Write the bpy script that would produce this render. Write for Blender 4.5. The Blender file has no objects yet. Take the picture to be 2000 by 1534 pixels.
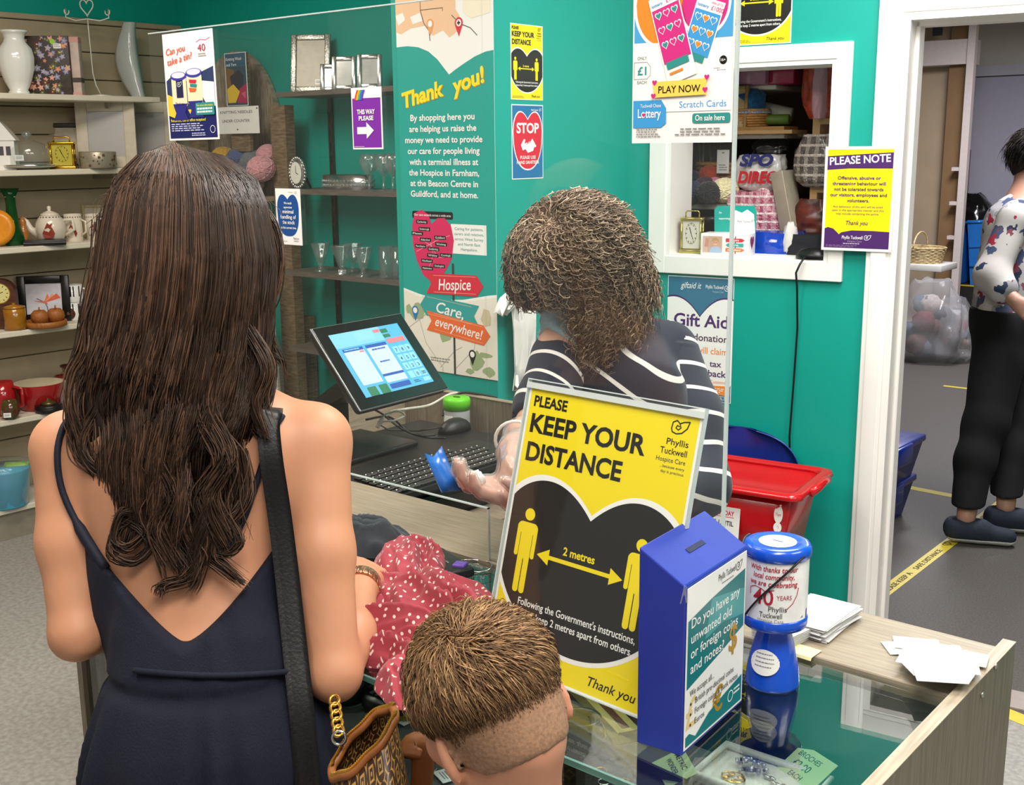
import bpy, bmesh, math, random
import numpy as np
from mathutils import Vector, Matrix
from mathutils.geometry import tessellate_polygon as tess
from math import sin, cos, pi, radians as RAD
random.seed(7); np.random.seed(7)
S = bpy.context.scene
COL = S.collection
# ------------------------------------------------------------------ camera
F = 2242.36; YAW, PIT, ROL = RAD(129.885), RAD(12.1057), RAD(-.58357); CAM = Vector((0, 0, 1.65))
def _axes():
    f = Vector((cos(YAW)*cos(PIT), sin(YAW)*cos(PIT), -sin(PIT)))
    r = Vector((sin(YAW), -cos(YAW), 0)); u = r.cross(f)
    c, s = cos(ROL), sin(ROL)
    return c*r+s*u, -s*r+c*u, f
CR, CU, CF = _axes()
cd = bpy.data.cameras.new('camera'); cam = bpy.data.objects.new('camera', cd); COL.objects.link(cam)
cd.sensor_width = 36; cd.lens = F/2000*36; cd.clip_start = .05; cd.clip_end = 60
cam.matrix_world = Matrix((( CR.x, CU.x, -CF.x, 0), (CR.y, CU.y, -CF.y, 0), (CR.z, CU.z, -CF.z, 1.65), (0, 0, 0, 1)))
S.camera = cam
# ------------------------------------------------------------------ world, lights, exposure
S.view_settings.view_transform = 'Standard'; S.view_settings.look = 'None'
S.view_settings.gamma = 1; S.view_settings.use_curve_mapping = False
S.view_settings.exposure = -0.25
S.cycles.transparent_max_bounces = 24
W = bpy.data.worlds.new('world'); S.world = W; W.use_nodes = True
W.node_tree.nodes['Background'].inputs[0].default_value = (1, .95, .88, 1)
W.node_tree.nodes['Background'].inputs[1].default_value = .34
def area(name, loc, sx, sy, power, color=(1, .96, .9), rot=(0, 0, 0)):
    l = bpy.data.lights.new(name, 'AREA'); l.shape = 'RECTANGLE'; l.size = sx; l.size_y = sy; l.energy = power; l.color = color
    o = bpy.data.objects.new(name, l); COL.objects.link(o); o.location = loc; o.rotation_euler = rot
    return o
area('shop_light', (-1.9, .55, 2.72), .6, 1.2, 44, (1, .94, .86))
area('shop_light', (-.1, .4, 2.72), .6, 1.2, 58, (1, .95, .88))
area('shop_light', (-3.4, 1.7, 2.72), .6, 1.2, 46, (1, .9, .78))
area('shop_light', (-1.0, 2.35, 2.72), .6, 1.2, 62, (1, .97, .93))
area('shop_light', (.9, 1.9, 2.72), .6, 1.2, 44, (1, .97, .93))
area('stockroom_light', (-1.2, 5.4, 2.62), .6, 1.2, 80, (.96, .95, 1))
area('stockroom_light', (-2.6, 8.2, 2.62), .6, 1.2, 110, (.93, .93, 1))
# ------------------------------------------------------------------ helpers
def lin(h):
    h = h.lstrip('#'); out = []
    for i in (0, 2, 4):
        c = int(h[i:i+2], 16)/255
        out.append(c/12.92 if c <= .04045 else ((c+.055)/1.055)**2.4)
    return (*out, 1)
_M = {}
def mat(hexc, rough=.55, metal=0, var=.08, scale=30, bump=0, spec=.5, coat=0, emis=0, stretch=None, hex2=None, sss=0, sheen=0, trans=0, ior=1.45):
    """one procedural Principled material: a base colour broken up by noise"""
    key = (hexc, rough, metal, var, scale, bump, spec, coat, emis, stretch, hex2, sss, sheen, trans, ior)
    if key in _M: return _M[key]
    m = bpy.data.materials.new('m_'+hexc.strip('#')); m.use_nodes = True; nt = m.node_tree; N = nt.nodes; K = nt.links
    b = N['Principled BSDF']
    b.inputs['Roughness'].default_value = rough; b.inputs['Metallic'].default_value = metal
    b.inputs['Specular IOR Level'].default_value = spec; b.inputs['Coat Weight'].default_value = coat
    b.inputs['Transmission Weight'].default_value = trans; b.inputs['IOR'].default_value = ior
    if sheen: b.inputs['Sheen Weight'].default_value = sheen
    if sss:
        b.inputs['Subsurface Weight'].default_value = sss; b.inputs['Subsurface Radius'].default_value = (1, .35, .2); b.inputs['Subsurface Scale'].default_value = .012
    c = lin(hexc)
    if emis:
        b.inputs['Emission Color'].default_value = c; b.inputs['Emission Strength'].default_value = emis
    if var or bump or hex2:
        tc = N.new('ShaderNodeTexCoord'); mp = N.new('ShaderNodeMapping'); no = N.new('ShaderNodeTexNoise')
        K.new(tc.outputs['Object'], mp.inputs['Vector']); K.new(mp.outputs['Vector'], no.inputs['Vector'])
        if stretch: mp.inputs['Scale'].default_value = stretch
        no.inputs['Scale'].default_value = scale; no.inputs['Detail'].default_value = 4
        rp = N.new('ShaderNodeValToRGB'); K.new(no.outputs['Fac'], rp.inputs['Fac'])
        c2 = lin(hex2) if hex2 else tuple(min(1, x*(1+var)) for x in c[:3])+(1,)
        c1 = c if hex2 else tuple(x*(1-var) for x in c[:3])+(1,)
        rp.color_ramp.elements[0].position = .35; rp.color_ramp.elements[1].position = .65
        rp.color_ramp.elements[0].color = c1; rp.color_ramp.elements[1].color = c2
        K.new(rp.outputs['Color'], b.inputs['Base Color'])
        if bump:
            bp = N.new('ShaderNodeBump'); bp.inputs['Strength'].default_value = bump; bp.inputs['Distance'].default_value = .002
            K.new(no.outputs['Fac'], bp.inputs['Height']); K.new(bp.outputs['Normal'], b.inputs['Normal'])
    else:
        b.inputs['Base Color'].default_value = c
    _M[key] = m
    return m
def ink(hexc, rough=.6): return mat(hexc, rough, 0, 0)
def clear(name, tint=(1, 1, 1), rough=.0, ior=1.45, haze=.0, hazecol=(1, 1, 1)):
    """thin clear sheet: transparent with Fresnel reflection and a little surface haze"""
    if name in _M: return _M[name]
    m = bpy.data.materials.new(name); m.use_nodes = True; nt = m.node_tree; N = nt.nodes; K = nt.links
    N.remove(N['Principled BSDF']); out = N['Material Output']
    t = N.new('ShaderNodeBsdfTransparent'); t.inputs[0].default_value = (*tint, 1)
    g = N.new('ShaderNodeBsdfGlossy'); g.inputs['Roughness'].default_value = rough
    lw = N.new('ShaderNodeLayerWeight'); lw.inputs[0].default_value = .5; f0 = ((ior-1)/(ior+1))**2
    pw = N.new('ShaderNodeMath'); pw.operation = 'POWER'; pw.inputs[1].default_value = 5; K.new(lw.outputs['Facing'], pw.inputs[0])
    fr = N.new('ShaderNodeMath'); fr.operation = 'MULTIPLY_ADD'; fr.inputs[1].default_value = 1-f0; fr.inputs[2].default_value = f0; K.new(pw.outputs[0], fr.inputs[0])
    mx = N.new('ShaderNodeMixShader'); K.new(fr.outputs[0], mx.inputs[0]); K.new(t.outputs[0], mx.inputs[1]); K.new(g.outputs[0], mx.inputs[2])
    last = mx
    if haze:
        d = N.new('ShaderNodeBsdfDiffuse'); d.inputs[0].default_value = (*hazecol, 1)
        m2 = N.new('ShaderNodeMixShader'); m2.inputs[0].default_value = haze
        K.new(mx.outputs[0], m2.inputs[1]); K.new(d.outputs[0], m2.inputs[2]); last = m2
    K.new(last.outputs[0], out.inputs[0])
    _M[name] = m
    return m
# pixel + known plane -> place in the room (used to take positions from the photograph)
def ray(px, py): return (px-1000)/F*CR-(py-767)/F*CU+CF
def at_z(px, py, z): d = ray(px, py); return CAM+d*((z-1.65)/d.z)
def at_y(px, py, y): d = ray(px, py); return CAM+d*(y/d.y)
def at_x(px, py, x): d = ray(px, py); return CAM+d*(x/d.x)
def at_d(px, py, dep): return CAM+ray(px, py)*dep
def at_p(px, py, p0, ang):
    n = Vector((-sin(ang), cos(ang), 0)); d = ray(px, py)
    return CAM+d*((Vector((p0[0], p0[1], 1.65))-CAM).dot(n)/d.dot(n))
class MB:
    """collects shapes and links them as one mesh object"""
    def __init__(s): s.v = []; s.f = []; s.mi = []; s.sm = []; s.mats = []
    def m(s, mt):
        if mt not in s.mats: s.mats.append(mt)
        return s.mats.index(mt)
    def add(s, vs, fs, mt, smooth=False, T=None):
        k = len(s.v); i = s.m(mt)
        s.v += [tuple(T @ Vector(v)) for v in vs] if T is not None else [tuple(v) for v in vs]
        for f in fs: s.f.append(tuple(a+k for a in f)); s.mi.append(i); s.sm.append(smooth)
        return s
    def box(s, x0, x1, y0, y1, z0, z1, mt, T=None, bev=0, seg=2):
        if bev:
            bm = bmesh.new(); bmesh.ops.create_cube(bm, size=1)
            for v in bm.verts: v.co = Vector(((x0+x1)/2+v.co.x*(x1-x0), (y0+y1)/2+v.co.y*(y1-y0), (z0+z1)/2+v.co.z*(z1-z0)))
            bmesh.ops.bevel(bm, geom=bm.edges[:], offset=bev, segments=seg, profile=.5, affect='EDGES')
            bm.verts.index_update()
            s.add([v.co[:] for v in bm.verts], [[v.index for v in f.verts] for f in bm.faces], mt, seg > 1, T); bm.free()
            return s
        return s.add([(x0,y0,z0),(x1,y0,z0),(x1,y1,z0),(x0,y1,z0),(x0,y0,z1),(x1,y0,z1),(x1,y1,z1),(x0,y1,z1)],
                     [(0,3,2,1),(4,5,6,7),(0,1,5,4),(1,2,6,5),(2,3,7,6),(3,0,4,7)], mt, False, T)
    def lathe(s, prof, mt, n=24, T=None, smooth=True, wob=None, caps=True):
        vs = []; fs = []
        for j, (r, z) in enumerate(prof):
            for i in range(n):
                a = 2*pi*i/n; q = r*(wob(a, z) if wob else 1); vs.append((q*cos(a), q*sin(a), z))
        for j in range(len(prof)-1):
            for i in range(n):
                a, b = j*n+i, j*n+(i+1) % n; fs.append((a, b, b+n, a+n))
        if caps:
            if prof[0][0] > 1e-4: fs.append(tuple(range(n-1, -1, -1)))
            if prof[-1][0] > 1e-4: fs.append(tuple((len(prof)-1)*n+i for i in range(n)))
        return s.add(vs, fs, mt, smooth, T)
    def tube(s, pts, r, mt, n=8, T=None, closed=False, flat=1):
        pts = [Vector(p) for p in pts]; L = len(pts); vs = []; fs = []
        rr = r if isinstance(r, (list, tuple)) else [r]*L
        up = None
        for i, p in enumerate(pts):
            t = (pts[(i+1) % L if closed else min(i+1, L-1)]-pts[(i-1) % L if closed else max(i-1, 0)])
            if t.length < 1e-9: t = Vector((0, 0, 1))
            t.normalize()
            if up is None:
                up = Vector((0, 0, 1)) if abs(t.z) < .9 else Vector((1, 0, 0))
            x = up-t*up.dot(t)
            if x.length < 1e-6: x = Vector((1, 0, 0))-t*t.x
            x.normalize(); y = t.cross(x); up = x
            for k in range(n):
                a = 2*pi*k/n; vs.append(p+(x*cos(a)*flat+y*sin(a))*rr[i])
        for i in range(L if closed else L-1):
            for k in range(n):
                a, b = i*n+k, i*n+(k+1) % n; c, d = (a+n) % (L*n), (b+n) % (L*n); fs.append((a, b, d, c))
        if not closed: fs.append(tuple(range(n-1, -1, -1))); fs.append(tuple((L-1)*n+k for k in range(n)))
        return s.add(vs, fs, mt, True, T)
    def ball(s, c, r, mt, n=14, T=None, wob=None):
        r = (r, r, r) if not isinstance(r, (tuple, list)) else r; vs = [(c[0], c[1], c[2]-r[2])]; fs = []; h = n//2
        for j in range(1, h):
            b = -pi/2+pi*j/h
            for i in range(n):
                a = 2*pi*i/n; q = wob(a, b) if wob else 1; vs.append((c[0]+r[0]*q*cos(b)*cos(a), c[1]+r[1]*q*cos(b)*sin(a), c[2]+r[2]*q*sin(b)))
        vs.append((c[0], c[1], c[2]+r[2])); t = len(vs)-1
        for i in range(n):
            fs.append((0, 1+(i+1) % n, 1+i)); fs.append((t, t-n+i, t-n+(i+1) % n))
            for j in range(h-2):
                a, b = 1+j*n+i, 1+j*n+(i+1) % n; fs.append((a, b, b+n, a+n))
        return s.add(vs, fs, mt, True, T)
    def prism(s, poly, z0, z1, mt, T=None, smooth=False):
        n = len(poly); vs = [(x, y, z0) for x, y in poly]+[(x, y, z1) for x, y in poly]
        return s.add(vs, [tuple(range(n-1, -1, -1)), tuple(range(n, 2*n))]+[(i, (i+1) % n, n+(i+1) % n, n+i) for i in range(n)], mt, smooth, T)
    def grid(s, rows, mt, smooth=True, T=None, thick=0, loop=False):
        """rows: list of equal-length point lists; thick gives the sheet a back face"""
        R, C = len(rows), len(rows[0]); vs = [Vector(p) for r in rows for p in r]; fs = []
        for i in range(R-1):
            for j in range(C if loop else C-1):
                j2 = (j+1) % C; fs.append((i*C+j, i*C+j2, (i+1)*C+j2, (i+1)*C+j))
        if thick:
            nn = [Vector() for _ in vs]
            for f in fs:
                q = (vs[f[1]]-vs[f[0]]).cross(vs[f[3]]-vs[f[0]])
                for a in f: nn[a] += q
            k = len(vs); vs = vs+[v-(n.normalized() if n.length else n)*thick for v, n in zip(vs, nn)]
            fs += [tuple(a+k for a in reversed(f)) for f in fs]
            if not loop:
                for i in range(R-1):
                    fs += [(i*C+k, i*C, (i+1)*C, (i+1)*C+k)[::-1], (i*C+C-1+k, i*C+C-1, (i+1)*C+C-1, (i+1)*C+C-1+k)]
            for j in range(C if loop else C-1):
                j2 = (j+1) % C
                fs += [(j, j+k, j2+k, j2), ((R-1)*C+j, (R-1)*C+j2, (R-1)*C+j2+k, (R-1)*C+j+k)]
        return s.add(vs, fs, mt, smooth, T)
    def obj(s, name, parent=None, loc=(0, 0, 0), rz=0, M=None, label=None, cat=None, group=None, kind=None):
        me = bpy.data.meshes.new(name); me.from_pydata(s.v, [], s.f)
        for mt in s.mats: me.materials.append(mt)
        me.polygons.foreach_set('material_index', s.mi); me.polygons.foreach_set('use_smooth', s.sm); me.update()
        o = bpy.data.objects.new(name, me); COL.objects.link(o)
        if M is not None: o.matrix_world = M
        else: o.location = loc; o.rotation_euler = (0, 0, rz)
        if parent is not None: o.parent = parent
        return tag(o, label, cat, group, kind)
def tag(o, label=None, cat=None, group=None, kind=None):
    for k, v in (('label', label), ('category', cat), ('group', group), ('kind', kind)):
        if v: o[k] = v
    return o
def thing(name, label, cat, loc=(0, 0, 0), rz=0, group=None, M=None):
    o = bpy.data.objects.new(name, None); COL.objects.link(o); o.empty_display_size = .05
    if M is not None: o.matrix_world = M
    else: o.location = loc; o.rotation_euler = (0, 0, rz)
    return tag(o, label, cat, group)
def dup(o, loc, rz=0, label=None, group=None, parent=None):
    c = o.copy(); COL.objects.link(c)
    if parent is None: c.location = loc; c.rotation_euler = (0, 0, rz)
    else: c.parent = parent
    if label: c['label'] = label
    if group: c['group'] = group
    for ch in list(o.children): dup(ch, None, parent=c)
    return c
def TR(x=0, y=0, z=0, rx=0, ry=0, rz=0, s=1):
    return Matrix.Translation((x, y, z)) @ Matrix.Rotation(rz, 4, 'Z') @ Matrix.Rotation(ry, 4, 'Y') @ Matrix.Rotation(rx, 4, 'X') @ Matrix.Scale(s, 4)
def frame(o, ex, ey):
    """matrix with origin o, x along ex, z along ex x ey"""
    x = Vector(ex).normalized(); z = x.cross(Vector(ey)).normalized(); y = z.cross(x)
    return Matrix(((x.x, y.x, z.x, o[0]), (x.y, y.y, z.y, o[1]), (x.z, y.z, z.z, o[2]), (0, 0, 0, 1)))
# ------------------------------------------------------------------ lettering
_T = {}
def glyphs(txt, bold=0, shear=0):
    key = (txt, bold, shear)
    if key not in _T:
        c = bpy.data.curves.new('t', 'FONT'); c.body = txt; c.resolution_u = 3; c.offset = bold; c.shear = shear; c.space_line = 1.0
        o = bpy.data.objects.new('t', c); me = o.to_mesh()
        v = [(p.co.x, p.co.y) for p in me.vertices]; f = [tuple(p.vertices) for p in me.polygons]
        o.to_mesh_clear(); bpy.data.objects.remove(o); bpy.data.curves.remove(c)
        xs = [a for a, b in v] or [0]; x0, x1 = min(xs), max(xs)
        _T[key] = ([(a-x0, b) for a, b in v], f, max(x1-x0, 1e-6))
    return _T[key]
def heart(cx, cy, w, h, n=40):
    out = []
    for i in range(n):
        t = 2*pi*i/n
        x = 16*sin(t)**3; y = 13*cos(t)-5*cos(2*t)-2*cos(3*t)-cos(4*t)
        out.append((cx+x/32*w, cy-(y+2.5)/29*h))
    return out
def circ(cx, cy, r, ry=None, n=24): return [(cx+r*cos(2*pi*i/n), cy+(ry or r)*sin(2*pi*i/n)) for i in range(n)]
class Art:
    """flat printed art on a sheet: u to the right, v DOWN from the top left corner, units of the sheet's own width and height"""
    def __init__(s, w, h, W=None, H=None, mb=None, T=None, step=.00022, base=None, thick=.0008):
        s.w, s.h, s.W, s.H = w, h, W or w, H or h; s.mb = mb or MB(); s.T = T or Matrix.Identity(4); s.step = step
        if base: s.mb.box(0, w, -h, 0, -thick, 0, base, s.T)
    n = 0
    def P(s, u, v, k): return (u/s.W*s.w, -v/s.H*s.h, (k+.02*(s.n % 40))*s.step)
    def clip(s, pts):
        for ax, lim, sg in ((0, 0, 1), (0, s.W, -1), (1, 0, 1), (1, s.H, -1)):
            out = []; n = len(pts)
            for i in range(n):
                a, b = pts[i], pts[(i+1) % n]; da, db = sg*(a[ax]-lim), sg*(b[ax]-lim)
                if da >= 0: out.append(a)
                if (da >= 0) != (db >= 0):
                    t = da/(da-db); out.append((a[0]+(b[0]-a[0])*t, a[1]+(b[1]-a[1])*t))
            pts = out
            if len(pts) < 3: return []
        return pts
    def poly(s, pts, mt, k=1):
        pts = s.clip(list(pts)); s.n += 1
        if len(pts) > 2:
            V3 = [Vector(s.P(u, v, k)) for u, v in pts]; out = []
            for t in tess([V3]):
                p, q, r = (V3[i] for i in t); c = (q-p).cross(r-p).z
                if abs(c) > 1e-14: out.append(t if c > 0 else t[::-1])
            s.mb.add(V3, out, mt, False, s.T)
        return s
    def rect(s, u0, v0, u1, v1, mt, k=1, rad=0):
        if rad:
            pts = []
            for (cx, cy, a0) in ((u1-rad, v1-rad, 0), (u0+rad, v1-rad, 90), (u0+rad, v0+rad, 180), (u1-rad, v0+rad, 270)):
                pts += [(cx+rad*cos(RAD(a0+q)), cy+rad*sin(RAD(a0+q))) for q in (0, 22, 45, 68, 90)]
            return s.poly(pts, mt, k)
        return s.poly([(u0, v0), (u1, v0), (u1, v1), (u0, v1)], mt, k)
    def line(s, pts, wd, mt, k=2):
        for (a, b) in zip(pts[:-1], pts[1:]):
            d = Vector((b[0]-a[0], b[1]-a[1])); 
            if d.length < 1e-9: continue
            d.normalize(); n = Vector((-d.y, d.x))*wd/2; e = d*wd*.3
            s.poly([(a[0]+n.x-e.x, a[1]+n.y-e.y), (b[0]+n.x+e.x, b[1]+n.y+e.y), (b[0]-n.x+e.x, b[1]-n.y+e.y), (a[0]-n.x-e.x, a[1]-n.y-e.y)], mt, k)
        return s
    def ring(s, pts, wd, mt, k=2): return s.line(list(pts)+[pts[0]], wd, mt, k)
    def text(s, txt, u, v, cap, mt, w=None, al='l', bold=.012, shear=0, k=4, rot=0, sq=1):
        """baseline at v, cap height cap; w squeezes the line to that width"""
        vs, fs, tw = glyphs(txt, bold, shear); s.n += 1
        sy = cap/.72; sx = (w/tw) if w else sy*sq
        L = tw*sx; off = {'l': 0, 'c': -L/2, 'r': -L}[al]; c, q = cos(rot), sin(rot)
        pts = []
        for a, b in vs:
            x, y = off+a*sx, -b*sy
            pts.append(s.P(u+x*c-y*q, v+x*q+y*c, k))
        s.mb.add(pts, fs, mt, False, s.T); return s
    def lines(s, u0, u1, v0, v1, n, mt, al='l', k=3, fill=.45, ragged=.25):
        """rows of print too small to read"""
        rnd = random.Random(int(u0*977+v0*131)); st = (v1-v0)/n
        for i in range(n):
            L = (u1-u0)*(1-ragged*rnd.random()); a = u0 if al == 'l' else (u0+u1-L)/2
            x = a
            while x < a+L:
                wl = min((u1-u0)*rnd.uniform(.05, .16), a+L-x)
                s.rect(x, v0+i*st, x+wl, v0+(i+fill)*st, mt, k); x += wl+(u1-u0)*.025
        return s
    def obj(s, name, M=None, **kw): return s.mb.obj(name, M=M, **kw)
def sheet_frame(tl, tr, bl, off=0):
    """frame for an Art sheet from its corners in the room; returns matrix, width, height"""
    ex = Vector(tr)-Vector(tl); dn = Vector(bl)-Vector(tl)
    M = frame(tl, ex, -dn)
    if off: M = Matrix.Translation(M.col[2].xyz*off) @ M
    return M, ex.length, abs((-dn).dot(M.col[1].xyz))
# ================================================================== setting
TEAL = mat('#009b8c', .5, 0, .03, 3, .03); WHITE = mat('#f1efea', .42, 0, .02, 8); CREAM = mat('#d9cdb9', .7, 0, .04, 4)
def woodmat(h1, h2, sc=14, st=(1, 14, 14), rough=.5, bump=.08): return mat(h1, rough, 0, .1, sc, bump, stretch=st, hex2=h2)
GREIGE_X = woodmat('#948873', '#827562', 9, (1.2, 26, 26), .45); GREIGE_Z = woodmat('#7c7161', '#675c4d', 9, (26, 26, 1.2), .45)  # GREIGE_Z is the same laminate darkened: the end panel's shade put into its colour
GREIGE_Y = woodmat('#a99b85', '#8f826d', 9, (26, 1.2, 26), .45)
def struct(name, mb, **kw): return mb.obj(name, kind='structure', **kw)
HA = RAD(7.7); HP = Vector((-1.409, 3.3, 0)); HX = Vector((cos(HA), sin(HA), 0)); HN = Vector((sin(HA), -cos(HA), 0))
HM = Matrix.Translation(HP) @ Matrix.Rotation(HA, 4, 'Z')      # hatch wall: x along the wall, y into the stockroom
# floors
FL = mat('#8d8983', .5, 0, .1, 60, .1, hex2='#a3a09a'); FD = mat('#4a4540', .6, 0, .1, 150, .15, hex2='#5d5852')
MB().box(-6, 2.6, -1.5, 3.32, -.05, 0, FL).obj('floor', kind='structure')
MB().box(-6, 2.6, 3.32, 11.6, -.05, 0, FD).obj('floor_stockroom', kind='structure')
# hatch wall with hatch and door openings
b = MB(); t = .12
for x0, x1, z0, z1 in ((-.77, -.62, 0, 2.8), (-.62, -.085, 0, 1.297), (-.62, -.085, 1.89, 2.8), (-.085, .10, 0, 2.8), (.10, .96, 2.005, 2.8), (.96, 3.4, 0, 2.8)):
    b.box(x0, x1, 0, t, z0, z1, TEAL)
struct('wall_hatch', b, M=HM)
# pillar side and banner pillar
b = MB(); b.box(-2.56, -2.16, 2.52, 3.45, 0, 2.8, TEAL); struct('wall_pillar', b)
# back wall behind the wood display and glass shelves
b = MB(); b.box(-5.05, -2.5, 3.44, 3.54, 0, 2.8, TEAL); struct('wall_back', b)
# left slatwall
b = MB(); SM = Matrix.Translation((-4.985, 2.3, 0)) @ Matrix.Rotation(RAD(-1.6), 4, 'Z'); SLAT = mat('#a8987f', .55, 0, .04, 10); GROOVE = mat('#4c4237', .8, 0, .05)
b.box(-.12, -.012, -4, 1.3, 0, 2.8, TEAL)
struct('wall_left', b, M=SM)
b = MB(); b.box(-.012, 0, -4, 1.16, 0, 2.236, GROOVE)
z = 2.236; hs = [.028]+[.122]*19
for h in hs:
    b.box(0, .014, -4, 1.16, max(z-h+.004, .01), z, SLAT, None, .003, 1); z -= h
    if z < .05: break
struct('trim_slatwall', b, M=SM)
# ceiling of the shop and stockroom
MB().box(-6, 2.6, -1.5, 11.6, 2.8, 2.86, mat('#dedad2', .8, 0, .02)).obj('ceiling', kind='structure')
# hatch frame: architrave, lining, sill
b = MB()
for x0, x1, z0, z1 in ((-.68, -.62, 1.24, 1.938), (-.085, -.04, 1.24, 1.938), (-.62, -.085, 1.89, 1.938), (-.62, -.085, 1.24, 1.297)):
    b.box(x0, x1, -.016, .0, z0, z1, WHITE, None, .002, 1)
for x0, x1, z0, z1 in ((-.62, -.605, 1.297, 1.89), (-.098, -.085, 1.297, 1.89), (-.605, -.098, 1.877, 1.89), (-.605, -.098, 1.285, 1.302)):
    b.box(x0, x1, -.012, .16, z0, z1, WHITE)
struct('window_1', b, M=HM)
# door frame
b = MB()
b.box(.03, .1, -.02, 0, 0, 2.075, WHITE, None, .004, 2); b.box(.045, .09, -.028, -.02, 0, 2.05, WHITE, None, .004, 2)
b.box(.96, 1.03, -.02, 0, 0, 2.075, WHITE, None, .004, 2); b.box(.1, .96, -.02, 0, 2.005, 2.075, WHITE, None, .004, 2)
b.box(.1, .12, -.018, .14, 0, 2.005, WHITE); b.box(.94, .96, -.018, .14, 0, 2.005, WHITE); b.box(.12, .94, -.018, .14, 1.985, 2.005, WHITE)
b.box(.12, .133, .04, .1, 0, 1.985, WHITE, None, .003, 1); b.box(.12, .94, .04, .1, 1.972, 1.985, WHITE)
struct('door_1', b, M=HM)
# stockroom shell
CR2 = mat('#d8d2c8', .7, 0, .03, 5)
b = MB(); b.box(-6, 2.6, 11.1, 11.2, 0, 2.8, CR2); struct('wall_stockroom', b)
b = MB(); b.box(2.5, 2.6, 4.2, 11.1, 0, 2.8, CR2); struct('wall_right', b)
b = MB(); b.box(-6, -5.9, 4, 11.1, 0, 2.8, CR2); struct('wall_stockroom_left', b)
# steps at the back of the stockroom
STEP = mat('#2a2725', .7, 0, .1, 60); YEL = mat('#e0c020', .5, 0, .05)
b = MB()
b.box(-3.6, 1.5, 10.2, 11.1, 0, .19, STEP); b.box(-3.6, 1.5, 10.55, 11.1, .19, .38, STEP)
b.box(-3.6, 1.5, 10.195, 10.24, .186, .194, YEL); b.box(-3.6, 1.5, 10.545, 10.59, .376, .384, YEL)
struct('floor_steps', b)
# far white door with a narrow glazed strip beside it
b = MB(); DW = mat('#c9c6d2', .4, 0, .02)
dl = at_y(1907, 150, 11.08); x0 = dl.x
b.box(x0-.09, x0, 11.03, 11.1, .38, dl.z+.09, DW); b.box(x0-.09, x0+1.1, 11.03, 11.1, dl.z, dl.z+.09, DW); b.box(x0+1.0, x0+1.09, 11.03, 11.1, .38, dl.z, DW)
b.box(x0+.01, x0+.99, 11.05, 11.1, .39, dl.z-.01, mat('#bcb9c9', .4, 0, .02))
struct('door_2', b)
b = MB(); p = at_y(1876, 165, 11.05); q = at_y(1870, 280, 11.05)
b.box(p.x-.1, p.x+.14, 11.06, 11.1, q.z-.06, p.z+.06, DW); b.box(p.x-.05, p.x+.07, 11.05, 11.06, q.z, p.z, mat('#f4f6ff', .3, 0, 0, emis=2.2))
struct('window_2', b)
# floor tapes
TAPE = mat('#d9c33a', .35, 0, .06, 40)
def tape(a, c, w, label):
    a, c = Vector(a), Vector(c); L = (c-a).length; an = math.atan2(c.y-a.y, c.x-a.x)
    A = Art(L, w, T=TR(0, w/2, .0012), base=TAPE, thick=.0008); bk = ink('#4a421c')
    rnd = random.Random(int(L*1000)); x = .05
    while x < L-.5:
        for wd, ww in (('PLEASE KEEP A', .28), ('SAFE DISTANCE', .3)):
            if x+ww < L: A.text(wd, x, w*.72, w*.42, bk, w=ww*.93, bold=.01); x += ww+.03
        if x+.1 < L: A.ring(heart(x+.04, w*.5, .05, w*.6, 16), w*.07, bk); x += .12
    A.mb.obj('floor_tape', loc=a, rz=an, label=label, cat='floor tape')
fz = lambda px, py: at_z(px, py, 0)
tape(fz(1716, 1166), fz(1958, 982), .055, 'yellow distancing tape running from the doorway to the walking woman')
tape(fz(1700, 938), fz(1905, 978), .055, 'yellow distancing tape across the stockroom floor behind the blue bins')
tape(fz(1962, 1392), fz(2040, 1424), .06, 'yellow distancing tape on the pale shop floor past the counter end')
tape(fz(1843, 754), fz(1912, 762), .04, 'thin yellow tape on the stockroom floor near the plastic bags')
# threshold strip
b = MB(); b.box(.05, 1.0, -.02, .1, 0, .006, mat('#a89c94', .4, .2, .03)); struct('trim_threshold', b, M=HM)
b = MB(); b.box(-.02, .0, -4, 1.3, 0, .05, GROOVE); struct('baseboard_left', b, M=SM)
# ================================================================== sales counter
CT = .95
GTOP = clear('glass_top', (.92, .97, .955), .0, 2.0); GEDGE = mat('#7fb3a8', .15, 0, .05, trans=.5); BLK = mat('#171615', .4, 0, .05)
ACR = clear('acrylic', (.975, .985, .98), .015, 1.38, .008, (.75, .82, .82)); ACRE = mat('#dfe8e6', .2, 0, .02, trans=.35)
ctr = thing('display_counter', 'greige wood shop counter with a glass top display case', 'counter', (-1.14, 1.3, 0))
L = lambda b, n, p=ctr, **k: b.obj(n, p, loc=-Vector(p.location), **k)
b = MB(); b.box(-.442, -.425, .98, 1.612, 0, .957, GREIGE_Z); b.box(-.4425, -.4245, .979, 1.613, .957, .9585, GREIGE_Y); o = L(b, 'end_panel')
for (px, py) in ((1943, 1301), (1917, 1357)):
    p = at_x(px, py, -.425); sc = MB(); sc.lathe([(.004, 0), (.004, .002), (.002, .003)], mat('#b9b4a8', .3, .8, .05), 10, TR(-.425, p.y, p.z, 0, pi/2, 0)); L(sc, 'screw')
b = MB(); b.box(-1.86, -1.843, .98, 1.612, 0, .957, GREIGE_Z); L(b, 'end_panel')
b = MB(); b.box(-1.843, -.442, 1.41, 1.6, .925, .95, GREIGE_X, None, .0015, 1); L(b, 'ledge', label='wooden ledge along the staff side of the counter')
b = MB(); b.box(-1.843, -.442, 1.58, 1.6, 0, .925, GREIGE_X); L(b, 'back_panel')
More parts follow.
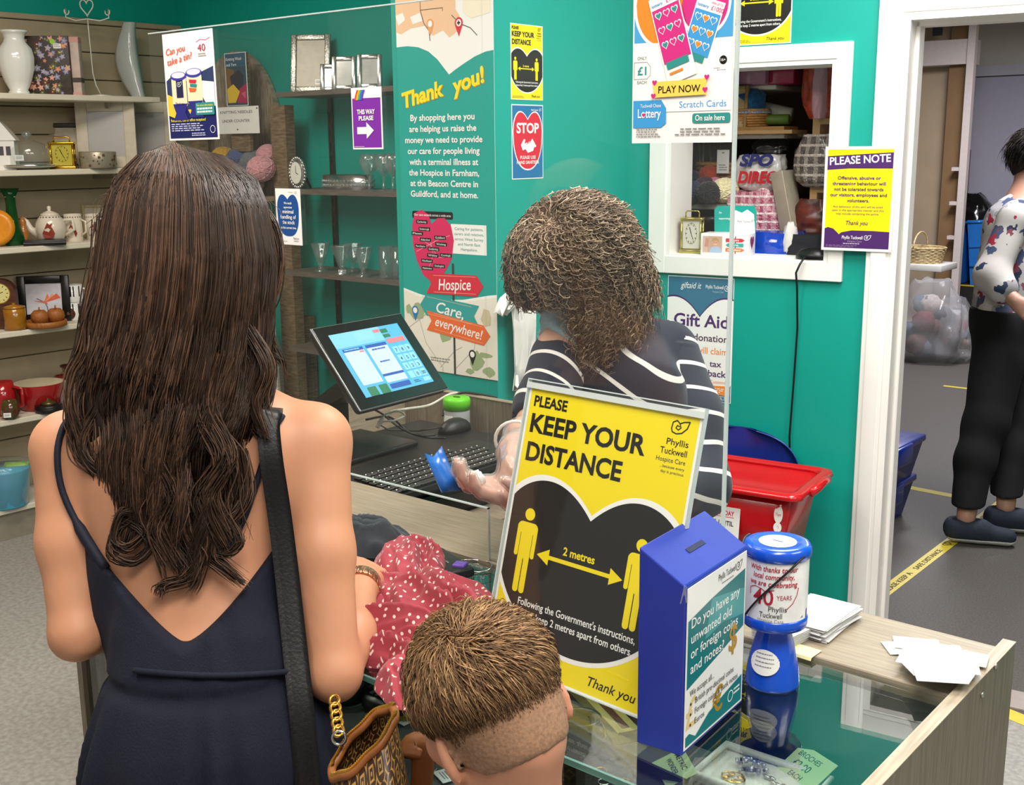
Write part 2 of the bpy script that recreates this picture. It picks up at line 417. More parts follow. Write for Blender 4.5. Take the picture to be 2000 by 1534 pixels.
b = MB(); b.box(-1.843, -.442, .985, 1.42, .936, .944, GTOP); b.box(-1.843, -.442, 1.418, 1.4225, .9365, .9445, GEDGE); b.box(-1.843, -.442, .983, .987, .9365, .9445, GEDGE); L(b, 'glass_top', label='clear glass top of the display case')
b = MB(); b.box(-1.843, -.442, .988, .994, .6, .936, GTOP); L(b, 'glass_front')
GREY = mat('#6a6862', .6, 0, .06, 12)
b = MB(); b.box(-1.843, -.442, .994, 1.58, .58, .6, GREY); b.box(-1.843, -.442, .985, 1.003, 0, .6, GREIGE_X); L(b, 'case_floor')
b = MB(); b.box(-1.843, -.442, 1.0, 1.36, .772, .78, clear('shelf_glass', (.7, .74, .72), .05, 1.5, .4, (.27, .28, .27))); L(b, 'glass_shelf', label='smoky glass shelf inside the case')
b = MB()
for x in (-.76, -1.3): b.box(x, x+.018, 1.0, 1.018, .6, .936, BLK); b.box(x, x+.018, 1.39, 1.41, .6, .936, BLK)
b.box(-1.843, -.442, 1.408, 1.414, .6, .93, mat('#24302f', .2, 0, .05)); L(b, 'case_upright')
# acrylic screen: left pane with pass-through cut-out, right pane down to the counter
AY = 1.418
p0 = at_y(358, 59, AY); p1 = at_y(763, 9, AY); p2 = at_y(672, 922, AY); p3 = at_y(955, 992, AY); p4 = at_y(1437, 0, AY); p5 = at_y(1415, 960, AY)
xl, xc, xr, zt, zc = p0.x-.12, p3.x, (p4.x+p5.x)/2, p0.z, (p2.z+p3.z)/2
scr = thing('acrylic_screen', 'clear acrylic screen standing on the counter between customers and cashier', 'screen', (xc, AY, CT))
b = MB(); b.box(xl, xc, AY-.002, AY+.002, zc, zt, ACR); b.box(xc, xr, AY-.002, AY+.002, CT, zt, ACR); L(b, 'pane', scr)
b = MB(); e = .0022
b.box(xl, xr, AY-.0025, AY+.0025, zt, zt+e, ACRE); b.box(xl, xc, AY-.0025, AY+.0025, zc-e, zc, ACRE); b.box(xc-e, xc, AY-.0025, AY+.0025, CT, zc, ACRE)
b.box(xr, xr+.004, AY-.003, AY+.003, CT, zt, ACRE); L(b, 'polished_edge', scr, label='bright polished edges of the acrylic')
b = MB(); b.box(xr-.14, xr-.06, AY-.03, AY+.07, CT, CT+.004, ACRE); b.box(xr-.14, xr-.06, AY+.003, AY+.007, CT, CT+.05, ACRE); L(b, 'foot', scr)
# ================================================================== till desk
desk = thing('till_desk', 'low greige till desk with raised back panels behind the counter', 'desk', (-2.0, 2.0, 0))
b = MB(); b.box(-2.42, -1.66, 1.6, 2.39, .775, .80, GREIGE_X); L(b, 'desk_top', desk)
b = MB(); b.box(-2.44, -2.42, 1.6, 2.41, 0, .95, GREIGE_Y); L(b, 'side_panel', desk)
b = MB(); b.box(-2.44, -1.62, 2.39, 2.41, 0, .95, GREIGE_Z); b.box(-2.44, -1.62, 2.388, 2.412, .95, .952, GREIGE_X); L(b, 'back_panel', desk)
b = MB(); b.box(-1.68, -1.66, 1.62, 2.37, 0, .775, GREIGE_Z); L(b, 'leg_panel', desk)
# cash drawer
DB = mat('#151413', .45, 0, .08, 80, .1); DB2 = mat('#0d0d0d', .35, 0, .05)
cdw = thing('cash_drawer', 'black metal cash drawer under the keyboard', 'cash drawer', (-1.98, 1.88, .80))
b = MB(); b.box(-.24, .22, -.24, .37, 0, .1, DB, None, .004); b.obj('body', cdw)
b = MB(); b.box(.22, .228, -.215, .345, .012, .075, DB2, None, .003); b.box(.226, .232, -.2, .33, .055, .06, DB); b.obj('drawer_front', cdw)
b = MB(); b.lathe([(.012, 0), (.012, .004), (.009, .006)], mat('#8a8a88', .25, .9), 16, TR(.228, .12, .045, 0, pi/2, 0)); b.obj('lock', cdw)
# keyboard on the drawer: long side along Y, keys facing the cashier (+x)
KB = mat('#1b1a19', .5, 0, .06); KEY = mat('#211f1e', .4, 0, .05); KLEG = ink('#d8d5cc')
kb = thing('keyboard', 'black wired keyboard with white legends lying on the cash drawer', 'keyboard', (-1.80, 1.885, .90))
b = MB(); b.prism([(-.075, 0), (.085, 0), (.085, .012), (-.075, .024)], -.222, .222, KB, Matrix(((1,0,0,0),(0,0,1,0),(0,1,0,0),(0,0,0,1)))); b.obj('case', kb)
b = MB(); A = Art(.16, .44, mb=b)
for r in range(6):
    x = -.06+r*.0235; z = .024-(x+.075)/.16*.012
    n = [16, 20, 20, 19, 19, 13][r]; yy = -.215
    for i in range(n):
        wy = .0195
        if r == 5 and i == 4: wy = .12
        if yy+wy > .217: break
        b.box(x, x+.019, yy, yy+wy-.002, z-.001, z+.0065, KEY, None, .0018, 1)
        b.add([(x+.006, yy+wy/2-.003, z+.0068), (x+.0085, yy+wy/2-.003, z+.0068), (x+.0085, yy+wy/2+.003, z+.0068), (x+.006, yy+wy/2+.003, z+.0068)], [(0, 1, 2, 3)], KLEG)
        b.add([(x+.006, yy+wy/2-.003, z+.0068), (x+.012, yy+wy/2-.003, z+.0068), (x+.012, yy+wy/2-.001, z+.0068), (x+.006, yy+wy/2-.001, z+.0068)], [(0, 1, 2, 3)], KLEG)
        yy += wy
b.obj('keys', kb)
# mouse
b = MB(); b.ball((0, 0, .0), (.033, .058, .036), DB, 16); b.v = [(x, y, max(z, 0)) for x, y, z in b.v]
m = thing('computer_mouse', 'black computer mouse behind the keyboard beside the wipes tub', 'mouse', at_z(888, 842, .90)); b.obj('shell', m)
MB().tube([(0, -.05, .02), (-.05, -.09, .01), (-.13, -.12, .006), (-.2, -.09, .006)], .0022, BLK, 6).obj('cable', m)
# touchscreen till
mc = [at_x(593, 640, -2.10), at_x(790, 612, -2.10), at_x(872, 757, -1.93), at_x(715, 800, -1.93)]
def till():
    TL = at_x(596, 643, -2.085); BLc = at_x(717, 800, -1.925); TRc = at_x(788, 612, -2.085); BRc = at_x(872, 758, -1.925)
    ctr_ = (TL+BLc+TRc+BRc)/4; ex = ((TRc-TL)+(BRc-BLc)); ex.normalize(); dn = ((BLc-TL)+(BRc-TRc))
    M = frame(ctr_, ex, -dn); w = ((TRc-TL).length+(BRc-BLc).length)/2; h = dn.length/2
    t = thing('till_monitor', 'black touchscreen till monitor on a stand showing a blue sales screen', 'monitor', M=Matrix.Translation((ctr_.x-.08, ctr_.y, .90)))
    I = t.matrix_world.inverted()
    BZ = mat('#101011', .12, 0, .02, coat=.3)
    rim = mat('#8d8d8c', .3, .7, .05)
    b = MB(); b.box(-w/2, w/2, -h/2, h/2, -.03, -.001, mat('#1a1a1a', .4, 0, .05), None, .012, 3); b.box(-w/2-.002, w/2+.002, -h/2-.002, h/2+.002, -.008, -.002, rim, None, .003, 2)
    b.obj('housing', t, M=I @ M)
    b = MB(); b.box(-w/2+.001, w/2-.001, -h/2+.001, h/2-.001, -.004, 0, BZ, None, .0015, 1); b.obj('bezel', t, M=I @ M)
    sw, sh = w*.77, h*.77
    def em(c, e=.75): return mat(c, .25, 0, 0, emis=e*.45)
    A = Art(sw, sh, 100, 80, T=TR(-sw/2, sh/2, .0005))
    A.rect(0, 0, 100, 80, em('#4f9fc4', .55), 0); bl = em('#2b4f9a', .5); wh = em('#aebfe0', .62); gr = em('#2e6d4f', .5); rd = em('#d8747c', .5); lb = em('#7fb9da', .6); tx = em('#24506e', .4)
    A.rect(0, 0, 70, 18, em('#76b5d8', .6)); A.rect(32, 2, 58, 14, lb, 2); A.rect(60, 3, 69, 7, rd, 3)
    A.rect(6, 20, 34, 24, bl, 2); A.rect(6, 24, 34, 66, wh, 2); A.rect(38, 20, 68, 24, bl, 2); A.rect(38, 24, 68, 58, wh, 2); A.rect(38, 58, 68, 61, bl, 2); A.rect(38, 61, 68, 69, wh, 2)
    A.rect(8, 69, 20, 80, gr, 2, 1); A.rect(24, 69, 36, 80, gr, 2, 1); A.rect(39, 71, 68, 77, bl, 2, 1); A.rect(27, 25, 33, 27, rd, 3)
    A.rect(70, 4, 80, 9, gr, 2); A.rect(70, 11, 80, 15, gr, 2); A.rect(71, 17, 97, 23, rd, 2, 1)
    A.lines(8, 30, 21, 24, 1, lb, k=3); A.lines(44, 64, 26, 30, 1, bl); A.lines(45, 62, 42, 46, 1, bl)
    for r, row in enumerate((('7', '8', '9'), ('4', '5', '6'), ('1', '2', '3'), ('', '0', '00'))):
        for c, g in enumerate(row):
            A.rect(72+c*9, 28+r*11, 80+c*9, 37+r*11, lb, 2, .8)
            if g: A.text(g, 76+c*9, 35+r*11, 4.2, tx, al='c')
    A.lines(74, 84, 73, 77, 2, tx); A.rect(88, 72, 98, 77, lb, 2)
    A.mb.obj('display', t, M=I @ M)
    b = MB(); p = ctr_-M.col[2].xyz*.03
    b.prism([(-.025, -.05), (.025, -.05), (.02, .05), (-.02, .05)], 0, .01, BLK, TR(-.1, 0, 0)); 
    b.grid([[(-.16+.05*k-.0*j, y, z) for (k, y) in ((0, -.055), (1, -.055), (1, .055), (0, .055))] for j, z in enumerate((.012, .05, .10))]+[[(I @ p)+Vector((dx, y, dz)) for dx, y, dz in ((-.02, -.05, 0), (.03, -.05, -.03), (.03, .05, -.03), (-.02, .05, 0))]], BLK, False, loop=True)
    b.obj('stand_neck', t)
    b = MB(); b.box(-.15, .07, -.13, .13, 0, .014, mat('#191919', .35, 0, .05), None, .006); b.obj('stand_foot', t)
till()
# wipes tub
tb = thing('wipes_tub', 'small tub of cleaning wipes with a bright green lid beside the till', 'tub', (at_y(893, 830, 2.335).x, 2.335, .80))
z0 = 0; r = .037
MB().lathe([(r, 0), (r, .12), (r-.002, .125)], mat('#9a9c9c', .4, 0, .05), 24).obj('tub_body', tb)
A = Art(.05, .07); lb = MB(); lb.grid([[((r+.0006)*cos(a), (r+.0006)*sin(a), z) for a in [RAD(-150+12*i) for i in range(8)]] for z in (.02, .11)], mat('#e9e9e6', .4)); lb.obj('label_wrap', tb, label='white printed label')
lt = MB(); AA = Art(.05, .03, 50, 30, mb=lt, T=TR(-.034, -.0135, .085, pi/2, 0, 0)); lt2 = MB()
vs, fs, tw = glyphs('WETOP', .01)
lt2.add([((r+.001)*cos(RAD(-128)+x/tw*1.1), (r+.001)*sin(RAD(-128)+x/tw*1.1), .082+y*.012) for x, y in vs], fs, ink('#3a4a55')); lt2.obj('lettering', tb)
b = MB(); b.lathe([(r+.002, .125), (r+.002, .15), (r-.001, .157), (.0, .158)], mat('#63c421', .4, 0, .04), 24); b.prism(circ(0, 0, .012, .007), .158, .1595, mat('#2c5a12', .5)); b.obj('lid', tb)
# cables behind the till
def cable(name, pts, r, m, label):
    import mathutils
    P = [Vector(p) for p in pts]; out = []
    for i in range(len(P)-1):
        p0_, p1_, p2_, p3_ = P[max(i-1, 0)], P[i], P[i+1], P[min(i+2, len(P)-1)]
        for k in range(8):
            t = k/8; out.append(.5*((2*p1_)+(p2_-p0_)*t+(2*p0_-5*p1_+4*p2_-p3_)*t*t+(3*p1_-p0_-3*p2_+p3_)*t**3))
    out.append(P[-1]); b = MB(); b.tube(out, r, m, 6); return b.obj(name, label=label, cat='cable')
WC = mat('#cfc9bc', .5); 
cable('cable', [at_x(740, 825, -2.1), at_x(762, 806, -2.14), at_x(790, 800, -2.1), at_y(838, 792, 2.3), at_y(875, 772, 2.36), at_y(893, 768, 2.4)], .004, WC, 'thick white cable rising behind the till to the panel corner')
cable('cable', [at_x(705, 790, -2.1), at_x(742, 806, -2.12), at_x(780, 835, -2.05), at_x(815, 850, -1.98), at_x(850, 850, -1.95)], .003, BLK, 'black cable looping from the till monitor towards the mouse')
cable('cable', [at_x(715, 820, -2.14), at_x(760, 815, -2.14), at_x(800, 845, -2.1), at_x(835, 855, -2.0), at_x(870, 856, -1.95)], .003, BLK, 'lower black cable lying behind the till stand foot')
cable('cable', [at_y(865, 812, 2.3), at_y(872, 790, 2.35), at_y(900, 768, 2.385), at_y(950, 773, 2.42), at_y(970, 778, 2.43)], .0035, BLK, 'black cable running over the top of the back panel')
cable('cable', [at_x(735, 835, -2.05), at_x(750, 812, -2.05), at_x(775, 803, -2.06), at_x(790, 812, -2.06), at_x(770, 822, -2.06), at_x(748, 824, -2.06), at_x(738, 836, -2.06)], .003, WC, 'white cable coiled in a small loop behind the till')
# ================================================================== posters and signs
PAP = mat('#f2f1ee', .35, 0, .01, coat=.1); YW = ink('#f3dc0a', .4); BK = ink('#151413', .3); PUR = ink('#4b2566', .4); WHT = ink('#f4f3f0', .4)
PURP = ink('#7d2fa3', .4); NAVY = ink('#1f2360', .4); BLU = ink('#1c5a9c', .4); TL2 = ink('#12a094', .45); RED = ink('#d5263c', .4); ORG = ink('#ea6a2c', .4); GRY = ink('#8b8a88'); DGR = ink('#4a4948')
MAG = ink('#cf2a80', .4); ORN = ink('#f08a2a', .4); SKY = ink('#3f9ad6', .4); AQ = ink('#2f8f8a', .4); TEALB = ink('#087a78', .4); PEACH = ink('#f0c59e', .4); GRN = ink('#9fb083', .4); MAP = ink('#ece6d8', .4)
def lobes(cx, top, cleft, bot, w, mid=None, p=2.0, n=24):
    mid = top+(bot-top)*.34 if mid is None else mid; q = w*.25; out = []
    for i in range(2*n+1):
        x = -w/2+w*i/(2*n); a = abs(x)
        y = top+(cleft-top)*((q-a)/q)**2 if a < q else mid-(mid-top)*math.sqrt(max(0, 1-((a-q)/(w/2-q))**2))
        out.append((cx+x, y))
    for i in range(1, 2*n):
        x = w/2-w*i/(2*n); out.append((cx+x, mid+(bot-mid)*max(0, 1-abs(x/(w/2))**p)**(1/p)))
    return out
def leaf_logo(A, u, v, s, mt, k=4):
    A.ring([(u-.5*s, v+.1*s), (u-.45*s, v-.25*s), (u-.2*s, v-.38*s), (u, v-.22*s), (u+.25*s, v-.34*s), (u+.62*s, v-.4*s), (u+.5*s, v), (u+.2*s, v+.3*s), (u-.15*s, v+.38*s), (u-.42*s, v+.3*s)], .07*s, mt, k)
    A.line([(u, v-.2*s), (u+.1*s, v), (u-.05*s, v+.15*s), (u-.22*s, v+.05*s), (u-.15*s, v-.1*s), (u, v-.05*s)], .06*s, mt, k)
def pt_logo(A, u, v, s, mt, mt2, al='l', icon=None):
    """charity name in three lines, u,v = baseline of the first"""
    A.text('Phyllis', u, v, .62*s, mt, al=al, bold=.004); A.text('Tuckwell', u, v+.95*s, .62*s, mt, al=al, bold=.004); A.text('Hospice Care', u, v+1.75*s, .5*s, mt2, al=al, bold=0)
    if icon: leaf_logo(A, icon[0], icon[1], s*1.5, mt)
def figure(A, u, v, s, mt, k=3):
    """standing person sign, v = top of head, s = height"""
    A.poly(circ(u, v+.075*s, .072*s), mt, k)
    A.rect(u-.145*s, v+.17*s, u+.145*s, v+.3*s, mt, k, .06*s); A.rect(u-.085*s, v+.22*s, u+.085*s, v+.6*s, mt, k)
    for q in (-1, 1):
        A.rect(u+q*.12*s-.028*s, v+.2*s, u+q*.12*s+.028*s, v+.58*s, mt, k, .026*s); A.rect(u+q*.046*s-.04*s, v+.5*s, u+q*.046*s+.04*s, v+s, mt, k, .038*s)
def keep_distance(A):
    A.rect(4, 4, 293, 416, YW, 1)
    A.clip_ = None
    A.poly([p for p in lobes(148, 128, 170, 384, 336)], WHT, 2); A.poly(lobes(148, 136, 178, 377, 322), BK, 3)
    A.rect(0, 0, 4, 420, PAP, 4); A.rect(293, 0, 297, 420, PAP, 4)
    A.text('PLEASE', 12, 30, 16, BK, w=62, bold=.03); A.text('KEEP YOUR', 12, 69, 28, BK, w=205, bold=.03); A.text('DISTANCE', 13, 112, 28, BK, w=172, bold=.03)
    leaf_logo(A, 264, 22, 24, BK); A.text('Phyllis', 282, 47, 9, BK, w=34, al='r', bold=.004); A.text('Tuckwell', 282, 60, 9, BK, w=42, al='r', bold=.004); A.text('Hospice Care', 282, 71, 6.5, DGR, w=46, al='r', bold=0)
    A.text('...because every', 282, 79, 4, DGR, w=38, al='r', bold=0); A.text('day is precious', 282, 86, 4, DGR, w=36, al='r', bold=0)
    figure(A, 40, 182, 128, YW, 4); figure(A, 238, 182, 128, YW, 4)
    A.poly([(64, 246), (86, 234), (86, 243), (194, 243), (194, 234), (216, 246), (194, 258), (194, 249), (86, 249), (86, 258)], YW, 4)
    A.text('2 metres', 138, 236, 12, YW, w=56, al='c', bold=.025)
    A.text("Following the Government's instructions,", 148, 326, 11, WHT, w=208, al='c', bold=.012); A.text('please keep 2 metres apart from others.', 148, 343, 11, WHT, w=204, al='c', bold=.012)
    A.text('Thank you', 188, 404, 14, BK, w=80, bold=.005, shear=.25); A.lines(14, 120, 398, 412, 3, ink('#a29520'), k=3)
# --- A3 stand sign leaning back on the glass top
def stand_sign():
    w, h = .295, .386
    M = TR(-.9963, 1.1232, CT+.001, 0, 0, RAD(-3.42)) @ Matrix.Rotation(pi/2-RAD(14.9), 4, 'X')
    t = thing('stand_sign', 'large yellow and black keep your distance sign in a clear holder on the counter', 'sign', M=M)
    b = MB(); b.box(0, w, 0, h+.009, -.0035, -.0015, ACR); b.box(0, w, 0, h+.009, .0015, .0035, ACR)
    b.obj('clear_holder', t)
    b = MB()
    for x0, x1, y0, y1 in ((0, .0015, 0, h+.009), (w-.0015, w, 0, h+.009), (0, w, h+.0075, h+.009), (0, w, 0, .0015)): b.box(x0, x1, y0, y1, -.0035, .0035, ACRE)
    b.box(0, w, h-.004, h+.004, .0036, .0042, ACRE)
    b.obj('holder_edge', t, label='bright clear edge of the holder')
    A = Art(.287, .386, 297, 420, T=TR(.004, h, 0), base=PAP, thick=.001, step=.0001); keep_distance(A); A.mb.obj('print', t)
    b = MB(); q = M.to_3x3().inverted() @ Vector((0, 0, -1)); foot = Vector((.155, .0, 0))
    dn = M.to_3x3().inverted() @ Vector((0, 1, 0))
    P0 = Vector((.1, .0, -.004)); P1 = Vector((.21, .0, -.004))
    b.add([P0, P1, P1+dn*.10, P0+dn*.10], [(0, 1, 2, 3)], ACR); b.add([v+Vector((0, 0, -.001)) for v in (P0, P1, P1+dn*.10, P0+dn*.10)], [(3, 2, 1, 0)], ACR)
    b.obj('foot', t)
stand_sign()
def wall_art(name, label, cat, tl, tr, bl, W, H, draw, off=.001, group=None, base=None, thick=.0008):
    M, w, h = sheet_frame(tl, tr, bl, off); A = Art(w, h, W, H, base=base or PAP, thick=thick, step=.00025); draw(A)
    return A.mb.obj(name, M=M, label=label, cat=cat, group=group)
hp = lambda x, y: at_p(x, y, HP, HA)
def hsheet(s0, s1, z1, z0, off=0):   # corners on the hatch wall from along-wall and height
    f = lambda s, z: HM @ Vector((s, -off, z))
    return f(s0, z1), f(s1, z1), f(s0, z0)
# --- please note
def please_note(A):
    A.rect(8, 8, 202, 289, YW, 1); A.rect(8, 16, 202, 62, PUR, 2); A.poly([(8, 62), (8, 66), (202, 54), (202, 16), (8, 26)], PUR, 2); A.rect(8, 8, 202, 17, YW, 3); A.poly([(8, 17), (202, 17), (8, 27)], YW, 3)
    A.text('PLEASE NOTE', 15, 52, 22, WHT, w=180, bold=.02, rot=RAD(-3))
    for i, (s, w) in enumerate((('Offensive, abusive or', 128), ('threatening behaviour will', 158), ('not be tolerated towards', 146), ('our visitors, employees and', 168), ('volunteers.', 66))): A.text(s, 105, 93+i*16, 9.5, PUR, w=w, al='c', bold=.02)
    for i, (s, w) in enumerate((('Any behaviour of this sort will be acted', 148), ('upon in the appropriate manner and this', 154), ('may include contacting the police.', 128))): A.text(s, 105, 173+i*10, 6, PUR, w=w, al='c', bold=.0)
    A.text('Thank you', 72, 222, 12, PUR, w=66, bold=.008, shear=.25)
    A.poly([(8, 289), (8, 234), (18, 230), (34, 234), (46, 244), (52, 250), (60, 244), (90, 238), (150, 238), (202, 240), (202, 289)], PUR, 2)
    A.text('Phyllis Tuckwell', 62, 263, 10, WHT, w=62, bold=.005); leaf_logo(A, 138, 258, 18, WHT); A.text('Hospice Care', 80, 272, 6, ink('#a78fb8'), w=42, bold=0); A.lines(66, 124, 275, 280, 1, ink('#c9bcd2'), k=4); A.lines(14, 112, 281, 288, 2, ink('#8a6aa0'), k=4)
wall_art('poster', 'yellow and purple please note poster taped over the door frame', 'poster', *hsheet(-.1, .106, 1.64, 1.337, .031), 210, 297, please_note)
# --- keep distance poster above the hatch, cut by the frame
wall_art('poster', 'keep your distance poster fixed above the hatch, cropped by the photo top', 'poster', *hsheet(-.437, -.229, 2.237, 1.943, .001), 297, 420, keep_distance)
# --- gift aid
def gift_aid(A):
    A.rect(2, 2, 208, 295, ink('#35718f', .35), 1)
    A.poly(lobes(105, 46, 92, 292, 330, mid=120), PUR, 2); A.poly(lobes(105, 50, 96, 292, 330, mid=120), WHT, 3); A.rect(2, 258, 208, 295, ink('#35718f', .35), 4)
    A.text('giftaid it', 42, 28, 15, WHT, w=66, bold=.0, shear=.3); A.text('Phyllis Tuckwell', 122, 26, 8.5, WHT, w=56, bold=.004); leaf_logo(A, 190, 24, 17, WHT); A.text('Hospice Care', 144, 35, 5, ink('#a9c3cf'), w=34, bold=0)
    A.text('Gift Aid', 22, 118, 30, PUR, w=174, bold=.02); A.text('your donation', 18, 152, 17, ink('#53344f'), w=178, bold=.015); A.text('and we will claim', 12, 182, 16, ORN, w=184, bold=.01)
    A.text('25', 40, 226, 34, PUR, w=40, bold=.02); A.text('%', 86, 226, 32, PUR, w=34, bold=.02); A.text('tax', 140, 212, 15, PUR, w=38, bold=.015); A.text('back', 136, 236, 16, PUR, w=58, bold=.02)
    A.text('from HM Revenue and Customs', 14, 252, 8.5, ORN, w=178, bold=.0)
    A.poly([(2, 262), (206, 256), (206, 280), (2, 272)], ORN, 5); A.lines(60, 196, 263, 276, 3, PAP, k=6)
    A.ring([(100, 282), (190, 282), (190, 290), (100, 290)], .8, WHT, 5); A.text('www.pth.org.uk', 144, 289, 6, WHT, al='c', w=78, k=6, bold=.002)
wall_art('poster', 'blue and white tax donation poster on the teal wall below the hatch', 'poster', *hsheet(-.612, -.383, 1.232, .825, .001), 210, 297, gift_aid)
# --- two A5 posters on the pillar side
def stop_sign(A):
    A.rect(4, 4, 206, 293, ink('#2271a6', .35), 1); A.poly(lobes(105, 26, 56, 262, 200, p=2.2), WHT, 2); A.poly(lobes(105, 31, 62, 256, 190, p=2.2), RED, 3)
    A.text('STOP', 105, 112, 40, WHT, w=150, al='c', bold=.03)
    A.poly([(58, 160), (78, 136), (88, 140), (82, 156), (98, 150), (106, 158), (92, 176), (70, 182)], WHT, 4)
    for i in range(4): A.line([(94+i*5, 178-i*3), (136+i*7, 140+i*8)], 9, WHT, 4)
    A.poly([(84, 172), (112, 146), (150, 160), (140, 184), (104, 192)], WHT, 4); A.line([(92, 158), (118, 150)], 2, RED, 5)
    A.text('PLEASE USE', 105, 216, 13, WHT, w=104, al='c', bold=.015); A.text('HAND SANITISER', 105, 236, 13, WHT, w=150, al='c', bold=.015)
    A.text('Phyllis Tuckwell', 128, 24, 7, WHT, w=46); leaf_logo(A, 188, 20, 14, WHT)
xs = lambda y, z: Vector((-2.16, y, z))
wall_art('poster', 'small keep your distance poster on the teal pillar side above the stop poster', 'poster', xs(2.592, 1.99), xs(2.738, 1.99), xs(2.592, 1.781), 297, 420, keep_distance)
wall_art('poster', 'small red stop hand sanitiser poster on the teal pillar side', 'poster', xs(2.594, 1.768), xs(2.739, 1.768), xs(2.594, 1.556), 210, 297, stop_sign)
# --- tall banner on the pillar front (units mm)
def banner(A):
    A.rect(0, 0, 380, 1325, TL2, 1)
    T0 = 255; Vv = lambda y: T0+.713*y
    top = [(0, 0), (380, 0), (380, Vv(186)), (350, Vv(190)), (310, Vv(205)), (270, Vv(228)), (235, Vv(250)), (210, Vv(268)), (190, Vv(240)), (165, Vv(205)), (130, Vv(172)), (90, Vv(152)), (45, Vv(144)), (0, Vv(145))]
    A.poly(top, WHT, 2)
    A.poly([(0, 0), (245, 0), (240, Vv(20)), (255, Vv(45)), (250, Vv(100)), (215, Vv(125)), (190, Vv(95)), (150, Vv(112)), (120, Vv(70)), (60, Vv(75)), (20, Vv(95)), (0, Vv(85))], PEACH, 3)
    A.poly([(60, Vv(30)), (100, Vv(18)), (110, Vv(50)), (70, Vv(60))], WHT, 4); A.poly([(0, Vv(20)), (30, Vv(10)), (40, Vv(40)), (10, Vv(60))], WHT, 4); A.poly([(270, 0), (380, 0), (370, Vv(45)), (300, Vv(60)), (270, Vv(35))], ink('#f4ead2'), 4)
    A.line([(100, 0), (102, Vv(8)), (190, Vv(8)), (190, Vv(20))], 2, DGR, 4); A.line([(102, Vv(8)), (115, Vv(60)), (135, Vv(92)), (138, Vv(130))], 2.4, DGR, 4); A.line([(225, Vv(40)), (255, Vv(75)), (295, Vv(95)), (320, Vv(125))], 2.4, DGR, 4)
    def pin(u, v, c, s=1):
        A.poly([(u, v+34*s), (u-13*s, v+6*s), (u+13*s, v+6*s)], c, 5); A.poly(circ(u, v, 14*s), c, 5); A.poly(circ(u, v, 9*s), WHT, 6)
    pin(140, Vv(65), ink('#e8a05a')); pin(252, Vv(72), RED, 1.1); A.rect(246, Vv(72)-2, 258, Vv(72)+2, BK, 7); A.rect(250, Vv(72)-6, 254, Vv(72)+6, BK, 7)
    for k, c, d in ((3, ink('#b89a10'), 2.5), (4, ink('#ffe21a', .4), 0)):
        A.text('Thank', 22+d, Vv(392)+d, 44, c, w=172, bold=.035, shear=.15, rot=RAD(-11), k=k); A.text('you!', 224+d, Vv(345)+d, 44, c, w=130, bold=.035, shear=.15, rot=RAD(-14), k=k)
    for s, y, x0, x1 in (('By shopping here you', 452, 97, 350), ('are helping us raise the', 497, 92, 357), ('money we need to provide', 542, 75, 380), ('our care for people living', 587, 85, 370), ('with a terminal illness at', 632, 92, 365), ('the Hospice in Farnham,', 676, 90, 369), ('at the Beacon Centre in', 720, 96, 365), ('Guildford, and at home.', 764, 97, 366)):
        lf = 38+.022*y; A.text(s, (x0-lf)*1.013, Vv(y-6), 18.5, WHT, w=(x1-x0)*1.013, bold=.022)
    A.rect(46, Vv(818), 214, Vv(849), BK, 2, 6); A.text('Our care extends across a wide area', 130, Vv(838), 7, WHT, w=152, al='c', bold=.008)
    def hrt(cx, cy): return [(cx-88, cy-58), (cx-76, cy-96), (cx-46, cy-108), (cx-18, cy-94), (cx-6, cy-66), (cx+18, cy-84), (cx+48, cy-86), (cx+74, cy-62), (cx+84, cy-20), (cx+74, cy+34), (cx+48, cy+72), (cx+20, cy+98), (cx-8, cy+108), (cx-44, cy+92), (cx-72, cy+46), (cx-86, cy)]
    A.poly(hrt(132, Vv(963)), ink('#d6215f', .4), 3)
    for pts in (((70, 930), (120, 960), (150, 1010), (200, 1000)), ((60, 990), (110, 960), (160, 930), (200, 915)), ((110, 1060), (130, 1000), (120, 940))): A.line([(a, Vv(c)) for a, c in pts], 1.6, ink('#e9a0b8'), 4)
    for s, x, y in (('Camberley', 145, 863), ('Farnborough', 155, 893), ('Fleet', 125, 913), ('Aldershot', 158, 938), ('Guildford', 218, 926), ('Farnham', 137, 966), ('Godalming', 190, 975), ('Woking', 222, 953), ('Witley', 187, 1002), ('Cranleigh', 240, 998), ('Hindhead', 162, 1027), ('Chiddingfold', 212, 1045), ('Haslemere', 163, 1058)):
        u = (x-60)*1.013; A.rect(u-24, Vv(y-8), u+24, Vv(y+8), BK, 5, 2); A.text(s, u, Vv(y+4), 6, WHT, w=38, al='c', bold=.004, k=6)
    A.rect(205, Vv(866), 344, Vv(988), WHT, 2)
    for i, (s, w) in enumerate((('Caring for patients,', 112), ('carers and relatives,', 116), ('across West Surrey', 112), ('and North East', 88), ('Hampshire.', 66))): A.text(s, 276, Vv(890+i*21), 8.5, AQ, w=w, al='c', bold=.0, k=3)
    A.poly([(0, Vv(1152)), (60, Vv(1170)), (150, Vv(1190)), (250, Vv(1178)), (352, Vv(1150)), (380, Vv(1145)), (380, 1325), (0, 1325)], WHT, 2)
    A.poly([(0, Vv(1160)), (60, Vv(1180)), (150, Vv(1200)), (250, Vv(1188)), (380, Vv(1155)), (380, 1325), (0, 1325)], MAP, 3)
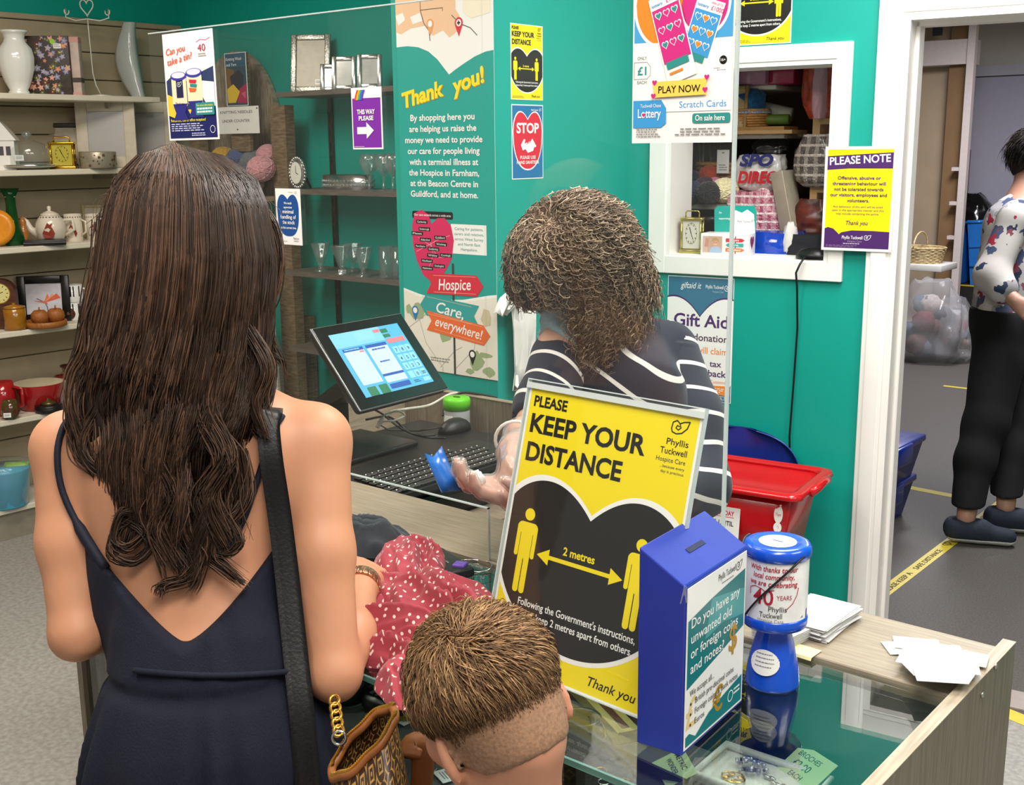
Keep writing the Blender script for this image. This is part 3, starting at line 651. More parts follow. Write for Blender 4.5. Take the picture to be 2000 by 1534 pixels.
    for cx, cy, rx, ry in ((60, 1250, 36, 40), (20, 1240, 14, 24), (170, 1340, 30, 34), (295, 1430, 34, 44), (330, 1400, 30, 14), (345, 1470, 26, 22), (270, 1480, 18, 14), (340, 1240, 22, 50)):
        rn = random.Random(cx); A.poly([(cx+rx*rn.uniform(.6, 1.15)*cos(k*.7), Vv(cy)+.713*ry*rn.uniform(.6, 1.15)*sin(k*.7)) for k in range(9)], ink('#cdbfa0') if cx == 340 else GRN, 4)
    for pts in (((0, 1340), (90, 1260), (110, 1220), (80, 1180)), ((60, 1260), (90, 1380), (160, 1480), (160, 1540)), ((210, 1480), (290, 1380), (300, 1300)), ((150, 1480), (210, 1400), (240, 1380))): A.line([(a, Vv(c)) for a, c in pts], 1.6, ink('#b3ab9c'), 5)
    pin(48, Vv(1245), ink('#1f78b4'), 1); pin(282, Vv(1405), BK, 1)
    A.rect(206, Vv(1030), 214, 1325, ink('#3a3634'), 5)
    def arrow(x0, x1, y0, y1, sk, c, right, txt, tw, cap, rr):
        e = 26
        pts = [(x0, y0), (x1-e, y0+sk), (x1, (y0+y1)/2+sk), (x1-e, y1+sk), (x0, y1), (x0+e*.8, (y0+y1)/2)] if right else [(x0+e, y0), (x1, y0+sk), (x1-e*.8, (y0+y1)/2+sk), (x1, y1+sk), (x0+e, y1), (x0, (y0+y1)/2)]
        A.poly(pts, c, 6)
        A.line([(x0+e+6, y0+6), (x1-e-4, y0+sk+5)], 1, PEACH, 7); A.line([(x0+e+6, y1-6), (x1-e-4, y1+sk-7)], 1, PEACH, 7)
        A.text(txt, (x0+x1)/2+2, (y0+y1)/2+sk/2+cap*.45, cap, WHT, w=tw, al='c', bold=.012, shear=.2, k=8, rot=rr)
    arrow(98, 330, Vv(1078), Vv(1165), -4, RED, True, 'Hospice', 132, 34, RAD(-4)); arrow(70, 312, Vv(1172), Vv(1262), 18, ink('#2f9f9c', .4), False, 'Care,', 112, 34, RAD(7)); arrow(96, 354, Vv(1240), Vv(1325), 26, ORG, True, 'everywhere!', 192, 30, RAD(8))
    A.lines(110, 200, Vv(1440), Vv(1462), 2, GRY, k=5)
bp = lambda x, z: Vector((x, 2.518, z))
wall_art('banner', 'tall teal thank you banner with arrows and map on the pillar', 'banner', bp(-2.537, 2.3), bp(-2.157, 2.3), bp(-2.537, .975), 380, 1325, banner)
# --- posters stuck on the acrylic
ay = lambda x, y: at_y(x, y, AY-.0026)
def lottery(A):
    A.rect(3, 3, 194, 160, ink('#4aa3d8', .35), 1)
    A.poly(lobes(55, 58, 78, 170, 108, p=2), WHT, 2); A.poly(lobes(55, 64, 84, 164, 96, p=2), ORN, 3); A.poly(lobes(140, 76, 92, 158, 100, p=2), WHT, 2); A.poly(lobes(141, 80, 97, 152, 88, p=2), MAG, 3)
    A.rect(3, 162, 194, 276, WHT, 3); A.rect(30, 40, 130, 56, MAG, 4, 6); A.text('WIN UP TO £1000', 80, 53, 9, WHT, w=88, al='c', bold=.02, k=5)
    def ticket(cx, cy, w, h, r, c, lab):
        R = lambda x, y: (cx+x*cos(r)-y*sin(r), cy+x*sin(r)+y*cos(r))
        A.poly([R(-w/2, -h/2), R(w/2, -h/2), R(w/2, h/2), R(-w/2, h/2)], WHT, lab+4); A.poly([R(-w/2+2, -h/2+20), R(w/2-2, -h/2+20), R(w/2-2, h/2-34), R(-w/2+2, h/2-34)], c, lab+5)
        x, y = R(-w/2+4, -h/2+15); A.text('lottery', x, y, 5, SKY, w=22, rot=r, k=lab+6, bold=.015); x, y = R(4, -h/2+16); A.text('£1000', x, y, 7, MAG, w=24, rot=r, k=lab+6, bold=0); x, y = R(2, -h/2+7); A.text('WIN UP TO', x, y, 4, MAG, w=22, rot=r, k=lab+6, bold=0)
        for i in range(9):
            hx, hy = R((i % 3-1)*w*.28, -h/2+32+(i//3)*h*.17); cc = (ORN, AQ, SKY, MAG)[(i*2+int(cx)) % 4]
            A.poly([(hx+a*cos(r)-b*sin(r), hy+a*sin(r)+b*cos(r)) for a, b in heart(0, 0, 14, 14, 18)], WHT, lab+6); A.poly([(hx+a*cos(r)-b*sin(r), hy+a*sin(r)+b*cos(r)) for a, b in heart(0, 0, 10.5, 10.5, 18)], cc, lab+7)
        A.poly([R(-w/2+6, h/2-36), R(w/2-8, h/2-36), R(w/2-8, h/2-24), R(-w/2+6, h/2-24)], AQ, lab+8); A.poly([R(-w/2+8, h/2-18), R(6, h/2-18), R(6, h/2-14), R(-w/2+8, h/2-14)], ORN, lab+8)
    ticket(134, 158, 54, 124, RAD(19), SKY, 0); ticket(81, 154, 58, 146, RAD(-17), MAG, 5)
    A.text('ONLY', 20, 188, 5.5, GRY, w=19, al='c'); A.ring([(4, 192), (30, 192), (37, 200), (37, 214), (30, 220), (4, 220)], .8, GRY, 4); A.text('£1', 20, 213, 14, AQ, w=18, al='c', bold=.02); A.text('EACH', 20, 228, 5.5, GRY, w=19, al='c')
    A.poly([(44, 226), (150, 224), (147, 240), (150, 250), (44, 252), (47, 240)], ink('#fbd25a', .4), 14); A.text('PLAY NOW', 97, 245, 12, BK, w=82, al='c', bold=.01, k=15)
    for hx, hy in ((48, 228), (46, 250), (150, 223), (147, 243)): A.poly(heart(hx, hy, 10, 10, 18), MAG, 15)
    A.poly(circ(178, 196, 7), BK, 4); A.text('16+', 178, 198, 4.5, WHT, al='c', w=9, k=5); A.lines(158, 186, 208, 214, 2, GRY, 'c')
    A.poly([(3, 256), (60, 256), (70, 270), (70, 295), (60, 302), (3, 302)], SKY, 4)
    A.text('Tuckwell Chase', 18, 268, 6, WHT, w=42, bold=.002, k=6); A.text('Lottery', 13, 285, 15, WHT, w=47, bold=.015, k=6); A.poly(heart(25, 281, 7, 7, 16), MAG, 7)
    A.text('Scratch Cards', 96, 270, 11, SKY, w=90, bold=0); A.rect(122, 280, 194, 296, AQ, 4, 4); A.text('On sale here', 128, 292, 9.5, WHT, w=56, bold=.012, k=6)
    A.lines(10, 62, 304, 320, 4, GRY, k=5); A.lines(88, 186, 304, 318, 3, GRY, 'c', k=5)
l0, l1 = ay(1236, 280), ay(1432, 281)
x0, x1 = ay(1236, 200).x, ay(1432, 200).x; zb = ay(1334, 279).z; k = (x1-x0)/197
wall_art('poster', 'colourful scratch card lottery poster stuck on the acrylic screen', 'poster', (x0, AY-.0028, zb+328*k), (x1, AY-.0028, zb+328*k), (x0, AY-.0028, zb), 197, 328, lottery)
def tin_poster(A):
    A.rect(4, 96, 144, 206, NAVY, 1); A.poly([(4, 92), (30, 78), (60, 92), (74, 100), (90, 84), (144, 70), (144, 150), (4, 150)], ink('#2d3a5e'), 2)
    A.poly([(4, 118), (34, 128), (48, 150), (30, 168), (4, 160)], ink('#f0c83a'), 3); A.poly([(64, 150), (80, 150), (74, 166)], ink('#f0c83a'), 4); A.poly([(110, 96), (144, 100), (144, 146), (118, 140), (104, 120)], WHT, 3)
    for x, y in ((42, 78), (88, 74)):
        A.rect(x-22, y+8, x+22, y+66, ink('#efe0bb'), 5, 4); A.poly(circ(x, y+6, 24, 9), ink('#3a3a9c'), 6); A.poly(circ(x, y+4, 20, 6), ink('#dcdcea'), 7); A.poly([(x-22, y+60), (x+22, y+60), (x+14, y+78), (x+22, y+92), (x-22, y+92), (x-14, y+78)], ink('#29297c'), 5)
    A.rect(34, 92, 54, 126, ink('#1c2148'), 7); leaf_logo(A, 44, 100, 12, WHT, 8); A.text('Thank you', 42, 140, 5, NAVY, al='c', w=26, k=8, shear=.2); A.poly([(74, 92), (96, 94), (92, 100), (74, 98)], RED, 8); A.poly([(76, 100), (96, 102), (94, 108), (76, 106)], AQ, 8); A.poly([(72, 108), (94, 110), (90, 116), (74, 116)], ORG, 8)
    A.text('Can you', 10, 42, 13, ink('#e8582a'), w=58, bold=.01, shear=.25, rot=RAD(-6)); A.text('take a tin?', 12, 62, 13, ink('#e8582a'), w=76, bold=.01, shear=.25, rot=RAD(-8))
    A.text('40', 104, 40, 14, ink('#a5294e'), w=22, bold=.0); A.line([(100, 22), (112, 18), (128, 20), (140, 16)], 1, MAG); A.lines(104, 128, 44, 52, 2, GRY)
    A.rect(88, 138, 142, 162, AQ, 8, 2); A.text('For more information', 92, 145, 4, ink('#f0e040'), w=46, k=9); A.lines(92, 138, 148, 160, 2, PAP, k=9, fill=.6)
    A.text('Restaurant, cafe or office reception?', 10, 173, 5.5, ink('#f0e040'), w=104, k=3, bold=.01); A.lines(10, 118, 177, 194, 4, ink('#c6c9e2'), k=3); A.lines(70, 118, 196, 204, 2, ink('#c6c9e2'), k=3); A.ring(circ(132, 190, 7, 7, 16), 1, WHT, 3)
def asheet(tl, br, wpx=None):
    a, c = ay(*tl), ay(*br); return (Vector((a.x, a.y, a.z)), Vector((c.x, a.y, a.z)), Vector((a.x, a.y, c.z)))
a, c, d = ay(317, 68), ay(415, 55), ay(337, 280); wv = c-a
wall_art('poster', 'can you take a tin poster stuck on the acrylic above the long haired woman', 'poster', a, c, a+Vector((.002, 0, -.210)), 148, 210, tin_poster)
def this_way(A):
    A.rect(5, 36, 143, 204, PURP, 1); A.lines(8, 60, 200, 203, 1, PAP)
    for i, cc in enumerate(('#e8402a', '#f0b020', '#49b04a', '#2a6fd0', '#6a38b0')):
        x = 20+i*8; A.poly([(x+10, 8), (x+18, 8), (x+10, 24), (x+4, 42), (x-4, 42), (x+2, 24)], ink(cc), 3)
    A.text('THIS WAY', 72, 90, 16, WHT, w=88, al='c', bold=.03); A.text('PLEASE', 72, 111, 15, WHT, w=72, al='c', bold=.03)
    A.poly([(26, 134), (72, 134), (72, 118), (108, 146), (72, 174), (72, 158), (26, 158)], WHT, 3)
a = ay(686, 171); c = ay(745, 170); e = ay(684, 292); a.z = c.z = (a.z+c.z)/2
wall_art('poster', 'small purple this way please poster with a white arrow on the acrylic', 'poster', a, c, Vector((a.x, a.y, e.z)), 148, 210, this_way)
def minimal(A):
    A.poly(lobes(72, 22, 40, 178, 130, p=2.6), ink('#1d4f92', .4), 1)
    for s, y, cap, w in (('We would', 58, 9, 46), ('appreciate', 73, 8, 50), ('minimal', 92, 14, 66), ('handling of', 112, 14, 92), ('the stock', 132, 14, 76), ('at this current time.', 150, 9, 92)): A.text(s, 74, y, cap, WHT, w=w, al='c', bold=.015)
    A.text('Thank you', 98, 188, 7, NAVY, w=34, shear=.2); A.lines(20, 60, 196, 200, 1, GRY); A.lines(100, 130, 194, 198, 1, NAVY); A.lines(78, 112, 12, 15, 1, GRY); leaf_logo(A, 124, 14, 12, GRY)
a, c, e = ay(538, 368), ay(586, 368), ay(551, 477)
wall_art('poster', 'small blue heart minimal handling poster low on the acrylic screen', 'poster', a, Vector((c.x, a.y, a.z)), Vector((a.x+.012, a.y, e.z)), 148, 210, minimal)
# ================================================================== left slatwall shelves
SHF = mat('#d9d0bf', .45, 0, .02, 6)
SZ = [1.885, 1.573, 1.255, .905, .53, .146]
places = ['top', 'second', 'third', 'fourth', 'fifth', 'lowest']
for i, z in enumerate(SZ):
    b = MB(); b.box(.014, .285, -1.2, .83, z-.024, z, SHF, None, .003, 1)
    if i == 5: b.box(.25, .262, -1.2, .83, 0, z-.024, mat('#8d8577', .5, 0, .05))
    sh = b.obj('wall_shelf', M=SM, label=f'{places[i]} of the cream shelves on the slatted wall' if i < 5 else 'lowest cream shelf with a plinth on the slatted wall', cat='shelf', group='cream shelves on the slatted wall')
    br = MB()
    for y in (.62,): br.box(.014, .2, y-.004, y+.004, z-.05, z-.024, mat('#b9b4aa', .3, .8))
    br.obj('bracket', sh)
def SP(px, py, x=-4.82): return at_p(px, py, (x, 2.3), RAD(88.4))
def dep(p): return (Vector(p)-CAM).dot(CF)
def wid(px0, px1, p): return (px1-px0)/F*dep(p)
def spot(px0, px1, ptop, z, x=-4.82):
    c = SP((px0+px1)/2, ptop, x); return Vector((c.x, c.y, z)), wid(px0, px1, c), c.z-z
def label_card(t, M, w=.03, h=.02, name='price_sticker'):
    A = Art(w, h, 30, 20, T=TR(-w/2, h/2), base=PAP, thick=.0004); A.lines(4, 26, 5, 16, 3, GRY); return A.mb.obj(name, t, M=M)
TOCAM = RAD(52)          # heading that faces the customers from the slatted wall
def facing(loc, rz): return Matrix.Translation(loc) @ Matrix.Rotation(rz, 4, 'Z') @ Matrix.Rotation(pi/2, 4, 'X')   # sheet x across, y up, z out
CER = mat('#e9e8e4', .12, 0, .01, 5, coat=.5); GLS = clear('glassware', (.92, .95, .94), .03, 1.75, .04, (.75, .8, .8)); CRY = clear('crystal', (.86, .91, .91), .1, 2.1, .06, (.9, .95, .95)); SIL = mat('#c9c8c4', .18, .95, .06, 60); GOLD = mat('#d0a63c', .2, .95, .05, 20)
# ---- top shelf
p, w, h = spot(-8, 60, 60, SZ[0])
t = thing('ribbed_vase', 'large white ribbed ceramic vase at the left end of the top shelf', 'vase', p)
r = w/2; MB().lathe([(r*k, h*q) for k, q in ((.55, 0), (.58, .04), (.5, .07), (.72, .2), (.95, .4), (1, .58), (.9, .72), (.62, .82), (.55, .88), (.62, .95), (.82, 1), (.78, .995), (.5, .9), (.3, .5))], CER, 48, wob=lambda a, z: 1+.012*cos(16*a)*(1 if .15*h < z < .8*h else 0), caps=False).obj('vase_body', t)
p, w, h = spot(58, 145, 72, SZ[0]); t = thing('floral_box', 'dark box with pink and lilac flower print on the top shelf', 'box', p, RAD(48))
FB = mat('#40372f', .5, 0, .2, 60); b = MB(); b.box(-.105, .075, -.05, .04, 0, h, FB, None, .002); b.obj('box_body', t)
A = Art(.18, h, 180, h*1000, T=TR(-.105, -.0505, h, pi/2)); rn = random.Random(3); 
for i in range(85):
    u, v = rn.uniform(6, 174), rn.uniform(6, h*1000-6); c = ink(rn.choice(['#d98c7a', '#e0a090', '#8d8fc0', '#6b2a2e', '#5b6546', '#5b6546', '#a9a5c8'])); s_ = rn.uniform(9, 17); a0 = rn.random()*3
    A.poly([(u+s_*(1 if k % 2 else .5)*cos(a0+k*pi/5), v+s_*(1 if k % 2 else .5)*sin(a0+k*pi/5)) for k in range(10)], c, 1+i % 3); A.poly(circ(u, v, s_*.22, n=8), ink('#d8c070'), 5)
A.poly(circ(116, 24, 11), ink('#9fcf3f'), 6); A.rect(118, 32, 150, 52, PAP, 6); A.lines(121, 147, 36, 50, 2, GRY, k=7); A.mb.obj('flower_print', t)
b = MB(); b.box(.076, .112, -.035, .03, 0, h*.99, mat('#c9b3aa', .6), None, .003); b.box(.075, .113, -.036, .031, h*.22, h*.3, FB); b.box(.075, .113, -.036, .031, h*.9, h*.99, mat('#d09a90', .6)); b.box(.075, .113, -.036, .031, 0, h*.05, mat('#d09a90', .6)); b.obj('ribbon_roll', t, label='pale pink roll standing at the side of the box')
p, w, h = spot(140, 205, 0, SZ[0]); p = spot(168, 168, 0, SZ[0])[0]; t = thing('heart_hook_stand', 'slim white metal stand with heart finial and two scrolled hooks', 'ornament stand', p, TOCAM)
WM = mat('#dcd8cc', .4, .2, .03); b = MB(); b.lathe([(.045, 0), (.045, .006), (.01, .01)], WM, 20, TR(.03, 0, 0)); b.tube([(.03, 0, .008), (.012, 0, .05), (.003, 0, .1), (0, 0, h-.12), (0, 0, h-.08)], .003, WM, 6); b.obj('stem', t)
b = MB(); b.tube([(-.085+.01*cos(a), 0, h-.05+.014*sin(a)) for a in [RAD(20-45*i) for i in range(7)]]+[(-.09, 0, h-.075), (-.05, 0, h-.088), (0, 0, h-.08), (.05, 0, h-.088), (.09, 0, h-.075)]+[(.085-.01*cos(a), 0, h-.05+.014*sin(a)) for a in [RAD(20-45*i) for i in range(6, -1, -1)]], .003, WM, 6); b.obj('hook_arm', t)
b = MB(); b.tube([(x, 0, -z) for x, z in heart(0, -(h-.035), .055, .07, 24)], .003, WM, 6, closed=True); b.obj('heart_finial', t)
p, w, h = spot(228, 278, 44, SZ[0]); t = thing('curved_vase', 'tall pale grey glazed vase curving to one side on the top shelf', 'vase', p, RAD(20))
b = MB(); rows = []
for k in range(15):
    q = k/14; cx = -.025*sin(pi*q)*1.6+.02*(1-q); hw = .028+.03*sin(pi*min(1, q*1.05))**1.2*(1-.3*q); z = h*q; hd = .02+.012*sin(pi*q)
    rows.append([(cx+hw*sx, hd*sy, z) for sx, sy in ((-1, -.6), (-.5, -1), (.5, -1), (1, -.6), (1, .6), (.5, 1), (-.5, 1), (-1, .6))])
b.grid(rows, mat('#b4b9b6', .15, 0, .03, coat=.5), True, loop=True); b.add(rows[-1], [tuple(range(8))], mat('#8d918f', .3)); b.obj('vase_body', t)
# ---- second shelf
p, w, h = spot(-22, 26, 236, SZ[1], -4.86); t = thing('lantern_house', 'white house shaped lantern with little windows on the second shelf', 'lantern', p, TOCAM)
b = MB(); b.box(-.05, .05, -.04, .04, 0, h*.6, CER); b.prism([(-.06, h*.6), (.06, h*.6), (0, h)], -.045, .045, CER, Matrix(((1,0,0,0),(0,0,1,0),(0,1,0,0),(0,0,0,1)))); b.obj('house_body', t)
for i in range(3):
    b = MB(); b.box(-.04+.028*i, -.022+.028*i, -.042, -.0395, h*.3, h*.48, ink('#4a4650')); b.obj('window_pane', t)
p, w, h = spot(4, 98, 256, SZ[1]); t = thing('cake_dome', 'clear glass cake dome on a silver rimmed plate, second shelf', 'cake stand', p)
b = MB(); b.lathe([(w*.3, 0), (w*.52, .012), (w*.54, .02), (w*.5, .022)], SIL, 36); b.obj('plate', t)
b = MB(); hd = h-.022; b.lathe([(w*.42*k, .022+hd*q) for k, q in ((1, 0), (1, .3), (.97, .45), (.8, .6), (.45, .7), (.12, .76), (.1, .8))], GLS, 36, wob=lambda a, z: 1+.01*cos(24*a), caps=False); b.lathe([(.008, .022+hd*.78), (.02, .022+hd*.86), (.022, .022+hd*.92), (.012, .022+hd)], CRY, 16); b.obj('dome', t)
label_card(t, Matrix.Translation((w*.3*.72, -w*.3*1.05, .05)) @ facing((0, 0, 0), TOCAM) , .035, .024)
p, w, h = spot(93, 146, 268, SZ[1]); t = thing('carriage_clock', 'gold carriage clock with a yellow dial on the second shelf', 'clock', p, TOCAM)
def carriage(t, w, h, dial, body, vis=True):
    d = w*.6; b = MB(); b.box(-w/2, w/2, -d/2, d/2, 0, h*.09, body, None, .003); b.box(-w/2, w/2, -d/2, d/2, h*.78, h*.85, body, None, .003)
    b.box(-w*.36, w*.36, -d*.3, d*.3, h*.09, h*.78, mat('#8a6d2c', .3, .6))
    for sx in (-1, 1):
        for sy in (-1, 1): b.tube([(sx*w*.42, sy*d*.4, h*.08), (sx*w*.42, sy*d*.4, h*.8)], w*.045, body, 8)
    b.obj('case', t)
    A = Art(w*.74, h*.66, 74, 66, T=TR(-w*.37, -d*.34, h*.77, pi/2)); A.rect(0, 0, 74, 66, mat(dial, .25, .3, .03), 0); A.ring(circ(37, 30, 25), 1, ink('#6a5a20'), 1)
    for i in range(12):
        a = i*pi/6; A.line([(37+20*sin(a), 30-20*cos(a)), (37+24*sin(a), 30-24*cos(a))], 2, BK, 2)
    A.line([(37, 30), (30, 16)], 3, BK, 2); A.line([(37, 30), (46, 44)], 2, BK, 3); A.mb.obj('dial', t)
    b = MB(); b.tube([(-w*.3, 0, h*.85), (-w*.3, 0, h*.96), (-w*.24, 0, h), (w*.24, 0, h), (w*.3, 0, h*.96), (w*.3, 0, h*.85)], w*.03, body, 6); b.obj('carry_handle', t)
carriage(t, w*.93, h, '#c9bb4a', GOLD)
def photo_frame(name, label, p, w, h, rz, fm, inner, bw, lean=.12, draw=None, group=None, cat='photo frame', sticker=False, z0=0):
    t = thing(name, label, cat, p, rz, group); T = TR(0, 0, 0, -lean)
    b = MB()
    for x0, x1, y0, y1 in ((-w/2, -w/2+bw, 0, h), (w/2-bw, w/2, 0, h), (-w/2+bw, w/2-bw, 0, bw), (-w/2+bw, w/2-bw, h-bw, h)): b.box(x0, x1, -.008, .008, y0, y1, fm, T, .003)
    b.box(-w/2+.004, w/2-.004, .004, .008, .004, h-.004, mat('#3a3530', .7), T); b.obj('frame', t)
    A = Art(w-2*bw, h-2*bw, 100, 100*(h-2*bw)/(w-2*bw), T=T @ TR(-w/2+bw, -.001, h-bw, pi/2)); A.rect(0, 0, A.W, A.H, inner, 0)
    if draw: draw(A)
    A.mb.obj('picture', t)
    b = MB(); b.prism([(-.012, 0), (.012, 0), (.012, h*.6), (-.012, h*.6)], 0, .003, mat('#4a423a', .7), TR(0, .006+h*.6*sin(lean), h*.6*cos(lean)) @ Matrix.Rotation(pi/2+.42, 4, 'X') @ TR(0, -h*.62, 0)); b.obj('strut', t)
    if sticker: A = Art(.032, .022, 30, 20, T=T @ TR(w/2-bw-.04, -.002, bw+.03, pi/2), base=PAP, thick=.0003); A.lines(4, 26, 5, 16, 3, GRY); A.mb.obj('price_sticker', t)
    return t
CRM = mat('#cdc3b0', .6, 0, .05, 30); GR = mat('#a9a5a2', .25, 0, .04, 8)
p, w, h = spot(158, 250, 214, SZ[1], -4.87); photo_frame('photo_frame', 'cream photo frame with grey backing, in front of its twin on the second shelf', SP(203, 300, -4.80)*1 - Vector((0, 0, 0)) if 0 else Vector((SP(203, 214, -4.80).x, SP(203, 214, -4.80).y, SZ[1])), .255, .30, TOCAM, CRM, GR, .05, .1)
q = SP(282, 214, -4.9); photo_frame('photo_frame', 'cream photo frame standing behind its twin on the second shelf', Vector((q.x, q.y+.01, SZ[1])), .25, .3, RAD(48), CRM, GR, .05, .08)
q = SP(60, 250, -4.93); photo_frame('photo_frame', 'wide dark edged photo frame behind the cake dome and gold clock', Vector((q.x, q.y+.16, SZ[1])), .28, .2, RAD(55), mat('#2a2622', .5), mat('#c0b49c', .5), .02, .1)
p, w, h = spot(155, 225, 296, SZ[1], -4.74); t = thing('patterned_tin', 'round silvery tin dotted with brown spots in front of the photo frames', 'tin', p)
MB().lathe([(w/2*.94, 0), (w/2, .005), (w/2, h*.95), (w/2*.96, h), (w/2*.9, h)], mat('#a09684', .35, .4, .1), 32).obj('tin_body', t)
rn = random.Random(4)
b = MB()
for i in range(26):
    a, z = rn.uniform(-2.6, .8), rn.uniform(.1, .85)*h; r = w/2+.0006; s_ = rn.uniform(.003, .007); b.add([(r*cos(a+s_/r*cos(k)), r*sin(a+s_/r*cos(k)), z+s_*sin(k)) for k in [j*pi/4 for j in range(8)]], [tuple(range(8))], ink('#5a4330'))
b.obj('spot_print', t)
# ---- third shelf
p, w, h = spot(-3, 38, 368, SZ[2]); t = thing('green_vase', 'green glass vase with a flared rim and price label', 'vase', p)
GG = mat('#2c7a3d', .06, 0, .05, 4, trans=.75, ior=1.3)
MB().lathe([(w/2*k, h*q) for k, q in ((.8, 0), (.95, .05), (.95, .14), (.6, .4), (.46, .7), (.5, .85), (.9, 1), (.8, .99), (.4, .8), (.35, .4), (.7, .08))], GG, 20, wob=lambda a, z: 1+.04*cos(8*a), caps=False).obj('vase_body', t); label_card(t, facing((w*.36, -w*.36, h*.25), TOCAM))
p, w, h = spot(33, 54, 425, SZ[2]); t = thing('amber_figurine', 'small amber glass figurine beside the green vase', 'figurine', p)
MB().lathe([(w/2*k, h*q) for k, q in ((.8, 0), (.9, .1), (.6, .2), (1, .45), (.7, .6), (.5, .7), (.62, .85), (.3, 1))], mat('#a3672a', .15, 0, .1, coat=.4), 14).obj('figurine_body', t)
CRP = mat('#ddd2c0', .2, 0, .02, coat=.4); 
def cat_motif(t, r, z, a0, s):
    A = MB(); P = [(0, 0), (.3, .05), (.42, .3), (.3, .6), (.22, .72), (.3, .95), (.12, .85), (0, .98), (-.1, .8), (-.2, .6), (-.36, .3), (-.25, .04)]
    A.add([((r+.0008)*cos(a0+x*s/r), (r+.0008)*sin(a0+x*s/r), z+y*s) for x, y in P], [tuple(range(len(P)))], ink('#8e3320')); A.obj('cat_motif', t)
def dots(t, r, z):
    b = MB()
    for k in range(22):
        a = 2*pi*k/22; b.add([((r+.0008)*cos(a+x), (r+.0008)*sin(a+x), z+y) for x, y in ((0, 0), (.13, 0), (.13, .004), (0, .004))], [(0, 1, 2, 3)], ink('#4a4440'))
    b.obj('dash_band', t)
p, w, h = spot(66, 124, 402, SZ[2]); t = thing('teapot', 'cream teapot with a red cat motif on the third shelf', 'teapot', p)
r = w/2; b = MB(); b.lathe([(r*k, h*q) for k, q in ((.6, 0), (.68, .03), (.92, .2), (1, .38), (.94, .55), (.72, .7), (.6, .74))], CRP, 28); b.obj('pot_body', t)
MB().lathe([(r*.62, h*.73), (r*.58, h*.78), (r*.3, h*.84), (r*.1, h*.87), (r*.14, h*.93), (r*.12, h*.98), (0, h)], CRP, 20).obj('lid', t)
ca, sa = cos(RAD(-125)), sin(RAD(-125))
MB().tube([(ca*r*.8, sa*r*.8, h*.25), (ca*r*1.3, sa*r*1.3, h*.38), (ca*r*1.5, sa*r*1.5, h*.6), (ca*r*1.75, sa*r*1.75, h*.68)], [.02, .016, .011, .008], CRP, 10).obj('spout', t)
MB().tube([(-ca*r*.8, -sa*r*.8, h*.6), (-ca*r*1.4, -sa*r*1.4, h*.62), (-ca*r*1.5, -sa*r*1.5, h*.35), (-ca*r*.9, -sa*r*.9, h*.2)], .007, CRP, 8).obj('handle', t)
cat_motif(t, r*.99, h*.15, RAD(-40), h*.42); dots(t, r*.74, h*.69)
for i, (a, c, lab) in enumerate(((124, 158, 'cream cat mug next to the teapot on the third shelf'), (166, 198, 'cream cat mug half hidden by the long brown hair'))):
    p, w, h = spot(a, c, 418, SZ[2]); t = thing('cat_mug', lab, 'mug', p, 0, 'cream cat mugs'); r = w/2
    MB().lathe([(r*.95, 0), (r, .004), (r, h), (r*.93, h), (r*.9, .01)], CRP, 24, caps=False).obj('mug_body', t); cat_motif(t, r, h*.15, RAD(-45), h*.5); dots(t, r, h*.88)
    q = RAD(-35) + (pi if 0 else 0); MB().tube([(r*cos(q+1.1), r*sin(q+1.1), h*.8), (r*1.6*cos(q+1.1), r*1.6*sin(q+1.1), h*.72), (r*1.6*cos(q+1.1), r*1.6*sin(q+1.1), h*.35), (r*cos(q+1.1), r*sin(q+1.1), h*.22)], .005, CRP, 8).obj('handle', t)
q = SP(190, 405, -4.92); photo_frame('photo_frame', 'small yellowish frame behind the cat mugs', Vector((q.x, q.y, SZ[2])), .14, .15, TOCAM, mat('#b9a87a', .5), CRM, .012, .08)
p, w, h = spot(50, 125, 466, SZ[2], -4.74); t = thing('black_case', 'flat black case lying at the front of the third shelf', 'case', p, RAD(60)); b = MB(); b.box(-.085, .085, -.05, .05, 0, .022, mat('#1a191c', .3), None, .003); b.obj('case_body', t); b = MB(); b.box(-.0855, .0855, -.0505, .0505, .011, .013, SIL); b.obj('trim_line', t)
p, w, h = spot(-30, 3, 386, SZ[2]); t = thing('orange_plate', 'orange plate edge at the left end of the third shelf', 'plate', p); MB().lathe([(0, 0), (.05, .004), (.075, .012), (.078, .014), (.05, .007), (0, .004)], mat('#d98a1e', .3), 28, TR(0, 0, .078, RAD(80), 0, TOCAM)).obj('plate_body', t)
# ---- fourth shelf
p, w, h = spot(-30, 27, 545, SZ[3]); t = thing('mantel_clock', 'arched wooden mantel clock with a cream yellow face', 'clock', p, TOCAM)
MW = woodmat('#5a2f1a', '#40200f', 10); r = w/2; arc = [(r*cos(a), h-r*.95+r*.95*sin(a)) for a in [pi*i/14 for i in range(15)]]
MB().prism([(r, 0)]+arc+[(-r, 0)], -.03, .03, MW, Matrix(((1,0,0,0),(0,0,1,0),(0,1,0,0),(0,0,0,1)))).obj('case', t)
A = Art(r*1.5, r*1.5, 100, 100, T=TR(-r*.75, -.0312, h-r*.2, pi/2)); A.poly(circ(50, 50, 48), GOLD, 0); A.poly(circ(50, 50, 44), ink('#d8cf8a'), 1)
for i in range(12): A.line([(50+32*sin(i*pi/6), 50-32*cos(i*pi/6)), (50+38*sin(i*pi/6), 50-38*cos(i*pi/6))], 3, BK, 2)
A.line([(50, 50), (66, 44)], 3, BK, 2); A.line([(50, 50), (44, 20)], 2, BK, 3); A.mb.obj('dial', t)
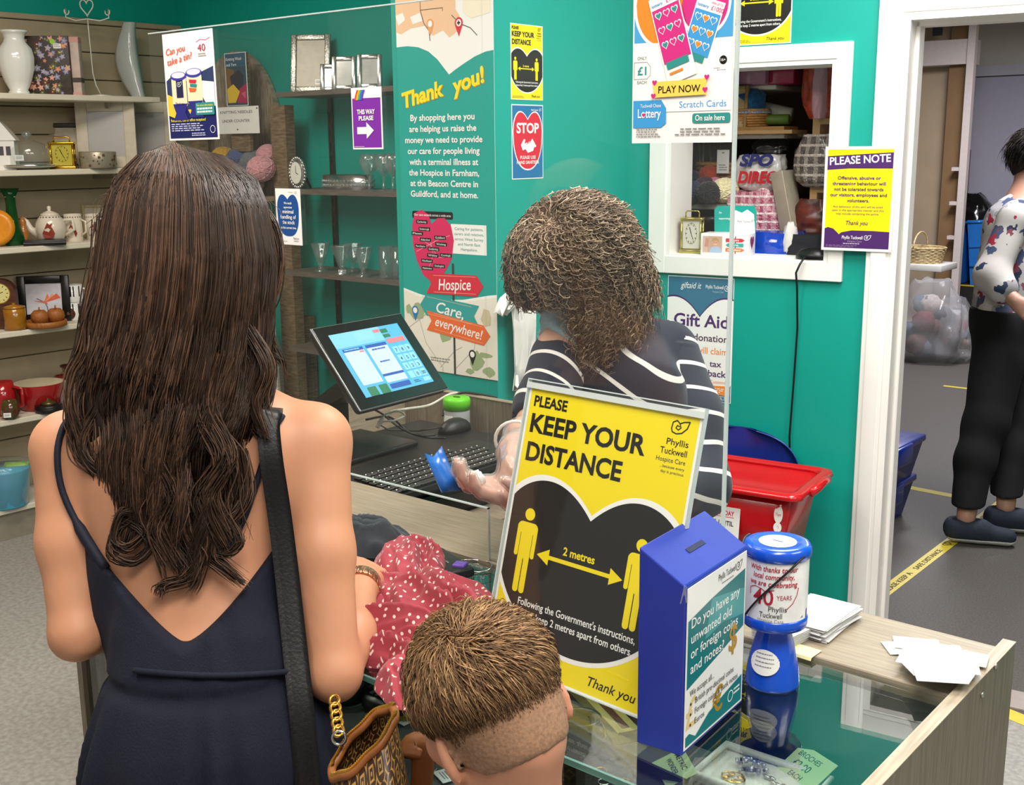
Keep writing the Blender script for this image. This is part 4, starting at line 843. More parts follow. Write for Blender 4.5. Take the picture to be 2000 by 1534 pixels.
p, w, h = spot(5, 47, 592, SZ[3], -4.74); t = thing('honey_jar', 'amber glazed honey jar with a lid on the fourth shelf', 'jar', p); r = w/2; HN2 = mat('#9a6414', .2, 0, .15, 25, coat=.4)
MB().lathe([(r*.85, 0), (r, .01), (r*.97, h*.4), (r, h*.78), (r*.9, h*.8)], HN2, 22).obj('jar_body', t); MB().lathe([(r*.95, h*.8), (r, h*.86), (r*.5, h*.92), (r*.12, h*.94), (r*.15, h)], HN2, 22).obj('lid', t)
def lily(A): A.line([(60, 96), (58, 70), (52, 56), (30, 44)], 3, ink('#6a6878'), 1); [A.poly([(48, 58), (60+q, 30), (66+q*1.2, 44)], ink(c), 2) for q, c in ((0, '#e07a52'), (14, '#e9a070'), (26, '#d8624a'))]; A.poly([(20, 50), (56, 52), (60, 62)], ink('#c8745a'), 3)
q = SP(80, 532, -4.86); photo_frame('photo_frame', 'black and silver frame with an orange flower picture on the fourth shelf', Vector((q.x, q.y, SZ[3])), .22, .205, TOCAM, mat('#1f1d1b', .25, .3), mat('#cfccd4', .3), .035, .12, lily)
p, w, h = spot(48, 128, 622, SZ[3], -4.72); t = thing('wooden_tray', 'round wooden tray under two wooden apples', 'tray', p); TW = woodmat('#a8672c', '#8e5322', 12); r = w/2
MB().lathe([(r*.85, 0), (r, .006), (r, .026), (r*.95, .028), (r*.92, .012), (0, .01)], TW, 32).obj('tray_body', t)
for px, pt, lab in ((75, 594, 'turned wooden apple on the tray, beside the honey jar'), (107, 596, 'turned wooden apple on the tray, away from the honey jar')):
    q, w2, h2 = spot(px-17, px+17, pt, SZ[3]+.012, -4.73); t = thing('wooden_apple', lab, 'ornament', q, 0, 'wooden apples'); r = w2/2; hh = .062
    MB().lathe([(r*k, hh*z) for k, z in ((.45, 0), (.8, .12), (1, .45), (.92, .75), (.6, .97), (.2, .94), (.05, .86))], TW, 22).obj('apple_body', t); MB().tube([(0, 0, hh*.85), (.002, 0, hh*1.2)], .0035, TW, 6).obj('stem', t)
p, w, h = spot(122, 147, 606, SZ[3]); t = thing('wooden_ball', 'small dark wooden ball behind the tray', 'ornament', p); MB().ball((0, 0, w/2), w/2, woodmat('#5e3219', '#452412', 12), 16).obj('ball_body', t)
for k, (pt, pb, lab) in enumerate(((567, 606, 'lower piano key mug of the two stacked on the fourth shelf'), (527, 567, 'upper piano key mug stacked on another'))):
    a, w, h = spot(120, 158, pt, SZ[3], -4.84); hb = SP(140, pb, -4.84).z if k else SZ[3]; t = thing('piano_mug', lab, 'mug', (a.x, a.y, SZ[3]+.0781*k), 0, 'stacked piano mugs'); r = .042; h = .077
    MB().lathe([(r*.95, 0), (r, .004), (r, h), (r*.94, h), (r*.9, .01)], CER, 24, caps=False).obj('mug_body', t)
    b = MB()
    for j in range(7):
        if j % 3 == 2: continue
        a0 = RAD(-100+j*17); b.add([((r+.0008)*cos(a0+x), (r+.0008)*sin(a0+x), z) for x, z in ((0, h*.35), (.13, h*.35), (.13, h*.95), (0, h*.95))], [(0, 1, 2, 3)], BK)
    b.obj('key_print', t)
    q = RAD(40); MB().tube([(r*cos(q), r*sin(q), h*.8), (r*1.6*cos(q), r*1.6*sin(q), h*.7), (r*1.6*cos(q), r*1.6*sin(q), h*.35), (r*cos(q), r*sin(q), h*.2)], .005, CER, 8).obj('handle', t)
# ---- fifth shelf
RD = mat('#a01a1c', .15, 0, .05, coat=.4)
p, w, h = spot(-25, 30, 746, SZ[4]); t = thing('red_mug', 'red mug at the left end of the fifth shelf', 'mug', p); r = w/2*.85
MB().lathe([(r*.8, 0), (r, .01), (r*1.02, h*.5), (r*.9, h), (r*.84, h), (r*.9, .01)], RD, 24, caps=False).obj('mug_body', t); MB().tube([(r*.7, .5*r, h*.85), (r*1.4, r, h*.8), (r*1.4, r, h*.3), (r*.7, .5*r, h*.2)], .008, RD, 8).obj('handle', t)
p, w, h = spot(0, 36, 782, SZ[4]+.0, -4.72); t = thing('tea_light_holder', 'small multicoloured glass tea light holder with a price label', 'candle holder', p); r = w/2
MB().lathe([(r*.6, 0), (r, h*.3), (r*.95, h*.6), (r*.7, h), (r*.6, h), (r*.8, h*.4)], mat('#5a1c16', .15, 0, .3, 45, hex2='#3c4a1e', coat=.4), 18, caps=False).obj('holder_body', t); label_card(t, facing((r*.75, -r*.75, h*.3), TOCAM))
p, w, h = spot(27, 122, 747, SZ[4]); t = thing('red_bowl', 'red bowl with a cream inside on the fifth shelf', 'bowl', p); r = w/2
b = MB(); b.lathe([(r*.7, 0), (r*.78, .01), (r, h*.95), (r, h)], RD, 36); b.f = [f for f in b.f if len(f) == 4 or 0 in f]; b.mi = b.mi[:len(b.f)]; b.sm = b.sm[:len(b.f)]; b.obj('bowl_body', t)
MB().lathe([(r, h), (r*.96, h), (r*.74, .02), (0, .012)], mat('#e3d3b4', .2, 0, .02), 36, caps=False).obj('inside_glaze', t)
p, w, h = spot(68, 120, 782, SZ[4], -4.72); t = thing('lidded_pot', 'low black pot with a small brass lid in front of the red bowl', 'pot', p); r = w/2
MB().lathe([(r*.9, 0), (r, .006), (r, .02), (r*.95, .024), (r, .03), (r*.6, .034)], BLK, 28).obj('pot_body', t); MB().lathe([(r*.6, .034), (r*.5, .045), (r*.2, .052), (r*.12, .06), (0, .062)], mat('#6b5a3a', .3, .7), 20).obj('lid', t)
p, w, h = spot(117, 147, 713, SZ[4], -4.78); t = thing('trumpet_vase', 'slim dark red glass trumpet vase beside the red bowl', 'vase', p); r = w/2
MB().lathe([(r*k, h*q) for k, q in ((.9, 0), (.95, .02), (.3, .08), (.28, .3), (.4, .7), (.6, .88), (1, .97), (1.02, 1), (.9, .99), (.3, .7))], mat('#3a0f14', .08, 0, .05, coat=.6), 20, caps=False).obj('vase_body', t)
p, w, h = spot(106, 141, 733, SZ[4], -4.88); t = thing('red_rim_mug', 'white mug with a red rim behind the trumpet vase', 'mug', p); r = w/2*.95
MB().lathe([(r*.9, 0), (r, .01), (r, h*.86)], CER, 22).obj('mug_body', t); MB().lathe([(r, h*.86), (r, h), (r*.9, h), (r*.85, h*.5)], RD, 22, caps=False).obj('rim', t)
p, w, h = spot(120, 142, 790, SZ[4], -4.72); t = thing('pink_shell', 'small pink ornament by the foot of the trumpet vase', 'ornament', p); MB().ball((0, 0, .018), (.024, .02, .019), mat('#c98a84', .4), 12).obj('ornament_body', t)
# ---- lowest shelf
p, w, h = spot(-45, 55, 905, SZ[5], -4.76); t = thing('gift_bucket', 'turquoise bucket wrapped in clear film with a green label on the lowest shelf', 'bucket', p); r = w/2
MB().lathe([(r*.78, 0), (r*.8, .005), (r*.98, h*.85), (r, h*.9)], mat('#4aa5c4', .35, 0, .04), 32).obj('bucket_body', t)
MB().lathe([(r*.8, .01), (r*1.02, h*.85), (r*1.06, h), (r*.98, h*1.02), (r*.6, h*1.01), (0, h)], clear('film', (.96, .97, .97), .1, 1.5, .06), 24, wob=lambda a, z: 1+.02*cos(9*a)+.015*cos(23*a)).obj('film_wrap', t)
A = Art(.1, .07, 100, 70, T=TR(-.05+r*.1, .03, h*.95, RAD(12), 0, TOCAM), base=mat('#7db53c', .4)); A.poly(circ(50, 35, 40, 24), ink('#a6d46a'), 1); A.mb.obj('label_card', t)
# ================================================================== back wall: greywood shelves, glassware and frames
GW = woodmat('#6f665e', '#5a524b', 12, (1, 20, 20), .5); WY = 3.2
WZ = [1.882, 1.481, 1.133, .80]
for z, lab in zip(WZ, ('top greywood shelf with silver frames on the teal back wall', 'middle greywood shelf with crystal on the teal back wall', 'greywood shelf holding sundae glasses on the teal back wall', 'low greywood shelf mostly hidden behind the till screen')):
    b = MB(); b.box(-3.955, -2.562, WY, 3.44, z-.02, z, GW); o = b.obj('wall_shelf', label=lab, cat='shelf', group='greywood shelves')
CHR = mat('#5c5c5c', .3, .9, .05)
for x, zt, lab in ((at_y(648, 300, 3.43).x, 1.99, 'slotted metal upright behind the middle of the greywood shelves'), (at_y(458, 80, 3.43).x, 2.06, 'slotted metal upright rising behind the wooden arch')):
    b = MB(); b.box(x-.012, x+.012, 3.425, 3.44, .1, zt, CHR)
    for i in range(28): b.box(x-.003, x+.003, 3.4245, 3.426, .2+i*.06, .235+i*.06, BLK)
    b.obj('shelf_upright', label=lab, cat='shelf upright')
def WP(px, py, y=3.3): return at_y(px, py, y)
FACE = RAD(-28)
def mosaic(A):
    pass
MOS = mat('#7d7d78', .25, .8, .5, 220, .6, hex2='#c8c6be'); MIR = mat('#c3bdb0', .12, .35, .03)
q = WP(606, 180, 3.31); photo_frame('photo_frame', 'large silver mosaic photo frame on the top greywood shelf', Vector((q.x, q.y, WZ[0])), .17, .245, RAD(34), MOS, mat('#b7ab97', .3), .024, .22, None, sticker=True)
for px, pt, w, h, lab in ((645, 120, .085, .115, 'small mirrored frame tucked behind the large mosaic frame'), (672, 112, .1, .135, 'mirrored photo frame beside the large mosaic frame'), (722, 110, .1, .135, 'mirrored photo frame standing alone near the pillar')):
    q = WP(px, 175, 3.28 if px != 645 else 3.34); photo_frame('photo_frame', lab, Vector((q.x, q.y, WZ[0])), w, h, RAD(36), SIL, mat('#d9d9d6', .15, .3), .018, .18, None, 'small mirrored frames')
q = WP(582, 365, 3.24); t = thing('oval_clock', 'oval silver clock with a beaded rim on the middle greywood shelf', 'clock', (q.x, q.y, WZ[1]), RAD(0)); b = MB()
for k in range(26):
    a = 2*pi*k/26; b.ball((.05*cos(a), -.0, .068+.062*sin(a)), .0085, SIL, 8)
b.lathe([(0, -.01), (.046, -.008), (.05, 0), (.046, .008)], SIL, 26, TR(0, .004, .068) @ Matrix.Diagonal((1, 1, 1.22, 1)) @ Matrix.Rotation(pi/2, 4, 'X')); b.obj('clock_rim', t)
A = Art(.08, .1, 80, 100, T=TR(-.04, -.0085, .118, pi/2)); A.poly(circ(40, 50, 36, 46), ink('#e9e6dc'), 0); A.line([(40, 50), (40, 22)], 3, BK, 1); A.line([(40, 50), (54, 56)], 3, BK, 1); A.mb.obj('dial', t)
MB().tube([(0, .02, .09), (0, .07, .004)], .006, BLK, 6).obj('strut', t)
q = WP(680, 365, 3.3); t = thing('crystal_tray', 'oval silver and crystal dish on the middle greywood shelf', 'dish', (q.x, q.y, WZ[1]), RAD(0)); 
b = MB(); b.lathe([(.13, 0), (.135, .01), (.14, .06), (.134, .06), (.128, .01)], SIL, 48, Matrix.Diagonal((1, .45, 1, 1)), wob=lambda a, z: 1+.02*cos(40*a+z*300), caps=False); b.lathe([(0, .002), (.13, .002)], SIL, 30, Matrix.Diagonal((1, .45, 1, 1)), caps=False); b.obj('dish_body', t)
b = MB()
for k in range(44):
    a = 2*pi*k/44
    for z in (.018, .036): b.ball((.139*cos(a+z*2), .139*.47*sin(a+z*2), z), .008, CRY, 6)
b.obj('crystal_beads', t)
def goblet(): 
    t = thing('wine_glass', 'cut crystal wine glass in front of the crystal dish', 'wine glass', (0, 0, 0), 0, 'cut crystal wine glasses')
    MB().lathe([(.032, 0), (.03, .003), (.006, .008), (.005, .05), (.012, .062), (.034, .09), (.038, .12), (.034, .145), (.032, .145), (.036, .12), (.03, .09), (0, .066)], CRY, 18, wob=lambda a, z: 1+(.03*cos(12*a+z*200) if .06 < z < .13 else 0), caps=False).obj('glass_body', t); return t
g = goblet(); q = WP(722, 368, 3.24); g.location = (q.x, q.y, WZ[1])
for px, lab in ((750, 'cut crystal wine glass with a white sticker nearest the banner'), (768, 'cut crystal wine glass half hidden by the banner')):
    q = WP(px, 365, 3.27); g2 = dup(g, (q.x, q.y, WZ[1]), .4, lab)
    if px == 750: label_card(g2, facing((.02, -.036, .12), 0), .018, .024)
SUND = [(.03, 0), (.031, .004), (.012, .012), (.01, .025), (.018, .04), (.03, .085), (.04, .115), (.044, .12), (.041, .12), (.026, .085), (.012, .042), (0, .036)]
def sundae():
    t = thing('sundae_glass', 'fluted sundae glass nearest the wooden post', 'sundae glass', (0, 0, 0), 0, 'fluted sundae glasses')
    MB().lathe(SUND, CRY, 28, wob=lambda a, z: 1+(.07*cos(7*a) if z > .08 else .03*cos(7*a)), caps=False).obj('glass_body', t); return t
s0 = sundae(); q = WP(627, 524, 3.26); s0.location = (q.x, q.y, WZ[2])
for px, y, lab in ((668, 3.23, 'fluted sundae glass with a white price label at its foot'), (709, 3.22, 'fluted sundae glass beside the straight tumblers'), (690, 3.34, 'fluted sundae glass in the row behind the others')):
    q = WP(px, 524, y); s2 = dup(s0, (q.x, q.y, WZ[2]), px*.1, lab)
    if px == 668: label_card(s2, facing((0, -.033, .008), 0), .032, .018)
def tumbler():
    t = thing('tumbler', 'straight clear tumbler beside the sundae glasses', 'tumbler', (0, 0, 0), 0, 'straight tumblers'); MB().lathe([(.026, 0), (.028, .004), (.032, .13), (.03, .13), (.025, .014), (0, .012)], CRY, 24, caps=False).obj('glass_body', t); return t
t0 = tumbler(); q = WP(755, 530, 3.23); t0.location = (q.x, q.y, WZ[2])
q = WP(778, 534, 3.25); dup(t0, (q.x, q.y, WZ[2]), 0, 'straight tumbler half hidden by the banner edge')
# ================================================================== rustic wooden display
RW = woodmat('#8a745a', '#62503c', 7, (3, 3, 18), .75, .3); RW2 = woodmat('#a39684', '#7d6f5d', 7, (18, 3, 3), .75, .3); WW = woodmat('#c9c6bb', '#a8a296', 7, (3, 3, 14), .7, .3)
pr_ = at_y(548, 206, 3.3); xr_ = pr_.x; zt_ = pr_.z
t = thing('wooden_display', 'rustic pallet wood display with an arched back and wool compartment', 'display stand', (xr_-.35, 3.34, 0))
def loc(b, n, **k): return b.obj(n, t, loc=-Vector(t.location), **k)
b = MB(); b.box(xr_-.05, xr_+.05, 3.28, 3.33, 0, zt_, RW); loc(b, 'post')
b = MB(); b.box(xr_-.66, xr_-.58, 3.28, 3.33, 0, zt_, RW); loc(b, 'post')
ap = at_y(458, 100, 3.41); ar = at_y(543, 205, 3.41); rx = ar.x-ap.x
poly = [(ap.x+rx*cos(a), 1.5+(ap.z-1.5)*(.0+1*sin(a))) for a in [pi*i/24 for i in range(25)]]; ca_ = 1.5
poly = [(ap.x+rx, 1.5)]+[(ap.x+rx*cos(a), ar.z-.14+(ap.z-ar.z+.14)*sin(a)) for a in [pi*i/24 for i in range(25)]]+[(ap.x-rx, 1.5)]
b = MB(); b.prism(poly, 3.405, 3.432, RW2, Matrix(((1,0,0,0),(0,0,1,0),(0,1,0,0),(0,0,0,1)))); loc(b, 'arched_back')
cz = at_y(520, 270, 3.05).z
zs = at_y(490, 357, 3.235).z-.06
b = MB(); b.box(xr_-.58, xr_-.05, 3.2, 3.40, zs-.02, zs, RW2); b.box(xr_-.58, xr_-.05, 3.385, 3.40, zs, 1.56, RW2); b.box(xr_-.58, xr_-.05, 3.185, 3.2, zs-.05, zs+.05, RW2); loc(b, 'wool_shelf')
b = MB(); b.box(xr_-.58, xr_-.05, 3.3, 3.32, 0, .75, WW); loc(b, 'front_boards')
b = MB()
for i in range(5): b.box(xr_-.04, xr_+.01, 3.33+i*.02, 3.348+i*.02, 0, .9, RW)
loc(b, 'side_slats')
# white-washed crate leaning beside the post
q0 = at_y(520, 800, 3.12); c = thing('whitewashed_crate', 'whitewashed slatted crate side standing against the wooden display', 'crate', (q0.x, 3.12, 0), RAD(8))
for i in range(4):
    b = MB(); b.box(-.16+i*.07, -.095+i*.07, -.012, .0, 0, 1.12-.03*(3-i)**1.0, WW, TR(0, 0, 0, RAD(-3), RAD(-5))); b.obj('slat', c)
b = MB(); b.box(-.16, .12, 0, .015, .5, .56, WW, TR(0, 0, 0, RAD(-3), RAD(-5))); b.obj('batten', c)
# wool
def yarn(name, c, col, r, lab, grp, sx=1):
    m = mat(col, .9, 0, .15, 120, .5, stretch=(1, .25, 1), sheen=.3); b = MB(); b.ball((0, 0, 0), (r*sx, r, r*.92), m, 18)
    rn = random.Random(lab)
    for k in range(16):
        n = Vector((rn.gauss(0, 1), rn.gauss(0, 1), rn.gauss(0, 1))).normalized(); u = n.orthogonal().normalized(); v = n.cross(u); rr = r*1.0
        b.tube([((u*cos(a)+v*sin(a))*rr*.985+n*rr*.17*rn.choice((-1, 1))*0+n*rr*(k-8)*.02)*1 for a in [2*pi*i/18 for i in range(18)]], r*.055, m, 5, closed=True, T=Matrix.Diagonal((sx, 1, .92, 1)))
    return b.obj(name, loc=c, label=lab, cat='wool ball', group=grp)
for px, py, r, col, lab in ((436, 312, .062, '#c59a2a', 'mustard yellow wool ball in the wooden display'), (470, 312, .062, '#4a5580', 'slate blue wool ball beside the mustard one'), (496, 318, .06, '#6b7078', 'grey wool ball in the wooden display beside the pink ones'), (524, 303, .05, '#c98f98', 'pink wool ball topmost against the wooden post'), (510, 330, .06, '#cf949b', 'pink wool ball in the middle of the pink ones'), (452, 338, .06, '#3a4066', 'navy wool ball in front of the mustard one'), (478, 340, .055, '#5a5f68', 'dark grey wool ball above the woman\'s hair'), (490, 357, .055, '#c58c94', 'lowest pink wool ball, partly behind the woman\'s hair'), (415, 330, .055, '#b98d22', 'mustard yellow wool ball half hidden by hair')):
    yy = 3.31 if py < 325 else 3.235; q = at_y(px, py, yy); yarn('wool_ball', (q.x, yy, q.z), col, r, lab, 'wool balls in the wooden display', 1.1)
# knitting signs
def needles(A):
    A.rect(0, 0, 230, 160, PAP, 1); A.text('KNITTING NEEDLES', 28, 40, 17, DGR, w=170, bold=.0); A.text('UNDER COUNTER', 36, 92, 17, DGR, w=146, bold=.0); A.poly(circ(222, 14, 4), BK, 3); A.poly(circ(116, 136, 4), BK, 3)
a, c_, d = at_y(428, 210, 3.26), at_y(505, 209, 3.26), at_y(428, 262, 3.26)
wall_art('sign', 'white knitting needles under counter sign on the wooden display', 'sign', a+Vector((-.03, 0, 0)), Vector((c_.x, 3.26, a.z)), Vector((a.x-.03, 3.26, d.z)), 230, 160, needles)
def knit(A):
    A.rect(4, 4, 136, 336, ink('#2a4a5e'), 1); A.rect(4, 4, 136, 90, ink('#2d5a74'), 2); A.text('Knitting Wool', 10, 48, 20, WHT, w=100, bold=.005, k=4); A.text('and Yarn', 10, 84, 20, WHT, w=66, bold=.005, k=4)
    A.poly([(4, 90), (60, 110), (40, 250), (4, 260)], ink('#7a5a34'), 2); A.poly([(30, 150), (90, 110), (120, 150), (110, 240), (60, 260), (40, 220)], ink('#26263a'), 3); A.poly([(8, 230), (50, 200), (90, 250), (60, 320), (10, 320)], ink('#e0bd2e'), 4); A.poly([(90, 230), (134, 200), (134, 326), (70, 320)], ink('#a8234e'), 3); A.poly([(100, 260), (128, 250), (124, 300)], ink('#c95a86'), 4)
a, c_, d = at_y(438, 105, 3.27), at_y(480, 102, 3.27), at_y(439, 208, 3.27)
wall_art('sign', 'small knitting wool and yarn picture card above the white sign', 'sign', a, Vector((c_.x, 3.27, a.z)), Vector((a.x, 3.27, d.z)), 140, 340, knit)
b = MB(); b.box(a.x+.01, c_.x-.01, 3.274, 3.29, d.z-.2, a.z, RW); loc(b, 'sign_batten')
# ================================================================== things on the counter
GZ = .9445
def wrap(mb, r, a0=0, z0=0):
    mb.v = [((r+z)*cos(a0+x/r), (r+z)*sin(a0+x/r), z0+y) for x, y, z in mb.v]; return mb
# --- blue coin box
BB = mat('#27399c', .35, 0, .03, 40, .04)
def coin_box():
    A0 = Vector((-.70, 1.065, GZ)); B0 = Vector((-.64, 1.07, GZ)); C0 = Vector((-.651, 1.237, GZ)); D0 = C0+(A0-B0)
    o = A0; t = thing('coin_box', 'tall blue foreign coin collection box with a slot in its sloping lid', 'collection box', (A0+B0+C0+D0)/4)
    hs = [.249, .213, .212, .249]; P = [p-Vector(t.location) for p in (A0, B0, C0, D0)]
    T4 = [p+Vector((0, 0, h)) for p, h in zip(P, hs)]
    bm = bmesh.new(); vs = [bm.verts.new(p) for p in P+T4]
    for f in ((3, 2, 1, 0), (4, 5, 6, 7), (0, 1, 5, 4), (1, 2, 6, 5), (2, 3, 7, 6), (3, 0, 4, 7)): bm.faces.new([vs[i] for i in f])
    bmesh.ops.bevel(bm, geom=bm.edges[:], offset=.0022, segments=2, profile=.5, affect='EDGES'); bm.verts.index_update()
    b = MB(); b.add([v.co[:] for v in bm.verts], [[v.index for v in f.verts] for f in bm.faces], BB); bm.free(); b.obj('box_body', t)
    ex = (T4[2]-T4[1]).normalized(); ey = (T4[0]-T4[1]).normalized(); c = (T4[0]+T4[1]+T4[2]+T4[3])/4
    b = MB(); b.box(-.021, .021, -.0035, .0035, .0002, .0006, ink('#0e1640')); b.obj('coin_slot', t, M=frame(c, ex, ey))
    tl = T4[1]+Vector((.0012, .004, -.004)); tr = T4[2]+Vector((.0012, -.004, -.004)); bl = P[1]+Vector((.0012, .004, .006))
    M, w, h = sheet_frame(tl, tr, bl); A = Art(w, h, 100, 128, base=PAP, thick=.0006, step=.0001); TB = ink('#17777c', .3)
    A.text('Phyllis Tuckwell', 50, 10, 5.5, DGR, w=30, bold=.0); leaf_logo(A, 86, 8, 9, DGR); A.lines(56, 80, 13, 15, 1, GRY)
    A.poly([(2, 26), (40, 20), (98, 14), (98, 62), (60, 70), (2, 80)], TB, 1); A.poly([(40, 20), (98, 30), (98, 52), (60, 46), (30, 50)], ink('#3d9a9c', .3), 2)
    for i, (s, w_) in enumerate((('Do you have any', 82), ('unwanted old', 68), ('or foreign coins', 80), ('and notes?', 56))): A.text(s, 7, 33+i*12, 8, WHT, w=w_, bold=.01)
    GC = mat('#c99a2e', .3, .3, .05); A.text('$', 72, 76, 22, GC, bold=.015, k=5); A.text('€', 46, 118, 20, GC, bold=.02, k=5); A.text('£', 2, 112, 24, ink('#e0c48a'), bold=.02, k=1)
    for i, (s, w_) in enumerate((('We accept all...', 40), ('British pre-decimal coins', 66), ('Foreign coins & bank notes', 74), ('Euros', 16))):
        A.text(s, 7 if not i else 16, 87+i*8.4, 5, DGR, w=w_, bold=.003, k=6)
        if i: A.poly(circ(9, 85+i*8.4, 1.1), BK, 6)
    A.poly([(2, 118), (8, 117), (18, 123), (40, 113), (70, 108), (98, 104), (98, 126), (2, 126)], TB, 3); A.ring(circ(78, 115, 4.5, 4.5, 14), .8, WHT, 4); A.lines(84, 96, 111, 118, 2, WHT, k=4)
    A.mb.obj('printed_sheet', t, M=Matrix.Translation(Vector((0, 0, 0))) @ M)
    b = MB(); q = T4[1]; b.add([q+Vector(v) for v in ((-.001, -.001, .001), (.003, -.001, .001), (.003, .004, -.02), (-.006, -.0012, -.022))], [(0, 1, 2, 3)], clear('sticky_tape', (.95, .95, .93), .2, 1.4, .2)); b.obj('tape_strip', t)
coin_box()
# --- collecting tin
def tin():
    t = thing('collecting_tin', 'blue and white charity collecting tin on a flared stand beside the coin box', 'collecting tin', (-.648, 1.313, GZ), 0); t.scale = (.98, .98, .905)
    BT = mat('#1450c8', .25, 0, .03, coat=.4)
    MB().lathe([(.036, 0), (.0365, .004), (.034, .03), (.028, .06), (.0225, .085), (.022, .092), (.03, .094)], BT, 36).obj('stand', t)
    MB().lathe([(.03, .093), (.042, .095), (.0435, .1), (.0435, .108), (.0425, .112)], BT, 40).obj('base_ring', t)
    MB().lathe([(.0422, .108), (.0422, .205)], mat('#ecebe8', .3), 48, caps=False).obj('tin_body', t, label='white printed wrap of the tin')
    a0 = RAD(-68)
    A = Art(.115, .095, 115, 95, T=TR(-.0575, .205, .0003), step=.00008); R2 = ink('#b01f36')
    A.text('With thanks to our', 57, 17, 8, R2, w=66, al='c', bold=.015, shear=.15); A.text('local community,', 57, 28, 8, R2, w=56, al='c', bold=.015, shear=.15); A.text('we are celebrating', 57, 39, 8, R2, w=66, al='c', bold=.015, shear=.15)
    A.text('40', 30, 67, 24, R2, w=28, bold=.01); A.text('YEARS', 62, 58, 7, R2, w=20, bold=0)
    A.line([(24, 56), (24, 46), (32, 42), (42, 44), (48, 48), (58, 44), (92, 42), (90, 52), (84, 64), (76, 72)], 1.1, R2); A.text('Phyllis', 52, 76, 8, DGR, w=24, bold=.006); A.text('Tuckwell', 40, 86, 8, DGR, w=30, bold=.006); A.text('Hospice Care', 38, 93, 5.5, GRY, w=34, bold=0)
    A.poly([(0, 95), (0, 82), (16, 90), (30, 95)], ink('#4a1430'), 1); A.poly([(115, 95), (115, 78), (100, 88), (84, 95)], ink('#2a3a9a'), 1)
    wrap(A.mb, .0422, a0).obj('print', t)
    MB().lathe([(.0425, .2), (.0445, .202), (.045, .212), (.0425, .218), (.036, .2205), (.03, .219), (0, .219)], BT, 44).obj('lid', t)
    A = Art(.06, .06, 60, 60, T=TR(-.03, .03, .2192), step=.0001); A.poly(circ(30, 30, 25), ink('#f5f5f2', .25), 1); A.rect(22, 28, 38, 31, ink('#0d2a80'), 2); A.mb.obj('lid_sticker', t, label='round white sticker on the blue lid')
    A = Art(.05, .05, 50, 50, T=TR(-.025, .07, 0)); [A.rect(6.5+i, 25-math.sqrt(max(.5, 18.5**2-(i+.5-18.5)**2)), 7.5+i, 25+math.sqrt(max(.5, 18.5**2-(i+.5-18.5)**2)), ink('#e9e8e2'), 3) for i in range(37)]
    for i in range(4): A.line([(9, 16+i*6), (41, 16+i*6)], .5, GRY, 5)
    for i, s in enumerate(range(4)): A.lines(14, 38, 12+i*6, 15+i*6, 1, ink('#7a7a86'), k=5)
    mb = A.mb; mb.v = [((.0375-.012*max(0, (y-.02))/.065+.0006+z)*cos(a0-.28+x/.03), (.0375-.012*max(0, (y-.02))/.065+.0006+z)*sin(a0-.28+x/.03), y) for x, y, z in mb.v]; mb.obj('round_label', t, label='round handwritten label on the blue stand')
    b = MB(); P = [(.0452*cos(a0+.95-s*1.9-.0), .0452*sin(a0+.95-s*1.9), .21-.098*s**1.3) for s in [i/14 for i in range(15)]]; b.tube(P, .0016, BLK, 6); P = [(.0455*cos(a), .0455*sin(a), .214+.004*sin((a-a0)*2)) for a in [a0-1.0-.1*i for i in range(12)]]; b.tube(P, .0018, BLK, 6); b.obj('cord', t, label='black carrying cord hanging diagonally across the tin')
tin()
# --- white cards and notes on the ledge
CARD = mat('#dcdcdb', .4, 0, .01)
def card(c, rz, w, h, lab, grp, tilt=0, lines=True):
    A = Art(w, h, 85, 55, T=TR(0, 0, 0, tilt) @ TR(-w/2, h/2, .0008), base=CARD, thick=.0008)
    if lines: A.lines(12, 50, 8, 14, 2, ink('#b5b5bb'), k=1)
    return A.mb.obj('card', loc=c, rz=rz, label=lab, cat='card', group=grp)
rn = random.Random(5)
for i in range(13):
    p = at_z(1597+rn.uniform(-3, 3), 1219+rn.uniform(-2, 2), CT); card((p.x, p.y, CT+.001+i*.0016), RAD(88)+rn.uniform(-.09, .09), .118, .078, 'plain white card in the neat stack behind the collecting tin', 'neat stack of white cards')
for i in range(8):
    p = at_z(1524, 1249, CT); card((p.x, p.y, CT+.001+i*.0022), RAD(80)+rn.uniform(-.04, .04), .06, .06, 'white card in the low stack partly hidden by the collecting tin', 'low stack of white cards')
pil = [(1772, 1268, 20), (1790, 1262, 5), (1812, 1272, -14), (1835, 1280, 12), (1852, 1290, -25), (1800, 1290, 40), (1825, 1302, 8), (1862, 1303, 30), (1880, 1302, -8), (1840, 1318, 18), (1800, 1314, -10), (1862, 1325, 4), (1815, 1332, 24), (1850, 1342, -16), (1832, 1350, 10)]
for i, (px, py, a) in enumerate(pil):
    p = at_z(px, py, CT); card((p.x, p.y, CT+.0012+i*.0015), RAD(20+a), .062, .042, 'white card in the scattered pile at the end of the ledge', 'scattered pile of white cards', RAD(rn.uniform(-1.5, 1.5)))
PI_ = mat('#e6e0a0', .5, 0, .03); p = at_z(1560, 1272, CT)
b = MB(); b.grid([[(-.02, .018, .001), (.026, .018, .001)], [(-.02, -.004, .0012), (.026, -.004, .0012)], [(-.02, -.012, .0005), (.026, -.012, .001)], [(-.02, -.014, -.003), (.026, -.014, -.003)]], PI_, False, thick=.0004); b.obj('sticky_note', loc=(p.x, p.y, CT+.0004), rz=RAD(-2), label='blank yellow sticky note folded over the ledge behind the tin', cat='sticky note')
